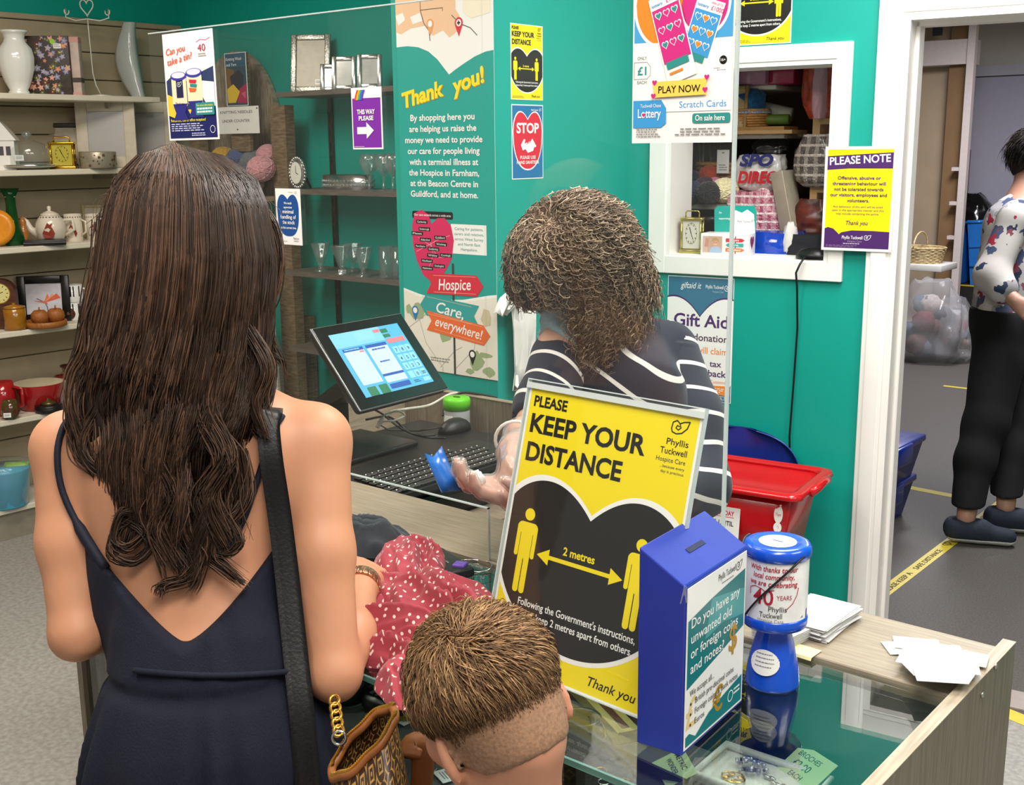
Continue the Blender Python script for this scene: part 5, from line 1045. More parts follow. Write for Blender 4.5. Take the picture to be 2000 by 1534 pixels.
# --- black box, purple cube, ring, near the pass-through
p = at_z(865, 1112, GZ); t = thing('black_case', 'flat black case lying on the glass next to the polka dot dress', 'case', p, RAD(-20)); b = MB(); b.box(-.06, .06, -.03, .03, 0, .016, mat('#1b1b1d', .35), None, .004, 3); b.obj('case_body', t); A = Art(.04, .01, 40, 10, T=TR(-.02, .006, .0162)); A.lines(0, 40, 2, 8, 1, GRY, k=1); A.mb.obj('marking_print', t)
p = at_z(899, 1122, GZ+.0); t = thing('size_cube', 'small purple size cube beside the black case', 'size cube', p, RAD(20)); PU = mat('#6a4fb4', .35); b = MB(); b.box(-.011, .011, -.011, .011, 0, .02, PU, None, .002); b.obj('cube_body', t); A = Art(.016, .016, 16, 16, T=TR(-.008, -.0112, .018, pi/2)); A.rect(4, 4, 12, 7, ink('#1f1546'), 1); A.rect(4, 9, 12, 12, ink('#1f1546'), 1); A.mb.obj('size_mark', t)
p = at_z(926, 1108, GZ); t = thing('bangle', 'thin steel wire bangle lying by the acrylic edge', 'bangle', p+Vector((0, 0, .0025))); MB().tube([(.034*cos(a), .026*sin(a), .001+.0015*sin(2*a)) for a in [2*pi*i/36 for i in range(36)]], .0015, SIL, 6, closed=True).obj('wire', t)
# --- polka dot dress and dark garment
def fabric_dots(base, dot, scale=62, rad=.155):
    m = bpy.data.materials.new('polka_fabric'); m.use_nodes = True; nt = m.node_tree; N = nt.nodes; K = nt.links; b = N['Principled BSDF']; b.inputs['Roughness'].default_value = .75; b.inputs['Sheen Weight'].default_value = .15
    u = N.new('ShaderNodeUVMap'); u.uv_map = 'cloth'
    v = N.new('ShaderNodeTexVoronoi'); v.voronoi_dimensions = '2D'; v.inputs['Scale'].default_value = scale; v.inputs['Randomness'].default_value = .55; K.new(u.outputs[0], v.inputs['Vector'])
    l = N.new('ShaderNodeMath'); l.operation = 'LESS_THAN'; l.inputs[1].default_value = rad; K.new(v.outputs['Distance'], l.inputs[0])
    no = N.new('ShaderNodeTexNoise'); no.inputs['Scale'].default_value = 400; K.new(u.outputs[0], no.inputs['Vector'])
    mx = N.new('ShaderNodeMix'); mx.data_type = 'RGBA'; mx.inputs[6].default_value = lin(base); mx.inputs[7].default_value = lin(dot); K.new(l.outputs[0], mx.inputs[0]); K.new(mx.outputs[2], b.inputs['Base Color'])
    bp = N.new('ShaderNodeBump'); bp.inputs['Strength'].default_value = .1; bp.inputs['Distance'].default_value = .001; K.new(no.outputs[0], bp.inputs['Height']); K.new(bp.outputs[0], b.inputs['Normal'])
    return m
from mathutils import noise as NZ
def cloth(mb, uvs, c, rx, ry, h, rz, mt, seed, n=64, folds=5, fa=.46, tilt=(0, 0)):
    """a crumpled lobe of cloth lying on the counter"""
    rows = []; off = Vector((seed*7.3, seed*1.7, 0)); cr, sr = cos(rz), sin(rz)
    for i in range(n+1):
        row = []
        for j in range(n+1):
            u, v = i/n*2-1, j/n*2-1
            x = u*math.sqrt(max(0, 1-v*v/2)); y = v*math.sqrt(max(0, 1-u*u/2)); r = min(1, math.hypot(x, y)); a = math.atan2(y, x)
            edge = 1+.2*NZ.noise(Vector((cos(a)*1.3, sin(a)*1.3, seed)))+.03*sin(a*folds+seed)
            prof = max(0, 1-r**3.2)**.5
            w = NZ.noise(Vector((x*1.6, y*1.6, seed*3.1)))
            rg = 1-1.25*abs(NZ.noise(Vector((x*1.05+w*.5, y*1.8-w*.5, seed*5.7)))*2.1); rg2 = 1-abs(NZ.noise(Vector((x*2.2-w, y*1.6+w, seed*9.1)))*2.2)
            z = h*prof*(.62+fa*rg+fa*.16*rg2+.18*w)
            X, Y = x*rx*edge, y*ry*edge
            row.append((c[0]+X*cr-Y*sr, c[1]+X*sr+Y*cr, c[2]+max(z, .0012)+tilt[0]*X+tilt[1]*Y))
        rows.append(row)
    Q = np.array(rows); m_ = n//2
    du = np.zeros((n+1, n+1)); du[1:] = np.cumsum(np.linalg.norm(np.diff(Q, axis=0), axis=2), 0); du -= du[m_:m_+1]
    dv = np.zeros((n+1, n+1)); dv[:, 1:] = np.cumsum(np.linalg.norm(np.diff(Q, axis=1), axis=2), 1); dv -= dv[:, m_:m_+1]
    for i in range(n+1):
        for j in range(n+1): uvs.append((du[i, j]+seed*.31, dv[i, j]+seed*.17))
    mb.grid(rows, mt, True)
DRS = fabric_dots('#9e3542', '#e6cdc6'); b = MB(); uv = []
zz = GZ+.001
for (px, py, z, rx, ry, h, rz, sd, fo) in ((800, 1085, zz, .12, .062, .05, RAD(-38), 1, 4), (865, 1170, zz, .125, .085, .06, RAD(-20), 2, 5), (778, 1160, zz, .085, .06, .045, RAD(10), 3, 5), (790, 1240, zz, .095, .06, .062, RAD(15), 4, 4), (745, 1195, zz, .075, .045, .035, RAD(60), 5, 4), (850, 1262, zz, .085, .07, .05, RAD(-30), 6, 5), (815, 1318, zz, .07, .055, .035, RAD(-50), 7, 4)):
    p = at_z(px, py, z+h*.5); cloth(b, uv, (p.x, p.y, z), rx, ry, h, rz, DRS, sd, 56, fo)
o = b.obj('dress', label='red polka dot dress lying crumpled on the glass counter', cat='dress')
me = o.data; L_ = me.uv_layers.new(name='cloth'); 
for lp in me.loops: L_.data[lp.index].uv = uv[lp.vertex_index]
b = MB(); uv = []; NV = mat('#2b3238', .85, 0, .1, 60, .2, sheen=.2)
p = at_z(715, 1052, GZ+.02); cloth(b, uv, (p.x, p.y, GZ+.001), .085, .05, .06, RAD(25), NV, 11, 40, 4, .4); b.obj('dark_garment', label='dark grey garment bunched beside the woman\'s hand on the counter', cat='garment')
# ================================================================== inside the display case (on the smoky shelf)
HZ = .7805
def cp(px, py, z=HZ): return at_z(px, py, z)
p = cp(745, 1322); t = thing('oval_dish', 'oval red dish with a white rim inside the display case', 'dish', p, RAD(-15)); MB().lathe([(.05, 0), (.062, .004), (.066, .02), (.06, .021)], mat('#d8cdbd', .3), 36, Matrix.Diagonal((1.15, .62, 1, 1))).obj('rim', t); MB().lathe([(0, .0215), (.058, .0215)], mat('#8e2436', .35, 0, .05), 36, Matrix.Diagonal((1.15, .62, 1, 1)), caps=False).obj('dish_lining', t)
b = MB(); b.tube([(-.03, -.02, .024), (-.025, -.015, .045), (-.018, -.01, .05)], .003, SIL, 6); b.obj('clasp', t, label='small steel clasp')
p = cp(678, 1365); t = thing('green_pot', 'dark green glass pot in the case under the woman\'s elbow', 'pot', p); MB().lathe([(.03, 0), (.042, .01), (.044, .035), (.03, .05), (.026, .05), (.03, .02)], mat('#1c3a30', .1, 0, .05, coat=.5), 24, caps=False).obj('pot_body', t)
p = cp(750, 1390); t = thing('ridged_tin', 'small black ridged round tin with a price tag in the case', 'tin', p); MB().lathe([(.03, 0), (.034, .006), (.034, .02), (.03, .026), (0, .027)], mat('#1c1f1d', .3, 0, .1), 30, Matrix.Diagonal((1.2, .8, 1, 1)), wob=lambda a, z: 1+.02*cos(20*a)).obj('tin_body', t)
b = MB()
for i in range(4): b.box(-.02+i*.012, -.012+i*.012, -.012, .012, .027, .031, mat('#38403c', .3))
b.obj('ridge_pattern', t)
tags = [(775, 1366, 'white price tag beside the ridged black tin'), (785, 1412, 'white price tag lying on the yellow ruler'), (845, 1438, 'white price tag by the boy\'s ear in the case'), (868, 1522, 'white price tag at the bottom of the photo beside the boy\'s neck'), (1138, 1500, 'white price tag below the green jar under the sign'), (1118, 1475, 'small white tag resting against the green jar')]
for px, py, lab in tags:
    p = cp(px, py); A = Art(.034, .02, 34, 20, T=TR(-.017, .01, .001), base=PAP, thick=.0006); A.lines(6, 30, 4, 16, 3, GRY, k=1); A.mb.tube([(-.002, -.01, .001), (-.012, -.012, .003), (-.02, -.002, .003)], .0005, PAP, 4); A.mb.obj('price_tag', loc=(p.x, p.y, HZ+.004), rz=RAD(px % 50-40), label=lab, cat='price tag')
p = cp(800, 1408); t = thing('wooden_ruler', 'olive yellow folding ruler inside the case near the boy', 'ruler', p, RAD(38)); b = MB(); b.box(-.07, .07, -.012, .012, 0, .006, mat('#8d8a2c', .4, 0, .1)); b.obj('ruler_body', t); A = Art(.14, .02, 140, 20, T=TR(-.07, .01, .0062)); [A.rect(4+i*6, 2, 5+i*6, 8 if i % 5 else 14, ink('#4a4718'), 1) for i in range(22)]; A.mb.obj('scale_marks', t)
p = cp(1168, 1388); t = thing('boxed_game', 'long pale yellow striped box under the stand sign', 'box', p, RAD(-30)); b = MB(); b.box(-.11, .11, -.018, .018, 0, .02, mat('#b8ab62', .4)); b.obj('box_body', t); b = MB(); b.box(-.1, .1, -.006, .006, .0202, .0206, mat('#5d3a24', .4)); b.obj('stripe_print', t)
p = cp(1135, 1468); t = thing('green_jar', 'small dark green jar with a collar in the case under the sign', 'jar', p); MB().lathe([(.028, 0), (.036, .01), (.038, .03), (.03, .045), (.026, .05), (.03, .055), (.024, .055), (.026, .03)], mat('#26402c', .12, 0, .1, coat=.5), 24, caps=False).obj('jar_body', t)
p = cp(1180, 1530); t = thing('velvet_tray', 'black jewellery tray at the bottom edge of the photo beside the boy', 'tray', p, RAD(-5)); b = MB(); b.box(-.1, .1, -.06, .06, 0, .006, BLK); b.box(-.1, .1, .055, .06, .006, .02, BLK); b.box(-.1, .1, -.06, -.055, .006, .02, BLK); b.box(-.1, -.095, -.06, .06, .006, .02, BLK); b.box(.095, .1, -.06, .06, .006, .02, BLK); b.obj('tray_body', t); b = MB()
for i in range(8): b.tube([(-.08+i*.022+.008*cos(a), .008*sin(a)+(i % 2)*.02-.01, .009) for a in [2*pi*k/14 for k in range(14)]], .0012, GOLD if i % 2 else SIL, 5, closed=True)
b.obj('ring_set', t)
p = cp(1480, 1528); t = thing('white_tray', 'white jewellery tray holding brooches under the glass', 'tray', p, RAD(2)); WTR = mat('#dcdcd4', .4); b = MB(); b.box(-.075, .085, -.05, .05, 0, .004, WTR, None, .001); b.tube([(-.075, -.05, .01), (.085, -.05, .01), (.085, .05, .01), (-.075, .05, .01)], .006, WTR, 8, closed=True); b.obj('tray_body', t)
p = cp(1465, 1512); t = thing('crystal_brooch', 'cluster brooch of smoky crystals in the white tray', 'brooch', p+Vector((0, 0, .006))); rn = random.Random(8); b = MB()
for i in range(46):
    a, r = rn.random()*6.28, .024*math.sqrt(rn.random()); b.ball((r*cos(a), r*.8*sin(a), .004+.012*(1-r/.024)+rn.random()*.003), rn.uniform(.0025, .0042), rn.choice([mat('#8e8fa6', .08, .5), mat('#4a4c66', .08, .4), mat('#c4c6d4', .06, .6)]), 6)
b.obj('crystal_cluster', t)
p = cp(1432, 1530); t = thing('gold_brooch', 'gold filigree brooch at the photo\'s bottom edge', 'brooch', p+Vector((0, 0, .006))); b = MB(); [b.tube([(.012*cos(a)+.006*cos(5*a+k), .01*sin(a)+.005*sin(5*a+k), .003) for a in [2*pi*i/30 for i in range(30)]], .001, GOLD, 5, closed=True) for k in (0, 1.2)]; b.obj('filigree', t)
p = cp(1508, 1536); t = thing('silver_brooch', 'silver leaf brooch beside the crystal cluster brooch', 'brooch', p+Vector((0, 0, .006)), RAD(-20)); b = MB(); [b.ball((-.012+i*.008, .004*sin(i*2), .003), (.007, .003, .002), SIL, 8) for i in range(5)]; b.obj('leaf_body', t)
NOTE = mat('#b9cf9a', .6, 0, .03)
def note(px, py, rz, lines, lab, tilt):
    p = cp(px, py); A = Art(.07, .06, 70, 60, T=TR(-.035, .03*cos(tilt), .03*sin(tilt)+.0, tilt), base=NOTE, thick=.0006)
    for s, u, v, c, w in lines: A.text(s, u, v, c, ink('#23303a'), w=w, bold=.008, shear=.1, k=1)
    A.mb.obj('note_card', loc=(p.x, p.y, HZ+.032*sin(tilt)), rz=rz, label=lab, cat='note')
note(1572, 1520, RAD(-22), (('BROCHES', 8, 18, 9, 42), ('£2.00', 12, 36, 12, 32), ('EACH', 20, 52, 9, 24)), 'green handwritten brooch price note behind the white tray', RAD(28))
note(1310, 1520, RAD(-42), (('METRIC', 8, 16, 8, 42), ('WONDER', 10, 30, 8, 40), ('£2.00', 22, 46, 9, 30)), 'green handwritten note below the blue coin box', RAD(24))
# ================================================================== behind the counter by the hatch wall
RB = mat('#c2141c', .22, 0, .03, coat=.3); BP = mat('#1d2f86', .3, 0, .04, coat=.2)
def hw(px, py, off): return at_p(px, py, (HP+HN*off), HA)
HI = HM.inverted()
# blue plastic chair against the wall
c = HI @ hw(1566, 888, .05); top = (HI @ hw(1445, 838, .05)).z; cx = (HI @ hw(1440, 850, .05)).x; cw = c.x-cx
t = thing('plastic_chair', 'blue moulded plastic chair behind the red crate', 'chair', HM @ Vector((cx, -.205, 0)), HA)
rows = []
for k in range(25):
    q = math.sin(k/24*pi/2)**.8; z = .46+(top-.46)*q; w = cw*(1 if q < .4 else max(.05, 1-((q-.4)/.6)**3.2)**.42)
    rows.append([(w*u, .165+.02*q+.03*(abs(u)**2)*-1, z) for u in [i/6-1 for i in range(13)]])
b = MB(); b.grid(rows, BP, True, thick=.006); b.obj('backrest', t)
b = MB(); b.box(-.2, .2, -.19, .16, .425, .445, BP, None, .008); b.obj('seat', t)
for x in (-.18, .18):
    for y in (-.17, .14): MB().tube([(x*1.08, y*1.1, 0), (x, y, .43)], .011, mat('#5a5d60', .3, .8), 8).obj('leg', t)
# red crate on the chair seat
p = HI @ hw(1548, 962, .40); q = HI @ hw(1618, 906, .13); zt = p.z; zb = .445
t = thing('red_crate', 'red plastic toy crate with rolled rim and side handle standing on the blue chair', 'crate', HM @ Vector((p.x-.24, -.27, zb)), HA)
H_ = zt-zb-.0
def ringpts(w, d, z, r=.03, n=5): 
    out = []
    for cx_, cy_, a0 in ((w-r, d-r, 0), (-w+r, d-r, 90), (-w+r, -d+r, 180), (w-r, -d+r, 270)): out += [(cx_+r*cos(RAD(a0+90*i/n)), cy_+r*sin(RAD(a0+90*i/n)), z) for i in range(n+1)]
    return out
b = MB(); b.grid([ringpts(.2, .115, 0), ringpts(.235, .14, H_*.97)], RB, True, loop=True, thick=-.004); b.add(ringpts(.2, .115, .002), [tuple(range(24))], RB); b.obj('crate_body', t)
b = MB(); b.grid([ringpts(.235, .14, H_*.95), ringpts(.25, .152, H_), ringpts(.268, .166, H_*.985), ringpts(.272, .17, H_*.93)], RB, True, loop=True, thick=.003); b.obj('rim', t)
b = MB(); b.tube([(.272, -.07, H_*.94), (.285, -.05, H_*.99), (.288, 0, H_*1.02), (.285, .05, H_*.99), (.272, .07, H_*.94)], .013, RB, 8); b.obj('handle', t)
A = Art(.04, .09, 40, 90, T=TR(.185, -.1375, H_*.83, pi/2-.11)); A.poly(circ(20, 28, 13, 26), PAP, 1); A.poly(circ(20, 66, 12, 15), PAP, 1); A.text('Toys', 12, 32, 8, RED, w=16, shear=.2, k=2); A.line([(18, 62), (22, 62), (22, 70)], 1, GRY, 2); A.mb.obj('cut_out_label', t, label='white cut out label reading Toys')
A = Art(.15, .12, 150, 120, T=TR(-.06, -.1365, H_*.72, pi/2-.11), base=PAP, thick=.0008); A.text('MONDAY', 70, 30, 14, RED, w=62, bold=.02); A.line([(70, 35), (132, 35)], 1.6, RED, 3); A.text('CLOSED', 12, 30, 13, RED, w=48, bold=.02); A.text('IN QUARANTINE', 4, 60, 14, BK, w=74, bold=.015); A.text('UNTIL', 86, 60, 14, BK, w=46, bold=.015); A.mb.obj('paper_sign', t, label='white paper notice on the crate front')
# white carrier bags hanging on the pillar side
CB = mat('#e4e2db', .5, 0, .04, 30, .2)
t = thing('carrier_bags', 'bundle of white carrier bags hanging from the teal pillar', 'carrier bags', (-2.14, 2.62, 1.3))
def sheetbag(n, pts, dx):
    b = MB(); rows = []
    for (y, z, wy) in pts: rows.append([(dx+.012*sin(k*1.9+z*20), y+wy*(k/8-.5), z+.006*sin(k*2.3)) for k in range(9)])
    b.grid(rows, CB, True, thick=.004); b.obj(n, t)
o0 = at_x(1035, 570, -2.13)-Vector((-2.14, 2.62, 1.3)); 
f = lambda px, py: at_x(px, py, -2.12)-Vector((-2.14, 2.62, 1.3))
c0, c1, c2, c3 = f(1010, 560), f(975, 605), f(1020, 640), f(1025, 760)
sheetbag('bag_handle', [(c0.y+.02, c0.z, .07), ((c0.y+c1.y)/2, (c0.z+c1.z)/2, .07), (c1.y, c1.z-.01, .055)], .03)
sheetbag('bag_body', [(c0.y+.03, c0.z, .10), (c2.y+.02, c2.z, .12), (c3.y+.0, c3.z+.06, .09), (c3.y-.01, c3.z, .06)], .015)
MB().tube([(-.02, c0.y+.03, c0.z+.0), (.035, c0.y+.03, c0.z+.004)], .004, CHR, 6).obj('hook', t)
# ================================================================== hatch sill
def hin(px, py, d): return at_p(px, py, (HP-HN*d), HA)
def sill(px, d): q = hin(px, 500, d); return Vector((q.x, q.y, 1.302))
a = sill(1351, .06); t = thing('carriage_clock', 'gold carriage clock with a white dial on the hatch sill', 'clock', a, HA+RAD(10)); hh = at_p(1351, 412, (a.x, a.y), HA).z-1.302
carriage(t, .075, hh, '#d9d6c8', mat('#b5aa5e', .15, .8, .05))
a = sill(1421, .05); t = thing('donation_box', 'small white donation box with teal header, photo and arrows on the hatch sill', 'donation box', a, HA+RAD(4))
w_, d_ = .155, .085; hb = hin(1421, 455, .05).z-1.302; ht = hin(1421, 404, .05).z-1.302
b = MB(); b.box(-w_/2, w_/2, -d_/2, d_/2, 0, hb, PAP, None, .002); b.obj('box_body', t)
hd = [(-.06, 0), (-.062, ht-hb-.012), (-.05, ht-hb), (.07, ht-hb+.002), (.078, ht-hb-.02), (.076, 0)]
b = MB(); b.prism([(x, y) for x, y in hd][::-1], -.0015, 0, TL2, TR(0, d_/2, hb, pi/2)); b.obj('header_card', t)
A = Art(.14, ht-hb, 140, (ht-hb)*1000, T=TR(-.062, d_/2-.0005, ht, pi/2), step=.0002); H2 = A.H
A.poly([(70, H2), (58, H2*.6), (70, H2*.15), (92, H2*.25), (110, H2*.12), (132, H2*.3), (138, H2)], WHT, 2); A.text("I'm", 16, H2*.3, 7, WHT, w=9, bold=.01, shear=.2, k=4); A.text('supporting', 16, H2*.52, 7, WHT, w=38, bold=.01, shear=.2, k=4); A.text('Phyllis Tuckwell', 78, H2*.62, 6, DGR, w=42, bold=0, k=4); leaf_logo(A, 128, H2*.56, 10, DGR); A.mb.obj('header_print', t)
A = Art(w_, hb, 155, hb*1000, T=TR(-w_/2, -d_/2-.0004, hb, pi/2), step=.0002); H2 = A.H
A.rect(8, H2*.12, 72, H2*.86, ink('#c8a58e'), 1); A.rect(8, H2*.12, 24, H2*.86, ink('#d9b2a6'), 2); A.poly([(18, H2*.16), (28, H2*.3), (26, H2*.62), (14, H2*.6)], ink('#c98e80'), 3)
A.poly(circ(50, H2*.42, 11, 14), ink('#d8a284'), 3); A.poly([(38, H2*.4), (40, H2*.24), (52, H2*.18), (61, H2*.28), (62, H2*.42), (56, H2*.32), (44, H2*.32)], ink('#b89a62'), 4); A.poly([(30, H2*.86), (36, H2*.64), (48, H2*.58), (62, H2*.6), (70, H2*.7), (72, H2*.86)], ink('#a9bfdc'), 3); A.line([(45, H2*.48), (50, H2*.5), (55, H2*.48)], 1.2, WHT, 5); A.poly(circ(46, H2*.4, 1), BK, 5); A.poly(circ(54, H2*.4, 1), BK, 5)
A.rect(114, H2*.1, 117, H2*.9, DGR, 2)
for y, c, s, dr in ((.28, '#cf3a44', 'Hospice', 1), (.5, '#4aa29c', 'Care,', -1), (.72, '#e2763a', 'everywhere!', 1)):
    A.poly([(84, H2*(y-.08)), (136, H2*(y-.08)), (146, H2*y), (136, H2*(y+.08)), (84, H2*(y+.08))] if dr > 0 else [(84, H2*y), (92, H2*(y-.08)), (142, H2*(y-.08)), (142, H2*(y+.08)), (92, H2*(y+.08))], ink(c), 3); A.text(s, 112, H2*(y+.045), 7.5, WHT, w=30 if s != 'everywhere!' else 44, al='c', bold=.008, shear=.2, k=5)
A.mb.obj('front_print', t)
A = Art(d_, hb, 85, hb*1000, T=TR(w_/2+.0004, -d_/2, hb, pi/2, 0, pi/2)); A.poly(heart(46, A.H*.45, 40, 44), ink('#7d2a55'), 1); A.mb.obj('side_print', t)
a = sill(1590, .02); t = thing('charging_cradle', 'black charging cradle at the end of the hatch sill with its cable hanging down', 'charger', a, HA)
b = MB(); b.lathe([(.05, 0), (.058, .004), (.055, .016), (.04, .03), (.02, .036), (0, .037)], mat('#131314', .35, 0, .05), 24, Matrix.Diagonal((1, .62, 1, 1))); b.obj('cradle_body', t)
pts = [hin(1578, 500, .0)+HN*.03, hin(1571, 515, 0)+HN*.045, hin(1565, 530, 0)+HN*.05, hin(1563, 560, 0)+HN*.03, hin(1560, 640, 0)+HN*.012, hin(1553, 740, 0)+HN*.012, hin(1545, 850, 0)+HN*.014, hin(1546, 930, 0)+HN*.014]
iw = t.matrix_world.inverted(); I_ = (Matrix.Translation(a) @ Matrix.Rotation(HA, 4, 'Z')).inverted()
MB().tube([I_ @ p for p in pts], .0035, BLK, 6).obj('cable', t)
# ================================================================== stockroom racking seen through the hatch
BRN = mat('#7a5f42', .6, 0, .06, 6); BRN2 = mat('#b0895a', .5, 0, .06, 8); OFF = mat('#d8d4cc', .4, 0, .03)
rk = thing('storage_rack', 'brown storage rack with cream shelves behind the hatch', 'storage rack', HM @ Vector((-.4, .5, 0)), HA)
hl = lambda p: (HI @ p)-Vector((-.4, .5, 0))
bd = .78
x1 = hl(hin(1592, 300, .30)).x; xq = min(hl(hin(1760, 500, d)).x for d in (.2, .3, .5, .8))-.01
b = MB(); b.box(-.95, x1, .28, .3, 0, 2.35, BRN); b.box(x1, xq, .28, .3, 0, 2.35, BRN); b.obj('back_panel', rk)
b = MB(); b.box(x1-.012, x1+.012, -.2, .28, 0, 2.35, BRN2); b.obj('divider', rk)
def zin(py, px=1490, d=.35): return hin(px, py, d).z
zsh = [zin(262), zin(166), zin(396, 1390)]
b = MB(); b.box(-.95, hl(hin(1532, 262, .35)).x, -.15, .28, zsh[0]-.015, zsh[0], OFF, None, .004); b.obj('shelf', rk)
b = MB(); b.box(-.95, hl(hin(1516, 166, .35)).x, -.15, .28, zsh[1]-.015, zsh[1], OFF, None, .004); b.obj('shelf', rk)
zr = [hin(1605, 232, .32).z, hin(1605, 365, .32).z, hin(1605, 470, .32).z]
for z in zr: b = MB(); b.box(x1+.012, xq, -.2, .28, z-.018, z, BRN2); b.obj('shelf', rk)
b = MB(); b.box(-.95, x1-.012, -.25, .28, 1.18, 1.2, BRN); b.obj('shelf', rk)
def RL(px, py, d): return hin(px, py, d)
def rp(px, z, d): q = hin(px, 300, d); q = hin(px, 300, d); return Vector((q.x, q.y, z))
# plastic boxes on the top shelf
for px0, px1, c, lab, d, hgt in ((1452, 1508, '#a56f88', 'pale pink lidded plastic box on the top rack shelf', .42, .11), (1512, 1562, '#a8204a', 'magenta plastic box hanging over the top rack shelf end', .45, .1)):
    q = rp((px0+px1)/2, zsh[1], d); w = wid(px0, px1, q)*1.12; t = thing('storage_box', lab, 'storage box', q, HA); m = mat(c, .15, 0, .04, coat=.4)
    b = MB(); b.box(-w/2, w/2, -.1, .1, 0, hgt, m, None, .006); b.obj('box_body', t); b = MB(); b.box(-w/2-.006, w/2+.006, -.106, .106, hgt, hgt+.016, m, None, .004); b.obj('lid', t)
WK = mat('#a8703a', .55, 0, .3, 90, .6, stretch=(1, 1, 4), hex2='#d09a58')
def basket(name, lab, c, rx, ry, h, rz=0, handle=False, lining=None, m=None):
    m = m or WK; t = thing(name, lab, 'basket', c, rz); b = MB(); n = 10
    for i in range(n):
        q = i/(n-1); k = .82+.18*q
        b.tube([(rx*k*(1+.02*cos(a*16+i*pi))*cos(a), ry*k*(1+.02*cos(a*16+i*pi))*sin(a), h*q) for a in [2*pi*j/40 for j in range(40)]], h/n*.62, m, 5, closed=True)
    b.lathe([(0, .002), (.8, .002)], m, 24, Matrix.Diagonal((rx, ry, 1, 1)), caps=False); b.obj('weave', t)
    if lining: b = MB(); b.lathe([(.9, h*.85), (1.04, h*1.02), (1.08, h*.85)], lining, 28, Matrix.Diagonal((rx, ry, 1, 1)), wob=lambda a, z: 1+.03*cos(9*a), caps=False); b.obj('lining', t)
    if handle: b = MB(); b.tube([(0, ry*cos(a), h+(h*1.0)*sin(a)) for a in [pi*i/14 for i in range(15)]], h*.06, m, 6); b.obj('handle', t)
    return t
GH = mat('#b9bcc8', .7, 0, .4, 160, hex2='#6b7390')
q = rp(1464, zsh[0]+.004, .36); basket('wicker_basket', 'small wicker basket with gingham lining on the rack shelf', q, .065, .06, .075, 0, False, GH)
q = rp(1462, zsh[0]+.03, .36); b = MB(); b.lathe([(.035, 0), (.05, .05), (.055, .1), (.03, .12), (0, .118)], mat('#1f5a8c', .85, 0, .35, 50, .6, sheen=.3), 18, wob=lambda a, z: 1+.08*cos(6*a)); b.obj('knitted_cowl', loc=q, label='bright blue knitted piece in the gingham lined basket', cat='knitting')
q = rp(1437, zsh[0], .3); photo_frame('photo_frame', 'bamboo edged frame leaning beside the gingham lined basket', q, .07, .16, HA, mat('#9a7a4a', .5), mat('#b8a070', .5), .012, .1)
def roll(name, lab, px0, py0, px1, py1, d, r, m, cat):
    a, c = hin(px0, py0, d), hin(px1, py1, d); a.z = max(a.z, zsh[0]+r+.03); c.z = max(c.z, zsh[0]+r+.03); return MB().tube([a, (a+c)/2, c], r, m, 12).obj(name, label=lab, cat=cat)
a0 = rp(1487, zsh[0], .36); b = MB(); b.box(-.12, .13, -.08, .08, 0, .012, BRN2); b.box(-.1, .1, -.07, .07, .012, .024, mat('#a5793f', .5)); b.obj('wooden_boards', loc=a0, rz=HA, label='flat wooden boards stacked on the rack shelf end', cat='board')
roll('paper_roll', 'green wrapping paper roll on the wooden boards', 1470, 236, 1540, 250, .36, .017, mat('#5d7a30', .5), 'paper roll')
roll('paper_roll', 'white folded paper roll above the green one', 1485, 214, 1545, 228, .42, .028, mat('#c4c3b6', .6), 'paper roll')
# basket and carrier bag
bb = thing('rack_ledge', 'cream ledge under the big basket and wool in the rack', 'shelf', HM @ Vector((-.4, .5, 0)), HA)
b = MB(); b.box(hl(hin(1338, 396, .26)).x, hl(hin(1470, 396, .26)).x, -.22, .27, zsh[2]-.02, zsh[2], OFF, None, .005); b.obj('board', bb)
q = rp(1430, zsh[2], .5); basket('wicker_basket', 'large wicker basket behind the wool balls in the rack', q, .13, .1, .13)
q = rp(1372, zsh[2], .56); basket('wicker_basket', 'low wicker basket holding knitting needles at the back of the rack', q, .1, .08, .1)
b = MB(); rn = random.Random(6)
for i in range(14):
    x = rn.uniform(-.06, .06); b.tube([(x, rn.uniform(-.03, .03), .02), (x+rn.uniform(-.03, .03), rn.uniform(-.03, .03), .2)], .003, mat(rn.choice(['#8d8a86', '#5d5a55', '#b3a68c']), .3), 5)
b.obj('knitting_needles', loc=q+Vector((0, 0, .01)), label='bunch of knitting needles standing in the low basket', cat='knitting needles')
def wool(px, py, r, col, lab, d=.3): q = hin(px, py, d); yarn('wool_ball', (q.x, q.y, max(q.z, zsh[2]+r*.92)), col, r, lab, 'wool balls on the rack ledge', 1.05)
for px, py, r, col, lab, d in ((1386, 342, .036, '#b5431c', 'orange wool ball on top of the heap in the rack', .40), (1348, 350, .034, '#1f2740', 'navy wool ball at the back of the heap', .38), (1352, 376, .042, '#27344f', 'large dark blue wool ball at the front of the heap', .27), (1377, 364, .036, '#4a2540', 'plum wool ball between blue and pink ones', .34), (1396, 362, .03, '#d987a6', 'pink wool ball in the heap', .36), (1384, 382, .042, '#16161a', 'black wool ball at the front of the heap', .24), (1415, 372, .046, '#e3d7ab', 'large cream wool ball at the front of the heap', .28), (1432, 366, .034, '#dccf9e', 'smaller cream wool ball beside the large cream one', .34), (1370, 345, .026, '#a5323c', 'small red wool ball behind the orange one', .46)): wool(px, py, r, col, lab, d)
PLQ = lambda c1, c2, sc: mat(c1, .25, 0, .4, sc, .5, hex2=c2, coat=.3)
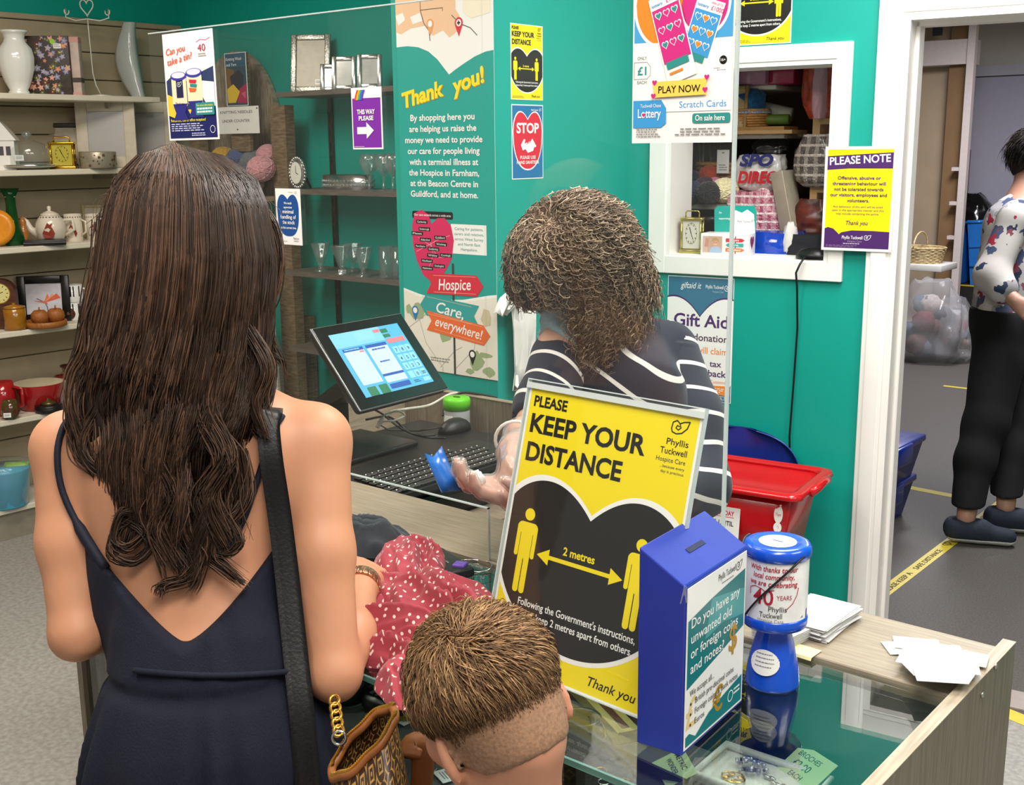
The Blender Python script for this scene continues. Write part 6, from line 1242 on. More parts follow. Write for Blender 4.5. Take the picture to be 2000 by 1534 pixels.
def checker(c1, c2, c3, sc):
    m = bpy.data.materials.new('plaid'); m.use_nodes = True; nt = m.node_tree; N = nt.nodes; K = nt.links; b = N['Principled BSDF']; b.inputs['Roughness'].default_value = .3; b.inputs['Coat Weight'].default_value = .3
    tc = N.new('ShaderNodeTexCoord'); sp = N.new('ShaderNodeSeparateXYZ'); K.new(tc.outputs['Object'], sp.inputs[0]); cur = None
    for ax, ph in (('X', 0), ('Z', .4)):
        w = N.new('ShaderNodeMath'); w.operation = 'MULTIPLY'; w.inputs[1].default_value = sc; K.new(sp.outputs[ax], w.inputs[0])
        s = N.new('ShaderNodeMath'); s.operation = 'SINE'; K.new(w.outputs[0], s.inputs[0])
        g = N.new('ShaderNodeMath'); g.operation = 'GREATER_THAN'; g.inputs[1].default_value = .25; K.new(s.outputs[0], g.inputs[0])
        mx = N.new('ShaderNodeMix'); mx.data_type = 'RGBA'; K.new(g.outputs[0], mx.inputs[0]); mx.inputs[7].default_value = lin(c2 if ax == 'X' else c3)
        if cur is None: mx.inputs[6].default_value = lin(c1)
        else: K.new(cur.outputs[2], mx.inputs[6]); g.inputs[1].default_value = .72
        cur = mx
    no = N.new('ShaderNodeTexNoise'); no.inputs['Scale'].default_value = 26; bp = N.new('ShaderNodeBump'); bp.inputs['Strength'].default_value = .9; bp.inputs['Distance'].default_value = .01; K.new(no.outputs[0], bp.inputs['Height']); K.new(bp.outputs[0], b.inputs['Normal'])
    K.new(cur.outputs[2], b.inputs['Base Color']); return m
def sack(name, lab, cat, c, rx, ry, h, m, seed=1, rz=0, knot=False, top=.5, sub=None, grp=None):
    t = thing(name, lab, cat, c, rz, grp); b = MB(); rows = []
    for i in range(25):
        q = i/24; rr = (min(1, .72+q*2.2) if q < .13 else 1)*(1-(1-top)*max(0, (q-.55)/.45)**1.5); row = []
        for j in range(36):
            a = 2*pi*j/36; s = math.copysign(abs(cos(a))**.7, cos(a)); s2 = math.copysign(abs(sin(a))**.7, sin(a)); n_ = NZ.noise(Vector((cos(a)*2, sin(a)*2, q*3+seed*5)))*.16+NZ.noise(Vector((cos(a)*5, sin(a)*5, q*7+seed*9)))*.09
            row.append((rx*rr*(1+n_)*s, ry*rr*(1+n_)*s2, h*q*(1+.06*NZ.noise(Vector((cos(a)*2, sin(a)*2, seed)))*(q > .5))))
        rows.append(row)
    b.grid(rows, m, True, loop=True); b.add(rows[0], [tuple(range(35, -1, -1))], m); b.add(rows[-1], [tuple(range(36))], m, True); b.obj('bag_body', t)
    return t
q = rp(1490, 1.44, .34); zz_ = hin(1490, 372, .34).z; t = sack('carrier_bag', 'white carrier bag with blue and red lettering leaning in the rack', 'carrier bag', Vector((q.x, q.y, zz_)), .085, .05, hin(1490, 303, .34).z-zz_, mat('#d5d2cf', .25, 0, .05, 20, .4, coat=.3), 3, HA, top=.9)
A = Art(.15, .13, 150, 130, T=TR(-.072, -.062, .135, pi/2), step=.0004); A.text('SPO', 14, 52, 38, ink('#2b2c6b', .3), w=118, bold=.05, shear=.25); A.text('DIREC', 10, 108, 38, ink('#b8252c', .3), w=136, bold=.05, shear=.2); A.mb.obj('lettering', t, label='large blue and red lettering')
q = rp(1492, 1, .38); z2 = hin(1492, 310, .38).z; sack('black_bag', 'crumpled black bag stuffed above the white carrier bag', 'bag', Vector((q.x, q.y+.06, z2)), .075, .05, .07, mat('#141416', .2, 0, .2, 30, .6, coat=.3), 5, HA, top=.4)
z2 = 1.2; q = rp(1487, z2, .3); sack('laundry_bag', 'pink plaid laundry bag standing in the rack behind the sill', 'laundry bag', q, .13, .085, hin(1490, 372, .3).z-z2, checker('#b98590', '#a14c60', '#d8c3c4', 230), 7, HA, top=.75)
a, c = hin(1527, 335, .28), hin(1572, 450, .2); b = MB(); L_ = (c-a).length
b.box(-.02, .02, -.06, .06, -L_-.1, 0, mat('#8a7c6c', .5), None, .002); b.box(.02, .022, -.06, .06, -L_-.1, 0, mat('#c9bda8', .5)); o = b.obj('leaning_board', label='narrow board leaning against the pink plaid bag', cat='board', M=Matrix.Translation(a) @ Matrix.Rotation(HA, 4, 'Z') @ Matrix.Rotation(-.22, 4, 'Y'))
q = rp(1515, 1.2, .19); t = sack('shopping_bag', 'shiny blue shopping bag lying behind the hatch sill', 'bag', q, .12, .06, hin(1515, 452, .19).z-1.2, mat('#0f3fae', .12, 0, .08, 18, .8, coat=.6), 9, HA, top=.85); MB().tube([(-.09, -.062, .02), (-.05, -.066, .09), (.0, -.066, .07), (.03, -.064, .03)], .008, mat('#8a96a8', .5), 6, flat=.3).obj('webbing_strap', t)
q = rp(1550, 1.2, .15); b = MB(); b.ball((0, 0, .15), (.025, .02, .055), mat('#d2d0cc', .8, 0, .05, 30, .3), 14, wob=lambda a, c: 1+.15*sin(4*a+c*3)); b.obj('white_cloth', loc=(q.x, q.y, 1.2), label='white cloth tucked behind the black charger', cat='cloth')
q = rp(1588, 1.2, .17); sack('dark_bag', 'dark navy fabric bag behind the black charger', 'bag', q, .075, .05, hin(1588, 458, .17).z-1.2, mat('#15161f', .8, 0, .1, 30, .3), 4, HA, top=.8)
q = rp(1390, zsh[2], .2); b = MB(); b.tube([hin(1375, 430, .2), hin(1390, 428, .2), hin(1405, 430, .22)], .01, BLK, 8); b.obj('black_cable', label='black item hanging under the rack ledge', cat='cable')
q = rp(1392, 1, .34); zt2 = hin(1392, 293, .34).z; A = Art(.045, .08, 45, 80, base=PAP, thick=.0008); A.lines(8, 38, 50, 74, 3, GRY, k=1); A.rect(18, 8, 27, 12, GRY, 1); A.mb.obj('card_tag', M=Matrix.Translation((q.x, q.y+.03, zt2)) @ Matrix.Rotation(HA, 4, 'Z') @ Matrix.Rotation(pi/2, 4, 'X'), label='white hanging card tag above the orange wool ball', cat='tag')
# right hand bay
q = rp(1612, zr[0], .36); t = sack('patterned_bag', 'tall red patterned bag with a black strap in the rack bay', 'bag', q, .075, .08, .36, mat('#8e2a1c', .4, 0, .4, 40, .3, hex2='#c04a2c'), 11, HA, top=.95); MB().tube([(-.02, -.085, .34), (-.01, -.095, .22), (.0, -.09, .12)], .008, BLK, 6).obj('strap', t)
q = rp(1598, zr[0], .28); sack('pink_cloth_bag', 'pale pink cloth bag squeezed beside the red patterned bag', 'bag', q, .018, .05, .18, mat('#b98a94', .6, 0, .1, 30, .3), 13, HA, top=.8)
q = rp(1606, zr[1], .34); sack('laundry_bag', 'grey and cream plaid laundry bag on the bay\'s middle shelf', 'laundry bag', q, .075, .09, zr[0]-zr[1]-.05, checker('#5a4d48', '#8f8378', '#b9a9a0', 200), 12, HA, top=.8)
q = rp(1600, zr[2], .34); sack('dark_handbag', 'black and red bag on the bay\'s bottom shelf beside the poster', 'bag', q, .07, .08, zr[1]-zr[2]-.04, mat('#2c1614', .35, 0, .4, 20, .4, hex2='#6a2a20'), 14, HA, top=.7)
# ================================================================== stockroom beyond the door
fl = lambda px, py: at_z(px, py, 0)
# tall cupboard with white edged post
CUPB = mat('#8a6a48', .6, 0, .05, 6); PKW = mat('#d6c8c2', .5, 0, .03)
c0 = at_y(1780, 500, 9.7); c1 = at_y(1858, 500, 9.7); zt = at_y(1820, 28, 9.7).z; zb1 = at_y(1820, 125, 9.7).z; zb0 = at_y(1820, 76, 9.7).z
t = thing('tall_cupboard', 'tall open brown cupboard with a white edged post in the stockroom', 'cupboard', ((c0.x+c1.x)/2, 9.9, 0)); w = (c1.x-c0.x)/2
b = MB(); b.box(-w-.5, -.05, .22, .26, 0, zt, mat('#b59f84', .6, 0, .04, 5)); b.obj('cream_panel', t, label='cream side panel'); b = MB(); b.box(-.06, w-.03, .1, .16, 0, zt, CUPB); b.obj('brown_panel', t)
b = MB(); b.box(-w-.5, w-.03, .0, .24, zb1, zb0, PKW); b.obj('top_rail', t); b = MB(); b.box(-w-.5, w, .0, .26, zt, zt+.03, PKW); b.obj('top_board', t)
b = MB(); b.box(w-.045, w+.015, -.03, .03, 0, zt, PKW); b.obj('post', t)
for i in range(3): b = MB(); z = at_y(1845, 330+i*68, 9.7).z; b.box(w-.11, w-.04, -.02, .05, z-.02, z+.01, PKW); b.obj('shelf_peg', t)
b = MB(); b.box(-.18, -.1, -.01, .0, zb0+.04, zt-.03, mat('#2a2a28', .5)); b.obj('dark_bracket', t)
# plastic bags of donations, basket
CLB = clear('clear_bag', (.86, .86, .88), .12, 1.55, .22, (.8, .78, .78))
def clearbag(lab, c, rx, ry, h, seed):
    t = sack('clear_bag', lab, 'plastic bag', c, rx, ry, h, CLB, seed, .3, top=.55, grp='clear plastic bags of donations'); b = MB(); rn = random.Random(seed); cs = ['#6b4a44', '#8d7f78', '#2f3d35', '#5d6b78', '#a58a7c', '#c9b9b0', '#7a3038', '#3a3a44']
    for i in range(16):
        a, r = rn.random()*6.28, math.sqrt(rn.random())*.6; mb = MB(); mb.ball((0, 0, 0), (rx*.36, ry*.36, h*.13), mat(rn.choice(cs), .8, 0, .2, 30, .3), 10, wob=lambda u, v: 1+.15*sin(3*u+2*v+i)); mb.obj('garment', t, loc=(rx*r*cos(a), ry*r*sin(a), h*(.14+.6*rn.random())))
q = fl(1792, 712); clearbag('large clear plastic bag of clothes standing in front of the tall cupboard', Vector((q.x, q.y+.2, 0)), .24, .22, .62, 21)
q = fl(1832, 700); clearbag('smaller clear plastic bag slumped beside the large one', Vector((q.x+.10, q.y-.02, 0)), .15, .18, .42, 22)
q = fl(1846, 668); clearbag('small white plastic bag behind the slumped clear bag', Vector((q.x+.02, q.y+.12, 0)), .15, .15, .36, 23)
q0 = at_y(1796, 588, 9.1); b = MB(); b.box(-.2, .2, -.18, .18, 0, .05, OFF, None, .004); o = b.obj('white_box_lid', loc=(q0.x, 9.15, .66), label='flat white lid resting on the large clear bag', cat='lid')
basket('wicker_basket', 'shallow cream wicker basket with a handle on top of the clear bags', Vector((q0.x-.04, 9.15, .712)), .2, .15, .12, 0, True, None, mat('#b59a6a', .6, 0, .3, 60, .5, hex2='#d9c596'))
# blue crates and black bag on the steps
BC = mat('#2f7fd8', .3, 0, .05, coat=.2)
def bluecrate(lab, px0, px1, pyt, pyb, y, rz, tilt=0, zb=None):
    a, c = at_y(px0, pyb, y), at_y(px1, pyt, y); w = (c.x-a.x)/2; h = c.z-a.z; t = thing('blue_crate', lab, 'crate', ((a.x+c.x)/2, y+.2, a.z if zb is None else zb), rz)
    T = Matrix.Rotation(tilt, 4, 'Y'); b = MB(); b.grid([[(x*w*.88, yy*.16, .0) for x, yy in ((-1, -1), (1, -1), (1, 1), (-1, 1))], [(x*w, yy*.2, h) for x, yy in ((-1, -1), (1, -1), (1, 1), (-1, 1))]], BC, False, loop=True, thick=-.006, T=T); b.add([(x*w*.88, yy*.16, .003) for x, yy in ((-1, -1), (1, -1), (1, 1), (-1, 1))], [(0, 1, 2, 3)], BC, False, T); b.obj('crate_body', t)
    b = MB(); b.tube([(x*(w+.006), yy*.205, h) for x, yy in ((-1, -1), (1, -1), (1, 1), (-1, 1))], .016, BC, 6, T, closed=True); b.obj('rim', t)
    b = MB(); [b.box(-w*.9, w*.9, -.2, -.19, h*k, h*k+.03, BC, T) for k in (.3, .6)]; b.obj('rib', t)
bluecrate('bright blue plastic crate on the stockroom steps beside the cupboard post', 1846, 1879, 470, 585, 10.6, 0, 0, .386)
bluecrate('bright blue plastic crate standing on end partly behind the walking woman', 1886, 1928, 464, 585, 10.6, .1, -.08, .386)
q = at_y(1890, 470, 10.8); sack('bin_bag', 'full black bin bag resting on top of the blue crates', 'bin bag', Vector((q.x, 10.82, at_y(1882, 464, 10.6).z+.01)), .21, .15, at_y(1888, 380, 10.8).z-at_y(1882, 464, 10.6).z, mat('#0e0e10', .2, 0, .2, 20, .6, coat=.4), 31, 0, top=.35)
# blue lidded bins beside the door jamb
BL2 = mat('#14308f', .3, 0, .05, coat=.2)
fb = fl(1745, 1062); 
zt3 = at_y(1752, 872, 4.7).z; hb3 = zt3/2
for k, (z0, lab) in enumerate(((0, 'lower dark blue lidded bin of the two stacked behind the door jamb'), (hb3, 'upper dark blue lidded bin of the two stacked behind the door jamb'))):
    xr2 = at_y(1767, 950, 4.7).x
    t = thing('storage_bin', lab, 'storage bin', (xr2-.24-.03*(1-k), 4.7, z0), 0, 'dark blue lidded bins'); q = hb3
    b = MB(); b.grid([[(x*.17, y*.24, .0) for x, y in ((-1, -1), (1, -1), (1, 1), (-1, 1))], [(x*.2, y*.28, q-.03) for x, y in ((-1, -1), (1, -1), (1, 1), (-1, 1))]], BL2, False, loop=True, thick=-.005); b.box(-.17, .17, -.24, .24, 0, .006, BL2); b.obj('bin_body', t)
    b = MB(); b.box(-.215, .215, -.295, .295, q-.032, q-.001, BL2, None, .008); b.box(-.225, .225, -.12, .12, q-.09, q-.005, BL2, None, .006); b.obj('lid', t)
# ================================================================== people
class Sdf:
    """smooth union of tapered limbs and ellipsoids, meshed as one continuous surface"""
    def __init__(s): s.p = []
    def cap(s, a, b, ra, rb, k=.02, n=None, f=1): s.p.append(('c', np.array(a, float), np.array(b, float), ra, rb, k, None if n is None else np.array(n, float), f)); return s
    def ell(s, c, r, R=None, k=.02): s.p.append(('e', np.array(c, float), np.array(r, float), None if R is None else np.array(R, float), None, k, None, 1)); return s
    def chain(s, pts, rs, k=.02, n=None, f=1):
        for i in range(len(pts)-1): s.cap(pts[i], pts[i+1], rs[i], rs[i+1], k, n, f)
        return s
    def box(s, q):
        if q[0] == 'c': r = max(q[3], q[4]); return np.minimum(q[1], q[2])-r, np.maximum(q[1], q[2])+r
        r = q[2].max(); return q[1]-r, q[1]+r
    def d1(s, q, P):
        if q[0] == 'c':
            a, b = q[1], q[2]; v = P-a; ab = b-a; g = 1
            if q[6] is not None and q[7] != 1:
                n = q[6]; w = (v@n); v = v+w[..., None]*n*(1/q[7]-1); ab = ab+n*(ab@n)*(1/q[7]-1); g = q[7]**.5
            t = np.clip((v@ab)/max(ab@ab, 1e-9), 0, 1); return (np.linalg.norm(v-t[..., None]*ab, axis=-1)-(q[3]+(q[4]-q[3])*t))*g
        v = P-q[1]
        if q[3] is not None: v = v@q[3]
        r = q[2]; k0 = np.linalg.norm(v/r, axis=-1); k1 = np.linalg.norm(v/(r*r), axis=-1); return k0*(k0-1)/np.maximum(k1, 1e-6)
    def at(s, P):
        P = np.asarray(P, float); d = np.full(P.shape[:-1], 1.0)
        for q in s.p: d = s.smin(d, s.d1(q, P), q[5])
        return d
    @staticmethod
    def smin(a, b, k):
        h = np.maximum(k-np.abs(a-b), 0)/k; return np.minimum(a, b)-h*h*k*.25
    def mesh(s, h=.006, off=0, region=None, disp=None, clip=None):
        lo = np.min([s.box(q)[0] for q in s.p], 0)-3*h-max(off, 0); hi = np.max([s.box(q)[1] for q in s.p], 0)+3*h+max(off, 0)
        if clip is not None: lo = np.maximum(lo, clip[0]); hi = np.minimum(hi, clip[1])
        n = np.ceil((hi-lo)/h).astype(int)+1
        ax = [lo[i]+h*np.arange(n[i]) for i in range(3)]; D = np.full(n, .5, np.float32)
        for q in s.p:
            a, b = s.box(q); m = q[5]+abs(off)+4*h+(.03 if disp else 0); i0 = np.clip(np.floor((a-m-lo)/h).astype(int), 0, n); i1 = np.clip(np.ceil((b+m-lo)/h).astype(int)+1, 0, n)
            if (i1 <= i0).any(): continue
            sl = tuple(slice(i0[i], i1[i]) for i in range(3)); G = np.stack(np.meshgrid(ax[0][sl[0]], ax[1][sl[1]], ax[2][sl[2]], indexing='ij'), -1)
            D[sl] = s.smin(D[sl], s.d1(q, G), q[5])
        D -= off
        if disp is not None or region is not None:
            near = np.abs(D) < .06 if region is None else np.ones(n, bool)
            I = np.argwhere(near); P = lo+I*h
            if disp is not None: D[near] += disp(P)
            if region is not None: D[near] = np.maximum(D[near], region(P))
        return nets(D, lo, h)
def nets(D, lo, h):
    S_ = D < 0; n = D.shape
    acc = np.zeros((n[0]-1, n[1]-1, n[2]-1, 3), np.float32); cnt = np.zeros((n[0]-1, n[1]-1, n[2]-1), np.float32)
    def sl(o): return tuple(slice(o[i], n[i]-1+o[i]) for i in range(3))
    for ax in range(3):
        oth = [i for i in range(3) if i != ax]
        for u in (0, 1):
            for v in (0, 1):
                o = [0, 0, 0]; o[oth[0]] = u; o[oth[1]] = v; e = list(o); e[ax] = 1
                a, b = D[sl(o)], D[sl(e)]; x = (a < 0) != (b < 0); t = np.where(x, a/np.where(x, a-b, 1), 0)
                for i in range(3): acc[..., i] += np.where(x, (o[i] if i != ax else t), 0)
                cnt += x
    act = cnt > 0; idx = np.full(act.shape, -1, np.int64); I = np.argwhere(act); idx[act] = np.arange(len(I))
    V = lo+h*(I+acc[act]/cnt[act][:, None]); F_ = []
    for ax in range(3):
        u, v = (ax+1) % 3, (ax+2) % 3
        a = D; nx = list(n); s0 = [slice(1, n[i]-1) for i in range(3)]; s0[ax] = slice(0, n[ax]-1); s1 = list(s0); s1[ax] = slice(1, n[ax])
        A, B = D[tuple(s0)] < 0, D[tuple(s1)] < 0; X = np.argwhere(A != B); fl = A[A != B]
        base = X.copy(); base[:, u] += 1; base[:, v] += 1
        q = []
        for du, dv in ((0, 0), (1, 0), (1, 1), (0, 1)):
            c = base.copy(); c[:, u] -= 1-du; c[:, v] -= 1-dv; q.append(idx[c[:, 0], c[:, 1], c[:, 2]])
        q = np.stack(q, 1); q[~fl] = q[~fl][:, ::-1]; F_.append(q)
    Fa = np.concatenate(F_); Fa = Fa[(Fa >= 0).all(1)]
    return V, Fa
def meshobj(name, VF, mt, parent=None, relax=1, **kw):
    V, Fa = VF
    for _ in range(relax):
        e = np.concatenate([Fa[:, [0, 1]], Fa[:, [1, 2]], Fa[:, [2, 3]], Fa[:, [3, 0]]]); S2 = np.zeros_like(V); c = np.zeros(len(V))
        np.add.at(S2, e[:, 0], V[e[:, 1]]); np.add.at(S2, e[:, 1], V[e[:, 0]]); np.add.at(c, e[:, 0], 1); np.add.at(c, e[:, 1], 1); V = V*.5+.5*S2/np.maximum(c, 1)[:, None]
    if parent is not None: V = V-np.array(parent.location)
    me = bpy.data.meshes.new(name); me.vertices.add(len(V)); me.vertices.foreach_set('co', V.astype(np.float32).ravel()); me.loops.add(len(Fa)*4); me.loops.foreach_set('vertex_index', Fa.astype(np.int32).ravel())
    me.polygons.add(len(Fa)); me.polygons.foreach_set('loop_start', np.arange(0, len(Fa)*4, 4, dtype=np.int32)); me.polygons.foreach_set('loop_total', np.full(len(Fa), 4, np.int32)); me.update(calc_edges=True); me.validate()
    me.polygons.foreach_set('use_smooth', [True]*len(me.polygons)); me.materials.append(mt)
    o = bpy.data.objects.new(name, me); COL.objects.link(o)
    if parent is not None: o.parent = parent
    return tag(o, **kw)
def strands(name, paths, radii, mts, parent, n=3, pick=None, **kw):
    """many hairs in one mesh: paths (N, L, 3)"""
    paths = np.asarray(paths, float); N, L, _ = paths.shape; radii = np.asarray(radii, float)
    T = np.gradient(paths, axis=1); T /= np.maximum(np.linalg.norm(T, axis=2, keepdims=True), 1e-9)
    up = np.array([.31, .17, .93]); X = np.cross(T, up); X /= np.maximum(np.linalg.norm(X, axis=2, keepdims=True), 1e-6); Y = np.cross(T, X)
    V = np.zeros((N, L, n, 3))
    for k in range(n): a = 2*pi*k/n; V[:, :, k] = paths+(X*cos(a)+Y*sin(a))*radii[..., None]
    V = V.reshape(-1, 3)-np.array(parent.location); i = np.arange(N)[:, None, None]*L*n; j = np.arange(L-1)[None, :, None]*n; k = np.arange(n)[None, None, :]; k2 = (k+1) % n
    Fa = np.stack([i+j+k, i+j+k2, i+j+n+k2, i+j+n+k], -1).reshape(-1, 4)
    me = bpy.data.meshes.new(name); me.vertices.add(len(V)); me.vertices.foreach_set('co', V.astype(np.float32).ravel()); me.loops.add(len(Fa)*4); me.loops.foreach_set('vertex_index', Fa.astype(np.int32).ravel())
    me.polygons.add(len(Fa)); me.polygons.foreach_set('loop_start', np.arange(0, len(Fa)*4, 4, dtype=np.int32)); me.polygons.foreach_set('loop_total', np.full(len(Fa), 4, np.int32)); me.update(calc_edges=True)
    for m in mts: me.materials.append(m)
    pk = np.random.randint(0, len(mts), N) if pick is None else pick
    me.polygons.foreach_set('material_index', np.repeat(pk, (L-1)*n).astype(np.int32)); me.polygons.foreach_set('use_smooth', np.ones(len(Fa), bool))
    o = bpy.data.objects.new(name, me); COL.objects.link(o); o.parent = parent; return tag(o, **kw)
def fit_curve(P, L):
    """Catmull-Rom resampling of control points to L points"""
    P = np.asarray(P, float); n = len(P)-1; t = np.linspace(0, n-1e-6, L); i = t.astype(int); f = (t-i)[:, None]
    g = lambda k: P[np.clip(k, 0, n)]
    p0, p1, p2, p3 = g(i-1), g(i), g(i+1), g(i+2)
    return .5*(2*p1+(p2-p0)*f+(2*p0-5*p1+4*p2-p3)*f**2+(3*p1-p0-3*p2+p3)*f**3)
def hitpt(sd, px, py, off=0, d0=.6, d1=3.2):
    r = np.array(ray(px, py)); t = d0
    for _ in range(90):
        d = float(sd.at(CAM_N+r*t))-off
        if d < .0006: break
        t += max(d*.8, .0008)/np.linalg.norm(r)
        if t > d1: break
    return CAM_N+r*t
CAM_N = np.array(CAM)
def pd(px, py, d): return np.array(at_d(float(px), float(py), float(d)))
def head(sd, c, fwd, up, s=1.0, ez=-.022):
    """skull, jaw, nose, ears; c = centre of the cranium. Returns frame (right, fwd, up)"""
    f = np.array(fwd, float); f /= np.linalg.norm(f); u = np.array(up, float); u -= f*(u@f); u /= np.linalg.norm(u); r = np.cross(f, u); R = np.stack([r, f, u], 1)
    L = lambda x, y, z: c+s*(r*x+f*y+u*z)
    sd.ell(L(0, -.008, .012), np.array((.075, .095, .088))*s, R, .02); sd.ell(L(0, .03, -.05), np.array((.058, .062, .066))*s, R, .03); sd.ell(L(0, .058, -.092), np.array((.028, .026, .022))*s, R, .03)
    sd.cap(L(0, .088, -.005), L(0, .108, -.042), .008*s, .013*s, .014); sd.ell(L(0, .098, -.047), np.array((.016, .012, .009))*s, R, .008)
    for q in (-1, 1):
        sd.ell(L(q*.033, .078, .012), np.array((.024, .012, .008))*s, R, .012); sd.ell(L(q*.05, .05, -.03), np.array((.022, .022, .022))*s, R, .02)
        c0, s0 = cos(.35), sin(.35); Re = R @ np.array(((1, 0, 0), (0, c0, -s0), (0, s0, c0)))
        sd.ell(L(q*.076, -.008, ez), np.array((.008, .018, .031))*s, R @ np.array(((cos(q*.45), -sin(q*.45), 0), (sin(q*.45), cos(q*.45), 0), (0, 0, 1))), .006)
    sd.ell(L(0, .094, -.073), np.array((.024, .008, .006))*s, R, .006)
    return r, f, u
def face_parts(t, c, r, f, u, s, iris='#5a4632'):
    o = np.array(t.location)
    for q in (-1, 1):
        e = c+s*(r*q*.032+f*.073-u*.006)-o; m = MB(); m.ball(e, .0125*s, mat('#e9e6e2', .2), 12); m.ball(e+s*f*.0055, .0085*s, mat(iris, .15), 10); m.obj('eye', t)
        m = MB(); m.tube([e+s*(r*q*k*.016+f*(.012-.004*k*k)+u*(.024-.006*k*k)) for k in (-1, -.5, 0, .5, 1)], .0022*s, mat('#4a3626', .8), 5); m.obj('eyebrow', t)
    m = MB(); b = c-o+s*(f*.1005-u*.073)
    m.tube([b+s*(r*k*.022-f*.007*k*k) for k in (-1, -.5, 0, .5, 1)], [.002*s, .0042*s, .0046*s, .0042*s, .002*s], mat('#b0706a', .45), 6); m.obj('lips', t)
def hand(sd, wr, d, nrm, side, s=1.0, curl=.5, spread=1.0, thumb=.6):
    """palm and five fingers: wr wrist, d direction to the fingers, nrm back of hand, side +1 thumb to the right of d"""
    d = np.array(d, float); d /= np.linalg.norm(d); n = np.array(nrm, float); n -= d*(n@d); n /= np.linalg.norm(n); x = np.cross(d, n)*side
    P = lambda a, b, c: wr+s*(d*a+x*b+n*c)
    sd.cap(P(-.01, 0, 0), P(.03, 0, 0), .026*s, .03*s, .02, n, .62)
    for q in (-.027, -.009, .009, .027): sd.cap(P(.02, q*.7, 0), P(.082+(.004 if abs(q) < .02 else -.004), q, .002), .0145*s, .0105*s, .012)
    for i, (q, l) in enumerate(((.028, .072), (.0095, .08), (-.0095, .075), (-.027, .058))):
        base = P(.082+(.004 if abs(q) < .02 else -.004), q, .002); a = .22; cur = base; ang = a*curl*2; seg = (.46, .31, .25); rad = (.0092, .0082, .0075, .0062)
        for k in range(3):
            dr = d*cos(ang)-n*sin(ang)+x*q*6*spread*(1-.3*k)*.25; dr /= np.linalg.norm(dr); nx = cur+s*dr*l*seg[k]; sd.cap(cur, nx, rad[k]*s, rad[k+1]*s, .0045); cur = nx; ang += curl*(1.0+.1*i)
    b = P(.022, .026, -.008); m = P(.048, .05, -.016-.01*thumb); e = P(.074, .058, -.022-.018*thumb); g = P(.096, .056, -.028-.026*thumb)
    sd.cap(b, m, .0135*s, .011*s, .012); sd.cap(m, e, .0105*s, .0092*s, .005); sd.cap(e, g, .009*s, .0068*s, .004)
SKIN = mat('#c58c6b', .5, 0, .04, 12, .03, sss=.12); SKIN2 = mat('#c2917a', .5, 0, .04, 12, .03, sss=.12)
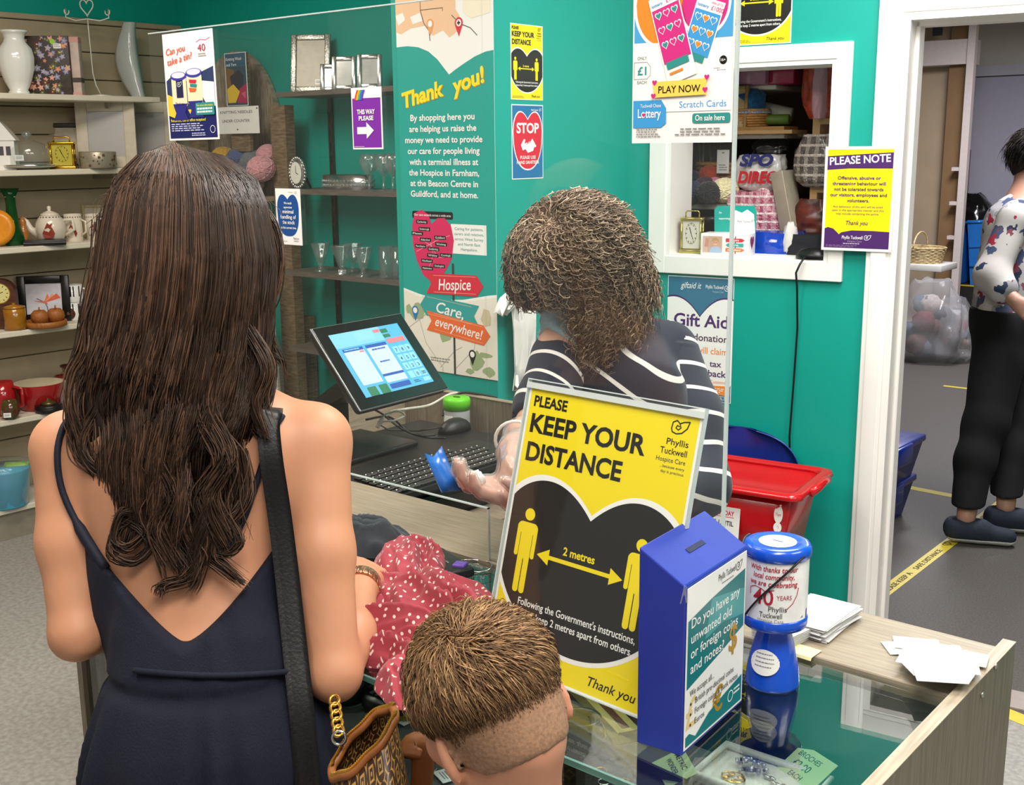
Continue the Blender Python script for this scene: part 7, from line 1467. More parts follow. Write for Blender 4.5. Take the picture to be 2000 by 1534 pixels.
# ------------------------------------------------------------------ woman with long brown hair (seen from behind)
def woman_front():
    fw = np.array([cos(RAD(139)), sin(RAD(139)), 0]); rt = np.array([fw[1], -fw[0], 0]); Z3 = np.array([0, 0, 1.])
    sd = Sdf(); hc = pd(362, 470, 1.625)
    nb = pd(385, 812, 1.605); hip = pd(415, 1500, 1.56); base = Vector((hip[0], hip[1], 0))
    t = thing('person', 'woman with long wavy brown hair and navy strappy dress, her back to the camera', 'person', base)
    r, f, u = head(sd, hc, fw*.96-Z3*.28, Z3)
    sd.cap(hc-Z3*.04-f*.03, nb+fw*.012, .05, .052, .03)
    shR, shL = pd(612, 862, 1.60), pd(137, 876, 1.60); up_ = pd(378, 900, 1.61)
    # torso
    pts = [pd(380, 880, 1.615), pd(385, 980, 1.61), pd(395, 1110, 1.60), pd(420, 1280, 1.575), pd(424, 1400, 1.56), pd(424, 1520, 1.55)]
    sd.chain(pts, [.125, .140, .123, .104, .126, .143], .05, fw, .64)
    sd.chain([nb+fw*.01, pd(500, 838, 1.605), shR], [.05, .036, .05], .05); sd.chain([nb+fw*.01, pd(255, 845, 1.605), shL], [.05, .036, .05], .05)
    for q in (-1, 1):
        sd.ell(pts[0]+rt*q*.085-fw*.06-Z3*.02, (.055, .03, .085), None, .05); sd.ell(pts[1]+rt*q*.075+fw*.085-Z3*.01, (.062, .05, .06), None, .04)
    # arms
    elR = pd(653, 1318, 1.53); wrR = pd(706, 1142, 1.76); sd.chain([shR, pd(628, 1080, 1.565), elR], [.05, .043, .034], .02); mid = elR*.6+wrR*.4+rt*.006; sd.chain([elR, mid, wrR], [.035, .036, .0235], .015)
    elL = pd(150, 1238, 1.55); wrL = pd(365, 1185, 1.86); sd.chain([shL, pd(137, 1060, 1.575), elL], [.049, .042, .034], .02); sd.chain([elL, elL*.6+wrL*.4, wrL], [.035, .036, .024], .015)
    hd = pd(718, 1085, 1.87)-wrR; hand(sd, wrR+hd/np.linalg.norm(hd)*.012, hd+np.array([-.02, .02, -.02]), Z3*.9+rt*.4-fw*.3, -1, .98, .75)
    hl_ = fw+rt*.4; hand(sd, wrL, hl_, Z3, 1, .98, .6)
    # legs and feet
    for q in (-1, 1):
        h0 = hip+rt*q*.066-Z3*.03; k0 = np.array([h0[0], h0[1], .47])+fw*.015+rt*q*.015; a0 = np.array([h0[0], h0[1], .08])-fw*.01
        sd.chain([h0, k0, k0*.7+a0*.3-fw*.015, a0], [.066, .05, .05, .036], .03); sd.chain([a0-fw*.02+Z3*-.04, a0+fw*.14-Z3*.055], [.034, .026], .02)
    meshobj('body', sd.mesh(.0062), SKIN, t)
    face_parts(t, hc, r, f, u, 1.0)
    # dress
    dr = Sdf(); dr.chain([p for p in pts], [.126, .141, .126, .108, .132, .150], .05, fw, .66); 
    for q in (-1, 1): dr.ell(pts[1]+rt*q*.075+fw*.085-Z3*.01, (.062, .05, .06), None, .04)
    lo_ = pts[-1]*1.0; dr.chain([lo_, np.array([lo_[0], lo_[1], .45]), np.array([lo_[0], lo_[1], .30])], [.150, .165, .178], .05, fw, .7)
    zw = pts[3][2]-.005; c0 = pts[3]
    def disp(P):
        v = P-c0; a = np.arctan2(v@rt, -(v@fw)); z = P[:, 2]-zw
        below = np.clip(-z/.12, 0, 1); above = np.clip(z/.07, 0, 1)*np.clip((.2-z)/.14, 0, 1)
        return -.0075*below*np.sin(a*19+2.2*np.sin(a*5)+z*3)-.005*np.sin(a*9+3*np.sin(a*3))*below-.009*above*(1+.35*np.sin(a*11+2*np.sin(4*a)))+.006*np.exp(-(z/.010)**2)-.001*np.exp(-((z-.012)/.006)**2)
    def region(P):
        v = P-pts[2]; s = v@rt; b = -(v@fw); zn = np.where(b > -.02, 1.026+.115*(np.abs(s+.012)/.13)**1.35, 1.19)
        zn = np.where((b <= .03) & (b > -.06), np.maximum(zn, 1.13), zn); return np.maximum((P[:, 2]-zn)*.75, .30-P[:, 2])
    DRM = mat('#0a1024', .85, 0, .25, 90, .6, stretch=(9, 9, .7))
    d_ = meshobj('dress', dr.mesh(.0062, .005, region, disp), DRM, t, 1, label='navy crinkled dress with a low back and gathered waist')
    # straps
    NS = mat('#0c1024', .7, 0, .05)
    def band(name, pix, w, m, off, th=.002, sdx=sd, par=t, **kw):
        P = [hitpt(sdx, x, y, off) for x, y in pix]; P = fit_curve(P, 26); b = MB(); rows = []
        for i, p in enumerate(P):
            tg = P[min(i+1, 25)]-P[max(i-1, 0)]; vw = p-CAM_N; sd_ = np.cross(tg, vw); sd_ /= np.linalg.norm(sd_); rows.append([tuple(p-sd_*w/2-np.array(base)), tuple(p+sd_*w/2-np.array(base))])
        b.grid(rows, m, True, thick=th); return b.obj(name, par, **kw)
    for pix in ([(207, 1112), (160, 1040), (122, 960), (112, 890), (122, 838), (140, 812)], [(445, 1075), (478, 1010), (505, 930), (530, 850), (552, 812)]):
        P = fit_curve([hitpt(sd, x, y, .003) for x, y in pix], 24); b = MB(); b.tube([p-np.array(base) for p in P], [.0075]*6+[.0045]*18 if pix[0][0] < 300 else [.0045]*24, NS, 8); b.obj('shoulder_strap', t)
    b = MB(); P = [hitpt(dr, x, 1308+12*sin((x-245)/360*pi), .0125) for x in range(262, 596, 14)]; b.tube([p-np.array(base) for p in P], .0042, DRM, 6); b.obj('waist_tie', t)
    # watch
    wd = (wrR-mid); wd /= np.linalg.norm(wd); wc = wrR-wd*.004; a1 = np.cross(wd, Z3); a1 /= np.linalg.norm(a1); a2 = np.cross(wd, a1); RG = mat('#d9a184', .2, .9, .08)
    b = MB()
    for k in range(20):
        a = 2*pi*k/20; p = wc+(a1*cos(a)+a2*sin(a))*.0285-np.array(base); T_ = frame(p, wd, a1*-sin(a)+a2*cos(a)); b.box(-.0105, .0105, -.0042, .0042, -.0012, .0022, RG, T_, .0008)
    b.obj('watch_strap', t, label='rose gold link watch strap')
    p = wc-a2*.029*0-(ray(706, 1120).normalized()*0 if 0 else Vector((0, 0, 0))); q = wc-np.array(ray(706, 1130).normalized())*.029-np.array(base); MB().lathe([(0, -.003), (.017, -.003), (.0175, .002), (.015, .004), (0, .0045)], RG, 24, frame(q, wd, np.cross(wd, -np.array(ray(706, 1130).normalized())) @ np.eye(3))).obj('watch_case', t)
    # hair: dark base volume plus flowing strands
    prof = [(276, 338, 62, .04), (300, 350, 106, .095), (340, 360, 138, .128), (400, 364, 160, .145), (500, 364, 178, .152), (600, 356, 184, .148), (700, 344, 188, .140), (800, 334, 190, .132), (900, 334, 172, .124), (1000, 352, 142, .118), (1080, 362, 108, .115), (1150, 370, 60, .112), (1180, 372, 40, .112)]
    py_ = np.array([p[0] for p in prof], float); cx_ = np.array([p[1] for p in prof], float); hw_ = np.array([p[2] for p in prof], float); bk_ = np.array([p[3] for p in prof], float)
    ip = lambda arr, y: np.interp(y, py_, arr)
    hs = Sdf(); ph = [pd(cx, y, 1.605-b*.25) for y, cx, hw, b in prof[4:10]]; rh = [hw/2242*1.56*.84 for y, cx, hw, b in prof[4:10]]
    vdh = np.array(ray(355, 600)); vdh[2] = 0; vdh /= np.linalg.norm(vdh); hs.chain(ph, rh, .03, vdh, .46); hs.ell(hc-f*.004+u*.006, (.082, .098, .092), np.stack([r, f, u], 1), .02)
    def hreg(P):
        v = P-hc; return np.where(P[:, 2] > hc[2]-.14, (v@f)-.055+.12*np.maximum(0, -(v@u)-.02), (v@f)+.03)
    HB = mat('#251810', .55, 0, .25, 40, .3, stretch=(3, 3, .3))
    meshobj('hair_base', hs.mesh(.008, -.004, hreg), HB, t)
    rng = np.random.RandomState(3); N = 10000; L = 26; paths = np.zeros((N, L, 3)); rad = np.zeros((N, L)); pk = np.zeros(N, int)
    for i in range(N):
        s = rng.uniform(-1, 1); s = np.sign(s)*abs(s)**.85; lay = rng.rand()**1.5; yend = 800+rng.beta(2.8, 1.6)*352-abs(s)**2*(30 if s < 0 else 110)
        curl = max(0, rng.rand()-.35); ph0 = rng.rand()*6.28; clump = round(s*7+rng.randn()*.22)/7; fr = 1.15+.35*sin(clump*21); pc = clump*17+s*5+rng.randn()*.35
        y0 = 277+rng.rand()**1.5*70+abs(s)*26; v = np.linspace(0, 1, L); y = y0+(yend-y0)*v
        g = np.minimum(1, ((y-y0)/130+.66))**.6; sx = s*g+(0.0)*(1-g)
        sx = sx+(clump-s)*.6*np.clip((y-880)/250, 0, 1)+.05*np.sin(y/70+s*23)*np.clip((y-420)/300, 0, 1)*(rng.rand()-.5)*2
        amp = np.clip((y-470)/560, 0, 1)**1.25*(15+22*curl)
        wave = amp*np.sin((y-560)/54*fr+pc)*1.0+np.clip((y-900)/200, 0, 1)*14*curl*np.sin((y-900)/24+ph0)
        x = ip(cx_, y)+sx*ip(hw_, y)*(1.0-.1*lay)+wave
        dd = 1.605-ip(bk_, y)*np.sqrt(np.maximum(0, 1-.86*np.minimum(1, np.abs(sx))**2))*(1-.10*lay)-.006*rng.rand()+.016*np.sin((y-560)/54*fr+pc+1.3)*np.clip((y-480)/350, 0, 1)
        P = np.array([pd(x[k], y[k], dd[k]) for k in range(L)]); paths[i] = P
        rad[i] = (.0006+.0005*rng.rand())*np.clip((1-v)*6, .25, 1); 
        pk[i] = (0 if rng.rand() < .5 else 1) if sin(s*13)+rng.randn()*.9 < 1.0 else (2 if rng.rand() < .75 else 3)
        if y0 < 330 and s < .15 and rng.rand() < .35: pk[i] = 3  # palest strands at the left crown: light on the hair put into its colour
    HM_ = [mat(c, .42, 0, .2, 60, spec=.4) for c in ('#2d1f16', '#36261c', '#433023', '#5a4030')]
    strands('long_hair', paths, rad, HM_, t, 3, pk, label='long wavy brown hair falling to the middle of the back')
    # loose curls and locks
    locks = []; lr = []
    def lock(ctrl, n, spread, r0=.0011):
        for _ in range(n):
            o = rng.randn(2)*spread; ph1 = rng.rand()*6
            C = [pd(x+o[0]*(1+.5*sin(k*1.3+ph1)), y+o[1], d+rng.randn()*.003) for k, (x, y, d) in enumerate(ctrl)]; locks.append(fit_curve(C, L)); lr.append(r0*np.clip((1-np.linspace(0, 1, L))*5, .3, 1))
    lock([(505, 400, 1.56), (535, 440, 1.555), (550, 500, 1.55), (540, 570, 1.55), (520, 620, 1.55), (525, 680, 1.55), (548, 710, 1.55)], 44, 4)
    lock([(520, 600, 1.55), (530, 650, 1.55), (552, 700, 1.55), (560, 740, 1.55)], 10, 3); lock([(500, 560, 1.53), (515, 680, 1.53), (520, 760, 1.53), (500, 830, 1.52), (525, 860, 1.51)], 30, 5)
    lock([(215, 560, 1.53), (185, 620, 1.525), (175, 690, 1.525), (150, 740, 1.525), (142, 800, 1.52), (158, 850, 1.52)], 90, 9); lock([(205, 430, 1.55), (190, 520, 1.545), (172, 600, 1.54), (165, 680, 1.54), (140, 740, 1.535)], 70, 7); lock([(480, 640, 1.5), (520, 720, 1.5), (500, 790, 1.5), (520, 850, 1.5)], 60, 7); lock([(300, 700, 1.47), (330, 800, 1.47), (300, 880, 1.47), (335, 960, 1.475), (310, 1030, 1.48), (345, 1100, 1.48)], 90, 12); lock([(420, 700, 1.47), (400, 800, 1.47), (440, 890, 1.47), (405, 970, 1.475), (440, 1050, 1.48)], 90, 12)
    lock([(190, 800, 1.52), (160, 860, 1.52), (180, 910, 1.515), (235, 935, 1.51), (265, 985, 1.505), (250, 1040, 1.5), (240, 1075, 1.5)], 60, 6); lock([(150, 760, 1.55), (140, 830, 1.54), (150, 890, 1.53), (200, 930, 1.52), (210, 960, 1.52)], 36, 5)
    lock([(250, 880, 1.5), (280, 960, 1.5), (262, 1010, 1.5), (225, 1040, 1.5), (222, 1085, 1.495), (262, 1100, 1.495), (292, 1070, 1.495), (270, 1030, 1.497), (225, 1010, 1.5)], 40, 4); lock([(270, 960, 1.5), (288, 1030, 1.495), (250, 1070, 1.495), (222, 1050, 1.495), (240, 1000, 1.495), (285, 1000, 1.495)], 26, 4)
    lock([(470, 880, 1.5), (480, 960, 1.5), (455, 1010, 1.495), (420, 1040, 1.49), (412, 1085, 1.49), (440, 1110, 1.49), (475, 1140, 1.49)], 60, 6); lock([(440, 900, 1.5), (420, 980, 1.495), (395, 1020, 1.49), (400, 1070, 1.49), (440, 1085, 1.49), (470, 1060, 1.49), (455, 1020, 1.49)], 30, 4)
    lock([(350, 950, 1.49), (362, 1040, 1.485), (385, 1090, 1.485), (365, 1130, 1.485), (320, 1145, 1.485), (312, 1160, 1.485)], 50, 6); lock([(300, 950, 1.49), (300, 1030, 1.49), (312, 1090, 1.485), (322, 1130, 1.485)], 20, 4); lock([(395, 980, 1.49), (405, 1060, 1.485), (385, 1120, 1.485), (370, 1150, 1.485)], 30, 5)
    strands('loose_curls', np.array(locks), np.array(lr), HM_, t, 3, None, label='loose curled locks of hair at the ends and sides')
    # short flyaway hairs round the crown
    fly = []
    for _ in range(160):
        s = rng.uniform(-1, 1); y0 = 300+abs(s)*90; x0 = 355+s*120; sg = np.sign(s+.1*rng.randn()) or 1
        fly.append(fit_curve([pd(x0, y0+10, 1.56), pd(x0+sg*20+rng.randn()*8, y0-6+rng.randn()*8, 1.55), pd(x0+sg*(45+rng.randn()*12), y0+22+rng.randn()*10, 1.55), pd(x0+sg*(62+rng.randn()*14), y0+80+rng.randn()*18, 1.55)], 10))
    strands('flyaway_hair', np.array(fly), np.full((160, 10), .00035), [HM_[3]], t, 3)
    # black bag strap and handbag
    ob = Sdf(); ob.p = sd.p+dr.p
    return t, sd, dr, ob, band, base, fw, rt
W1, W1s, W1d, W1o, W1band, W1b, W1f, W1r = woman_front()
# ------------------------------------------------------------------ handbag on the woman's shoulder strap
def handbag():
    LV = bpy.data.materials.new('brown_canvas'); LV.use_nodes = True; nt = LV.node_tree; N = nt.nodes; K = nt.links; b = N['Principled BSDF']; b.inputs['Roughness'].default_value = .45
    uvn = N.new('ShaderNodeUVMap'); uvn.uv_map = 'cloth'; sp = N.new('ShaderNodeSeparateXYZ'); K.new(uvn.outputs[0], sp.inputs[0])
    def M2(op, a, c=None, v=None):
        n = N.new('ShaderNodeMath'); n.operation = op
        if a is not None: K.new(a, n.inputs[0]) if hasattr(a, 'node') else setattr(n.inputs[0], 'default_value', a)
        if c is not None: K.new(c, n.inputs[1])
        if v is not None: n.inputs[1].default_value = v
        return n.outputs[0]
    fr = []
    for ax in ('X', 'Y'):
        m = M2('MULTIPLY', sp.outputs[ax], v=1/.026); f = M2('FRACT', m); fr.append(M2('ABSOLUTE', M2('SUBTRACT', f, v=.5)))
    mx = M2('MAXIMUM', fr[0], fr[1]); d = M2('SQRT', M2('ADD', M2('MULTIPLY', fr[0], fr[0]), M2('MULTIPLY', fr[1], fr[1])))
    sq = M2('MULTIPLY', M2('GREATER_THAN', mx, v=.17), M2('LESS_THAN', mx, v=.25)); rg = M2('MULTIPLY', M2('GREATER_THAN', d, v=.50), M2('LESS_THAN', d, v=.58)); dt = M2('LESS_THAN', d, v=.07)
    al = M2('MAXIMUM', M2('MAXIMUM', sq, rg), dt); mix = N.new('ShaderNodeMix'); mix.data_type = 'RGBA'; mix.inputs[6].default_value = lin('#3a2416'); mix.inputs[7].default_value = lin('#a8813f'); K.new(al, mix.inputs[0]); K.new(mix.outputs[2], b.inputs['Base Color'])
    A, B = pd(655, 1510, 1.33), pd(765, 1402, 1.33); C = pd(836, 1470, 1.36)
    base = Vector(pd(740, 1534, 1.3)); base.z = .86
    base.z = at_d(740, 1534, 1.3).z-.16; t = thing('handbag', 'brown patterned canvas handbag with gold zip and tan leather trim', 'handbag', base)
    o = np.array(base); TAN = mat('#8a5428', .5, 0, .1, 30); ZIP = mat('#d0a24a', .25, .9, .1)
    ax = B-A; Lx = np.linalg.norm(ax); ax /= Lx; v = np.array(ray(740, 1450)); v /= np.linalg.norm(v); dn = np.array([0, 0, -1.]); sd_ = np.cross(ax, dn); sd_ /= np.linalg.norm(sd_)
    if sd_@np.array(CR) < 0: sd_ = -sd_
    c0 = (A+B)/2; m = MB(); uv = []; rows = []
    H = .27; n1, n2 = 22, 40
    for i in range(n1+1):
        q = i/n1; row = []
        for j in range(n2):
            a = 2*pi*j/n2; wx = Lx*.56*(1+.35*sin(pi*min(1, q*.9)))*(1 if q < .9 else 1-.12*(q-.9)/.1); wy = .012+.098*sin(pi*min(1, .06+q*.62))**.8; sag = .02*cos(a)**2*0
            p = c0+ax*wx*cos(a)+sd_*(wy*sin(a)+.06*min(1, q*2))+dn*(q*H+.022*(1-q)*cos(a)**2*-1*0)
            p = p+sd_*.003*math.sin(a*7+q*9); row.append(p-o); uv.append((a/(2*pi)*.62, q*H))
        rows.append(row)
    m.grid(rows, LV, True, loop=True); m.add(rows[-1], [tuple(range(n2))], LV); uv += [(0, 0)]*n2; ob = m.obj('bag_body', t); me = ob.data; l = me.uv_layers.new(name='cloth')
    for lp in me.loops: l.data[lp.index].uv = uv[lp.vertex_index]
    rim = rows[0]; b2 = MB(); b2.tube([Vector(p)+Vector((0, 0, .002)) for p in rim], .0055, TAN, 6, closed=True); b2.obj('leather_rim', t, label='tan leather rim of the opening')
    for s_, nm in ((.35, 'zip'), (-.35, 'zip')):
        b2 = MB(); pts = [rim[j] for j in (range(1, n2//2) if s_ > 0 else range(n2//2+1, n2))]
        for k in range(len(pts)-1):
            for e in (.15, .48, .82): p = Vector(pts[k]).lerp(Vector(pts[k+1]), e)+Vector((0, 0, .0085)); b2.box(-.0014, .0014, -.0024, .0024, -.0015, .0015, ZIP, Matrix.Translation(p))
        b2.obj('zip', t, label='row of gold zip teeth')
    # tan handle tab on the far side
    p = C-o; b2 = MB(); b2.tube(fit_curve([pd(798, 1480, 1.33)-o, pd(806, 1455, 1.34)-o, pd(822, 1458, 1.34)-o, pd(826, 1500, 1.345)-o, pd(822, 1545, 1.35)-o], 16), .015, TAN, 10, flat=.35); b2.obj('handle_tab', t, label='tan leather handle tab')
    # gold chain link and strap up to the shoulder
    b2 = MB(); q0, q1 = pd(652, 1362, 1.42), pd(662, 1436, 1.345)
    for k in range(5):
        c = q0+(q1-q0)*(k+.5)/5; dd = (q1-q0)/np.linalg.norm(q1-q0); x = np.cross(dd, v if k % 2 else sd_); x /= np.linalg.norm(x)
        b2.tube([c+dd*.011*cos(a)+x*.006*sin(a)-o for a in [2*pi*i/14 for i in range(14)]], .0022, ZIP, 6, closed=True)
    c = q1+dn*.004; b2.tube([c+np.array(CR)*.008*cos(a)+np.array(CU)*.008*sin(a)-o for a in [2*pi*i/14 for i in range(14)]], .0018, SIL, 6, closed=True); b2.obj('strap_chain', t, label='gold chain at the strap end')
    SB = mat('#0f0f10', .45, 0, .15, 220, .3); pix = [(530, 808), (524, 830), (530, 900), (545, 1000), (560, 1120), (575, 1260), (590, 1400), (603, 1560)]
    P = [hitpt(W1o, x, y, .009) for x, y in pix]; P = [P[0]+W1f*.03]+P; P = fit_curve(P, 40); b2 = MB(); rr = []
    for i, p in enumerate(P):
        tg = P[min(i+1, 39)]-P[max(i-1, 0)]; s2 = np.cross(tg, p-CAM_N); s2 /= np.linalg.norm(s2); w = .014+.0022*i/39; rr.append([tuple(p-s2*w-o), tuple(p-s2*w*.5-(p-CAM_N)/np.linalg.norm(p-CAM_N)*.0012-o), tuple(p+s2*w*.5-(p-CAM_N)/np.linalg.norm(p-CAM_N)*.0012-o), tuple(p+s2*w-o)])
    b2.grid(rr, SB, True, thick=.003); b2.obj('shoulder_strap', t, label='broad black leather strap over the woman\'s shoulder')
handbag()
# ------------------------------------------------------------------ boy (back of the head)
def boy():
    hc = pd(952, 1363, 1.22); fh = np.array([cos(RAD(158)), sin(RAD(158)), 0.]); Zz = np.array([0, 0, 1.]); fw = fh*cos(RAD(28))-Zz*sin(RAD(28)); up = fh*sin(RAD(28))+Zz*cos(RAD(28)); up = up*cos(RAD(13))-np.cross(fw, up)*sin(RAD(13))
    base = Vector((hc[0]-.02, hc[1]-.02, 0)); t = thing('person', 'small boy with short fair hair seen from behind in front of the counter', 'person', base)
    sd = Sdf(); r, f, u = head(sd, hc, fw, up, .93, -.038)
    Z3 = np.array([0, 0, 1.]); nb = hc-Z3*.15-f*.035+r*.01; ch = nb-Z3*.10; hp_ = np.array([nb[0]-.0, nb[1]-.03, .56])
    fB = np.array([cos(RAD(128)), sin(RAD(128)), 0.]); sd.cap(hc-u*.05-f*.035, nb, .046, .045, .03); sd.cap(nb, ch, .04, .088, .05, fB, .7); sd.chain([ch, (ch+hp_)/2, hp_], [.092, .085, .09], .04, fB, .7)
    rr = np.cross(fB, Z3)
    for q in (-1, 1):
        sh = nb-Z3*.055+rr*q*.105; el = sh-Z3*.19+rr*q*.02; wr = el+fB*.12-Z3*.06; sd.cap(nb-Z3*.02, sh, .04, .036, .04); sd.chain([sh, el, wr], [.036, .027, .02], .015); hand(sd, wr, wr-el, Z3*.5+fB*.5, q, .68, .5)
        k0 = hp_+rr*q*.06-Z3*.27; a0 = k0-Z3*.24; sd.chain([hp_+rr*q*.05, k0, a0], [.065, .042, .03], .03); sd.cap(a0-Z3*.02, np.array([a0[0]+fB[0]*.1, a0[1]+fB[1]*.1, .022]), .03, .022, .02)
    meshobj('body', sd.mesh(.0048), mat('#c98f72', .5, 0, .05, 14, .03, sss=.12), t); face_parts(t, hc, r, f, u, .93)
    sh_ = Sdf(); sh_.p = [q for q in sd.p]; 
    meshobj('t_shirt', sd.mesh(.008, .007, lambda P: np.maximum(P[:, 2]-(nb[2]-.025), hp_[2]+.06-P[:, 2]+np.maximum(0, np.abs((P-nb)@rr)-.14)*6)), mat('#3c4a66', .8, 0, .1, 60), t)
    meshobj('shorts', sd.mesh(.008, .012, lambda P: np.maximum(P[:, 2]-hp_[2]-.07, .30-P[:, 2]+np.maximum(0, np.abs((P-nb)@rr)-.13)*8)), mat('#6a6458', .8, 0, .1, 60), t)
    # scalp shade and hair
    R3 = np.stack([r, f, u], 1); s = .93
    def sreg(P):
        v = (P-hc)@R3/s; x, y, z = v[:, 0], v[:, 1], v[:, 2]; return np.maximum(-(z+.072+.55*np.maximum(0, y+.02)*0)-.0*y, -(z-(-.07+.085*np.clip((y+.02)/.07, 0, 1)+.02*np.exp(-((y+.01)/.02)**2))))
    SC = mat('#9a765c', .65, 0, .18, 260, .3)
    sc = Sdf(); sc.ell(hc+u*.012*s-f*.008*s, np.array((.075, .095, .088))*s, R3, .02); sc.ell(hc-u*.05*s+f*.0*s, np.array((.06, .07, .05))*s, R3, .03)
    meshobj('hair_base', sd.mesh(.0048, .0022, lambda P: np.maximum(sreg(P), np.abs((P-hc)@r)-.0775*s)), SC, t, label='closely clipped back and sides of the hair')
    rng = np.random.RandomState(5); n = 0; paths = []; rad = []; pk = []; Lh = 7; wh = np.array([.012, -.055, .075]); wh /= np.linalg.norm(wh)
    def surf(d):
        p = hc+R3@(d*np.array((.075, .095, .088))*s)+u*.012*s-f*.008*s; return p
    A3 = np.array((.075, .095, .088))*s
    while n < 19000:
        d = rng.randn(3); d /= np.linalg.norm(d)
        lowlim = -.86+.95*max(0, min(1, (d[1]+.15)/.7))
        if d[2] < lowlim: continue
        top = np.clip((d[2]+.30)/.65, 0, 1)**1.25
        if d[2] < -.3 and rng.rand() < .3: continue
        ln = (.006+.034*top)*(.75+.5*rng.rand())*s
        # grow along the skull away from the crown whorl, swept to one side, kept close to the surface
        pt = d.copy(); q = np.linspace(0, 1, Lh); P = np.zeros((Lh, 3)); jit = rng.randn(3)*.12
        for k in range(Lh):
            nl = pt/A3; nl /= np.linalg.norm(nl); tg = pt-wh; tg = np.array((tg[0]-.55*tg[1]+.55*top, tg[1]+.6*tg[0]+.25*top, tg[2]-.35*(1-top)))+jit; tg -= nl*(tg@nl); tg /= max(np.linalg.norm(tg), 1e-6)
            lift = (.0042+.009*top)*s*np.sin(min(1, q[k]*1.25)*pi*.62)*(.55+.6*abs(jit[0])/.12*.5)
            P[k] = hc+R3@(pt*A3)+u*.012*s-f*.008*s+R3@nl*lift; pt = pt+tg*ln/(Lh-1)/.088; pt /= np.linalg.norm(pt)
        paths.append(P); rad.append((.0004+.00022*top)*np.clip((1-q)*3, .25, 1)); pk.append(rng.choice([0, 1, 2, 3], p=[.2, .36, .3, .14] if top > .4 else [.42, .36, .2, .02])); n += 1
    strands('short_hair', np.array(paths), np.array(rad), [mat(c, .5, 0, .15, 80, spec=.35) for c in ('#5e4531', '#7a5c40', '#977450', '#b08d62')], t, 3, np.array(pk), label='short fair brown hair longer on top')
boy()
# ------------------------------------------------------------------ cashier behind the counter
def stripes(base, line, vec, period, width, ph=0):
    m = bpy.data.materials.new('striped_knit'); m.use_nodes = True; nt = m.node_tree; N = nt.nodes; K = nt.links; b = N['Principled BSDF']; b.inputs['Roughness'].default_value = .85; b.inputs['Sheen Weight'].default_value = .1
    tc = N.new('ShaderNodeTexCoord'); no = N.new('ShaderNodeTexNoise'); no.inputs['Scale'].default_value = 5; K.new(tc.outputs['Object'], no.inputs['Vector'])
    dp = N.new('ShaderNodeVectorMath'); dp.operation = 'DOT_PRODUCT'; dp.inputs[1].default_value = vec; K.new(tc.outputs['Object'], dp.inputs[0])
    a = N.new('ShaderNodeMath'); a.operation = 'MULTIPLY_ADD'; a.inputs[1].default_value = .035; K.new(no.outputs['Fac'], a.inputs[0]); K.new(dp.outputs['Value'], a.inputs[2])
    w = N.new('ShaderNodeMath'); w.operation = 'MULTIPLY_ADD'; w.inputs[1].default_value = 1/period; w.inputs[2].default_value = 10+ph; K.new(a.outputs[0], w.inputs[0]); f = N.new('ShaderNodeMath'); f.operation = 'FRACT'; K.new(w.outputs[0], f.inputs[0])
    l = N.new('ShaderNodeMath'); l.operation = 'LESS_THAN'; l.inputs[1].default_value = width/period; K.new(f.outputs[0], l.inputs[0])
    mx = N.new('ShaderNodeMix'); mx.data_type = 'RGBA'; mx.inputs[6].default_value = lin(base); mx.inputs[7].default_value = lin(line); K.new(l.outputs[0], mx.inputs[0]); K.new(mx.outputs[2], b.inputs['Base Color']); return m
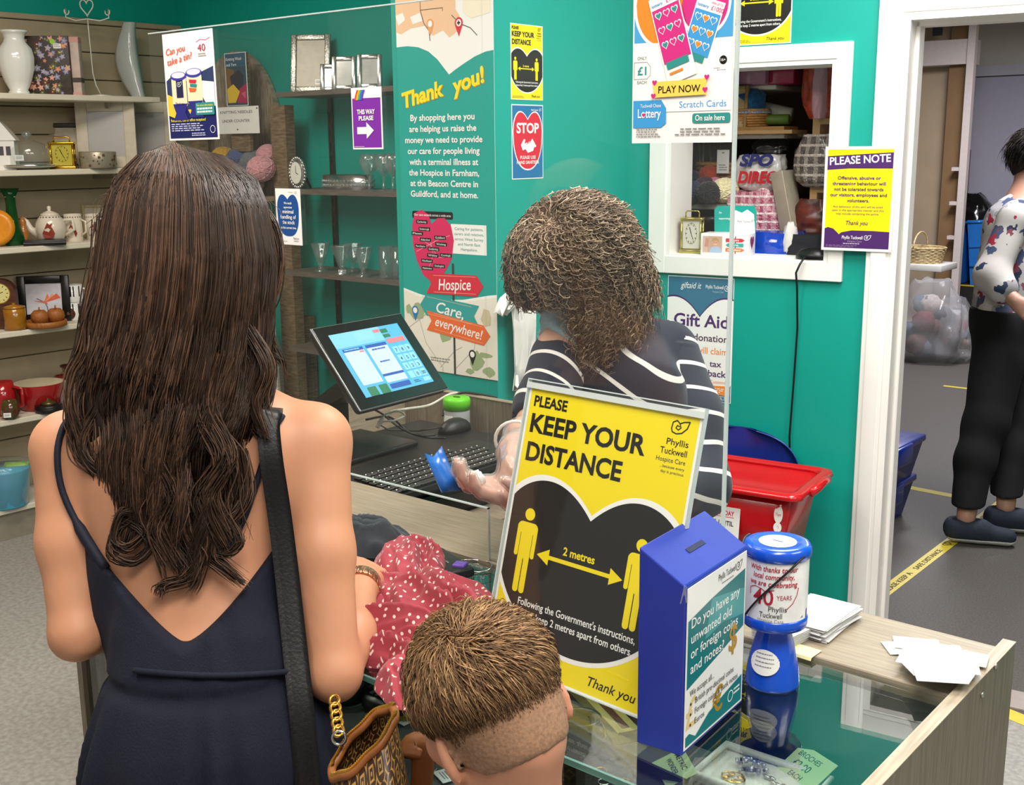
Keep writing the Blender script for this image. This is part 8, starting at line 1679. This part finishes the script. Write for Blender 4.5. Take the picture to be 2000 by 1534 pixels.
def cashier():
    Z3 = np.array([0, 0, 1.]); hd = RAD(-92); fw = np.array([cos(hd), sin(hd), 0]); rt = np.array([fw[1], -fw[0], 0])
    hc = pd(1122, 512, 2.17); nb = pd(1182, 655, 2.26); base = Vector((nb[0]+.03, nb[1]+.12, 0))
    t = thing('person', 'shop assistant with curly brown hair, striped navy top and pale face mask behind the counter', 'person', base)
    sd = Sdf(); ff = np.array([cos(RAD(-100)), sin(RAD(-100)), -.75]); r, f, u = head(sd, hc, ff, Z3)
    sd.cap(hc-u*.07-f*.035, nb, .05, .054, .03)
    shR, shL = pd(1096, 702, 2.18), pd(1300, 690, 2.27); c1 = pd(1192, 770, 2.24); c2 = pd(1205, 900, 2.26); wa = pd(1215, 1080, 2.28); hp_ = np.array([wa[0], wa[1]+.02, .82])
    sd.chain([nb-Z3*.03, c1, c2, wa, hp_], [.07, .135, .142, .138, .16], .05, fw, .68); sd.chain([nb, shR], [.05, .052], .05); sd.chain([nb, shL], [.05, .054], .05)
    for q in (-1, 1): sd.ell(c2+rt*q*.07+fw*.085+Z3*.02, (.07, .06, .065), None, .05)
    elR, wrR = pd(1050, 836, 2.07), pd(1003, 886, 1.90); sd.chain([shR, elR], [.05, .038], .03); sd.chain([elR, elR*.5+wrR*.5, wrR], [.041, .037, .027], .015)
    elL, wrL = pd(1362, 950, 2.17), pd(1040, 962, 1.86); sd.chain([shL, pd(1345, 820, 2.22), elL], [.056, .052, .044], .03); sd.chain([elL, elL*.5+wrL*.5-Z3*.005, wrL], [.043, .038, .028], .015)
    hl = pd(935, 952, 1.80)-wrL; hand(sd, wrL+hl*.08, hl, -np.array(CU)*.75-np.array(CF)*-.35, 1, 1.0, .42, 1, .4)
    hr = pd(990, 945, 1.80)-wrR; hand(sd, wrR+hr*.12, hr, np.array(CR)*-.9+Z3*.2, 1, .98, .75)
    for q in (-1, 1):
        h0 = hp_+rt*q*.085; sd.chain([h0, np.array([h0[0], h0[1]-.02, .46]), np.array([h0[0], h0[1]+.03, .08])], [.09, .058, .038], .03); sd.cap(np.array([h0[0], h0[1]+.05, .035]), np.array([h0[0], h0[1]-.10, .028]), .034, .027, .02)
    meshobj('body', sd.mesh(.0052), SKIN2, t); face_parts(t, hc, r, f, u, 1.0)
    # top: torso and two sleeves
    body_v = (nb-wa); body_v /= np.linalg.norm(body_v); tv = body_v*.78-rt*.62; tv /= np.linalg.norm(tv)
    tr = Sdf(); tr.chain([nb-Z3*.035, c1, c2, wa, hp_], [.06, .135, .145, .142, .165], .05, fw, .70); tr.chain([nb-Z3*.01, shR], [.045, .05], .05); tr.chain([nb-Z3*.01, shL], [.045, .056], .05)
    for q in (-1, 1): tr.ell(c2+rt*q*.07+fw*.085+Z3*.02, (.07, .06, .065), None, .05)
    def neck(P): v = P-nb; return np.maximum(.072-np.linalg.norm((v-fw*.03)*np.array((1, 1, .8)), axis=1), .74-P[:, 2])
    fold = lambda P: -.004*np.sin((P@(rt*26+Z3*34)))*np.clip((1.2-P[:, 2])/.2, 0, 1)
    NVY = '#11152a'; WL = '#dcd9d2'
    meshobj('striped_top', tr.mesh(.0062, .010, neck, fold), stripes(NVY, WL, tuple(tv), .052, .0075, .45), t, label='navy top with thin white stripes')
    for nm, pts, rr, wv, pe in (('sleeve', [shR, shR*.3+elR*.7, elR*.94+shR*.06], [.052, .044, .042], elR-shR, .05), ('sleeve', [shL, pd(1345, 820, 2.22), elL, elL*.8+wrL*.2], [.058, .056, .050, .052], elL-shL, .054)):
        s2 = Sdf(); s2.chain(pts, rr, .03); e = pts[-1]; dd = pts[-1]-pts[-2]; dd /= np.linalg.norm(dd); wv = wv/np.linalg.norm(wv); wv = wv*.9+rt*.2; wv /= np.linalg.norm(wv)
        meshobj(nm, s2.mesh(.006, .008, lambda P: (P-e)@dd-.0), stripes(NVY, WL, tuple(wv), pe, .0085, .3), t)
    # trousers
    meshobj('trousers', sd.mesh(.008, .012, lambda P: np.maximum(P[:, 2]-.86, .09-P[:, 2])), mat('#1b1c22', .85, 0, .1, 50), t)
    # mask
    R3 = np.stack([r, f, u], 1)
    def mreg(P): v = (P-hc)@R3; x, y, z = v[:, 0], v[:, 1], v[:, 2]; return np.maximum.reduce([z+.028-.01*np.cos(x*30), -(z+.108), np.abs(x)-.062, .03-y, y-.128])
    meshobj('face_mask', sd.mesh(.0045, .006, mreg, lambda P: -.0012*np.sin(((P-hc)@u)*420)), mat('#9fbccb', .8, 0, .05, 200, .15), t, label='pale blue pleated face mask')
    # thin clear gloves
    GV = clear('glove', (.96, .95, .94), .2, 1.4, .08, (.9, .88, .86))
    for w_, d_ in ((wrL, hl), (wrR, hr)):
        dn = d_/np.linalg.norm(d_); wc = w_-dn*.05
        meshobj('glove', sd.mesh(.0052, .003, lambda P: np.maximum(-((P-wc)@dn), np.linalg.norm(P-w_, axis=1)-.27), lambda P: .0012*np.sin(P@np.array((260, 190, 230))), (np.minimum(w_, w_+d_*1.2)-.13, np.maximum(w_, w_+d_*1.2)+.13)), GV, t, label='thin clear disposable glove')
        x = np.cross(dn, Z3); x /= np.linalg.norm(x); y = np.cross(dn, x); b = MB(); b.tube([wc+(x*cos(a)+y*sin(a))*.036-np.array(base) for a in [2*pi*k/22 for k in range(22)]], .003, mat('#dedbd4', .4), 6, closed=True); b.obj('glove_cuff', t)
    # curly hair
    hs = Sdf(); hs.ell(hc+u*.008-f*.014, (.086, .098, .09), R3, .03); hs.ell(hc-u*.05-f*.05, (.09, .07, .075), R3, .05)
    def hreg(P):
        v = (P-hc)@R3; x, y, z = v[:, 0], v[:, 1], v[:, 2]; return (y-.055)+.9*np.maximum(0, -z-.015)*1.3-.3*np.maximum(0, np.abs(x)-.06)
    def hd_(P): return .009*np.sin(P[:, 0]*95+2*np.sin(P[:, 2]*60))*np.sin(P[:, 1]*90+1.7)*np.sin(P[:, 2]*80)
    meshobj('hair_base', hs.mesh(.007, .006, hreg, hd_), mat('#4a3a2d', .75, 0, .3, 60, .6), t)
    rng = np.random.RandomState(9); paths = []; rad = []; pk = []; L = 34
    for i in range(6900):
        d = rng.randn(3)*np.array((1, 1, 1 if i < 5600 else .2))+np.array((0, 0, 0 if i < 5600 else 1.8)); d /= np.linalg.norm(d)
        if d[2] < -.6 or (d[1] > .45 and d[2] < .1 and abs(d[0]) < .6): continue
        th0 = math.acos(d[2]); az = math.atan2(d[1], d[0]); ln = .10+.065*rng.rand(); q = np.linspace(0, 1, L); off = .010+.032*rng.rand()
        arc = q*ln; thm = 1.75; th = np.minimum(thm, th0+arc/.115); drop = np.maximum(0, arc-max(0, (thm-th0))*.115); o2 = off*np.minimum(1, q*4+.05)
        az2 = az+.25*q*(rng.rand()-.5)*2; fl = 1+.35*drop/.1*0
        loc = np.stack([(.080+o2)*np.sin(th)*np.cos(az2), (.098+o2)*np.sin(th)*np.sin(az2), (.094+o2)*np.cos(th)], 1)
        P = hc+loc@R3.T; P = P-(u*.5+Z3*.5)*drop[:, None]+(R3@np.array((cos(az), sin(az), 0)))*(.018*drop/.1*(1-drop/.3))[:, None]
        rr = (.003+.0075*rng.rand())*np.clip(q*5, 0, 1); fq = (5+5*rng.rand())*2*pi*q; a = rng.rand()*6.28; nrm = R3@d
        e1 = np.cross(nrm, u+.1); e1 /= np.linalg.norm(e1); e2 = np.cross(nrm, e1); P = P+rr[:, None]*(e1*np.cos(fq+a)[:, None]+e2*np.sin(fq+a)[:, None])+rng.randn(3)*.007*q[:, None]
        v = (P-hc)@R3
        bad = np.argwhere((v[:, 1] > .035) & (np.abs(v[:, 0]-.012) < .064) & (v[:, 2] < -.002))
        b2 = np.argwhere((v[:, 0] > -.045) & (v[:, 0] < .14) & (v[:, 2] < -.022) & (v[:, 1] > -.02)); bad = b2 if len(b2) and (not len(bad) or b2[0, 0] < bad[0, 0]) else bad
        if len(bad):
            k = bad[0, 0]
            if k < 6: continue
            P[k:] = P[k-1]
        paths.append(P); rad.append((.0007+.0006*rng.rand())*np.clip((1-q)*5, .3, 1)); pk.append(rng.choice(4, p=[.26, .36, .27, .11]))
    strands('curly_hair', np.array(paths), np.array(rad), [mat(c, .55, 0, .2, 80, spec=.3) for c in ('#57473a', '#7a6552', '#9c8670', '#bda78c')], t, 3, np.array(pk), label='frizzy chin length curly brown hair')
    return hl, wrL, hr, wrR
hl_, wl_, hr_, wr_ = cashier()
# things in the gloved hands
a, b_, c_, d_ = pd(828, 886, 1.80), pd(862, 872, 1.84), pd(900, 958, 1.83), pd(862, 962, 1.79)
m = MB(); BC2 = mat('#1d5fae', .3, 0, .05, coat=.3); rows = [[a*(1-q)+d_*q, (a*(1-q)+d_*q)*.5+(b_*(1-q)+c_*q)*.5+np.array((0, 0, -.012*(1-q))), b_*(1-q)+c_*q] for q in (0, .33, .66, 1)]
o_ = np.array(d_); m.grid([[p-o_ for p in r] for r in rows], BC2, True, thick=.0012); m.obj('folded_card', loc=d_, label='folded glossy blue card held up by the gloved hand', cat='card')
m = MB(); q = pd(915, 950, 1.79)
for i, (dx, dy, cc) in enumerate(((0, 0, '#e6e2dc'), (14, 6, '#6a74b4'), (26, -2, '#d8d2cc'))): p = pd(905+dx, 938+dy, 1.785)-q; m.ball(p, (.014, .011, .014), mat(cc, .5), 10, wob=lambda a, c: 1+.2*sin(3*a+2*c))
m.obj('crumpled_tissue', loc=q, label='crumpled white and lilac tissue between the gloved fingers', cat='tissue')
# ------------------------------------------------------------------ woman walking in the stockroom
def woman_back():
    Z3 = np.array([0, 0, 1.]); hd = RAD(22); fw = np.array([cos(hd), sin(hd), 0]); rt = np.array([fw[1], -fw[0], 0]); D0 = 5.05
    fA = at_z(1908, 1062, 0.0); fB = at_z(1985, 1040, 0.0); fA, fB = np.array(fA), np.array(fB); hip = pd(1958, 640, 5.12); base = Vector((hip[0], hip[1], 0))
    t = thing('person', 'woman in white floral blouse and black trousers walking in the stockroom', 'person', base)
    hc = pd(2026, 296, 5.1); nb = pd(2000, 388, 5.12); sd = Sdf(); r, f, u = head(sd, hc, fw+rt*.15-Z3*.1, Z3); sd.cap(hc-u*.07-f*.03, nb, .05, .05, .03)
    c1, c2, wa = pd(1975, 450, 5.13), pd(1966, 530, 5.13), pd(1960, 600, 5.13); sd.chain([nb-Z3*.03, c1, c2, wa, hip], [.06, .13, .128, .12, .15], .05, fw, .7)
    shR, shL = c1+rt*.17+Z3*.06, c1-rt*.17+Z3*.06; elR = pd(1935, 545, 4.95); wrR = pd(1985, 590, 4.85)
    for q, sh in ((1, shR), (-1, shL)): sd.chain([nb, sh], [.05, .05], .05)
    sd.chain([shR, elR], [.052, .042], .03); sd.chain([elR, wrR], [.04, .027], .015); hand(sd, wrR, wrR-elR, rt, -1, .98, .6)
    elL = shL-Z3*.27+fw*.03; wrL = elL+fw*.2-Z3*.06; sd.chain([shL, elL, wrL], [.052, .042, .027], .02); hand(sd, wrL, fw, Z3, 1, .98, .6)
    kA, kB = pd(1925, 830, 4.93), pd(1985, 820, 5.12); aA, aB = np.array([fA[0]-fw[0]*.05, fA[1]-fw[1]*.05, .11]), np.array([fB[0]-fw[0]*.05, fB[1]-fw[1]*.05, .11])
    for k, a, q in ((kA, aA, 1), (kB, aB, -1)):
        h0 = hip+rt*q*.08; sd.chain([h0, k, k*.6+a*.4-fw*.015, a], [.10, .066, .056, .038], .03); sd.cap(a-Z3*.06-fw*.02, a-Z3*.075+fw*.16, .034, .026, .02)
    meshobj('body', sd.mesh(.007), SKIN2, t); face_parts(t, hc, r, f, u, 1.0)
    TRM = mat('#0c0c0d', .9, 0, .1, 60)
    tr = Sdf()
    for k, a, q in ((kA, aA, 1), (kB, aB, -1)):
        h0 = hip+rt*q*.08; tr.chain([hip+Z3*.06, h0, k, k*.6+a*.4-fw*.012, a], [.13, .122, .086, .076, .058], .04)
    meshobj('trousers', tr.mesh(.008, .004, lambda P: np.maximum(P[:, 2]-hip[2]-.09, .155-P[:, 2]), lambda P: .0012*np.sin(P[:, 2]*31+P[:, 0]*17)), TRM, t)
    FLB = bpy.data.materials.new('floral_blouse'); FLB.use_nodes = True; nt = FLB.node_tree; N = nt.nodes; K = nt.links; bs = N['Principled BSDF']; bs.inputs['Roughness'].default_value = .8
    tc = N.new('ShaderNodeTexCoord'); cur = None
    no = N.new('ShaderNodeTexNoise'); no.inputs['Scale'].default_value = 30; K.new(tc.outputs['Object'], no.inputs['Vector'])
    ad = N.new('ShaderNodeMix'); ad.data_type = 'RGBA'; ad.inputs[0].default_value = .06; K.new(tc.outputs['Object'], ad.inputs[6]); K.new(no.outputs['Color'], ad.inputs[7])
    for sc_, th, col, off in ((7, .34, '#a9a6a6', 1.3), (7, .25, '#4a5878', 4.1), (9, .22, '#2f3a58', 7.7), (8, .20, '#b02a40', 2.6), (13, .18, '#8d4a58', 5.2)):
        mp = N.new('ShaderNodeMapping'); mp.inputs['Location'].default_value = (off, off*.7, off*1.9); K.new(ad.outputs[2], mp.inputs['Vector']); v = N.new('ShaderNodeTexVoronoi'); v.inputs['Scale'].default_value = sc_; K.new(mp.outputs[0], v.inputs['Vector'])
        l = N.new('ShaderNodeMath'); l.operation = 'LESS_THAN'; l.inputs[1].default_value = th; K.new(v.outputs['Distance'], l.inputs[0]); mx = N.new('ShaderNodeMix'); mx.data_type = 'RGBA'; K.new(l.outputs[0], mx.inputs[0]); mx.inputs[7].default_value = lin(col)
        if cur is None: mx.inputs[6].default_value = lin('#d9d2cb')
        else: K.new(cur.outputs[2], mx.inputs[6])
        cur = mx
    K.new(cur.outputs[2], bs.inputs['Base Color'])
    bl = Sdf(); bl.chain([nb-Z3*.04, c1, c2, wa, hip+Z3*.02], [.05, .145, .15, .15, .165], .05, fw, .76); bl.chain([nb-Z3*.02, shR, elR*.95+shR*.05, elR*.55+wrR*.45], [.045, .062, .062, .056], .04); bl.chain([nb-Z3*.02, shL, elL], [.045, .06, .058], .04)
    meshobj('floral_blouse', bl.mesh(.0075, .006, lambda P: np.maximum(.068-np.linalg.norm(P-nb-Z3*.015, axis=1), hip[2]-.02-P[:, 2]), lambda P: -.004*np.sin(P@(rt*40+fw*22))), FLB, t, label='white blouse with navy and red flower print')
    SHO = mat('#2c3342', .8, 0, .1, 80, .2); SOLE = mat('#d9d6cf', .6)
    for a, q in ((aA, 1), (aB, -1)):
        s2 = Sdf(); h0 = a-Z3*.055-fw*.035; s2.cap(h0, a-Z3*.07+fw*.165, .043, .032, .03); s2.cap(h0+Z3*.015, h0+fw*.09+Z3*.01, .042, .04, .03); zt_ = a[2]-.005
        meshobj('shoe', s2.mesh(.006, .004, lambda P: np.maximum(.022-P[:, 2], P[:, 2]-zt_)), SHO, t)
        meshobj('shoe_sole', s2.mesh(.006, .007, lambda P: np.maximum(.003-P[:, 2], P[:, 2]-.026)), SOLE, t)
        b = MB()
        for k in range(4): p = h0+fw*(.06+.022*k)+Z3*(.064-.008*k); b.tube([p+rt*.02-Z3*.004, p+Z3*.004, p-rt*.02-Z3*.004], .003, mat('#cfc6c0', .7), 5)
        b.tube([h0+fw*.06+Z3*.066, h0+fw*.07+rt*.035+Z3*.056, h0+fw*.09+rt*.05+Z3*.012], .003, mat('#cfc6c0', .7), 5); b.obj('shoe_laces', t)
        for v in b.v: pass
    rng = np.random.RandomState(11); R3 = np.stack([r, f, u], 1); paths = []; rad = []; L = 10
    for i in range(1500):
        d = rng.randn(3); d /= np.linalg.norm(d)
        if d[2] < -.1 and d[1] > -.2: continue
        if d[2] < -.7 or (d[1] > .75 and d[2] < .5): continue
        p = hc+R3@(d*np.array((.08, .1, .092)))+u*.012; nrm = R3@d; tg = -u*.8-f*.35+rng.randn(3)*.2; tg -= nrm*(tg@nrm)*.8; q = np.linspace(0, 1, L)[:, None]; ln = .05+.05*rng.rand(); paths.append(p+tg*ln*q+nrm*(.018*np.sin(q*pi*.8)+.006*rng.rand())-u*.01*q*q); rad.append(.0014*np.clip((1-q[:, 0])*4, .3, 1))
    hs = Sdf(); hs.ell(hc+u*.014-f*.012, (.083, .1, .094), R3, .02); hs.ell(hc-u*.06-f*.05, (.06, .05, .06), R3, .04)
    HB = [mat(c, .6, 0, .2, 60) for c in ('#17120f', '#2a221c', '#5c4a3a')]; meshobj('hair_base', hs.mesh(.008, .004, lambda P: np.maximum(((P-hc)@f)-.05, ((P-hc)@f)-.02+.7*(-(P-hc)@u))), HB[0], t); strands('short_dark_hair', np.array(paths), np.array(rad), HB, t, 3, rng.choice(3, len(paths), p=[.6, .3, .1]))
    b = MB(); b.tube([p-np.array(base) for p in fit_curve([nb+rt*.07+Z3*.02-fw*.02, nb+rt*.075-fw*-.05-Z3*.02, nb+fw*.13-Z3*.12+rt*.05, nb+fw*.145-Z3*.3]+[], 18)], .005, mat('#1d2030', .6), 6); b.obj('lanyard', t, label='dark lanyard round the neck')
woman_back()
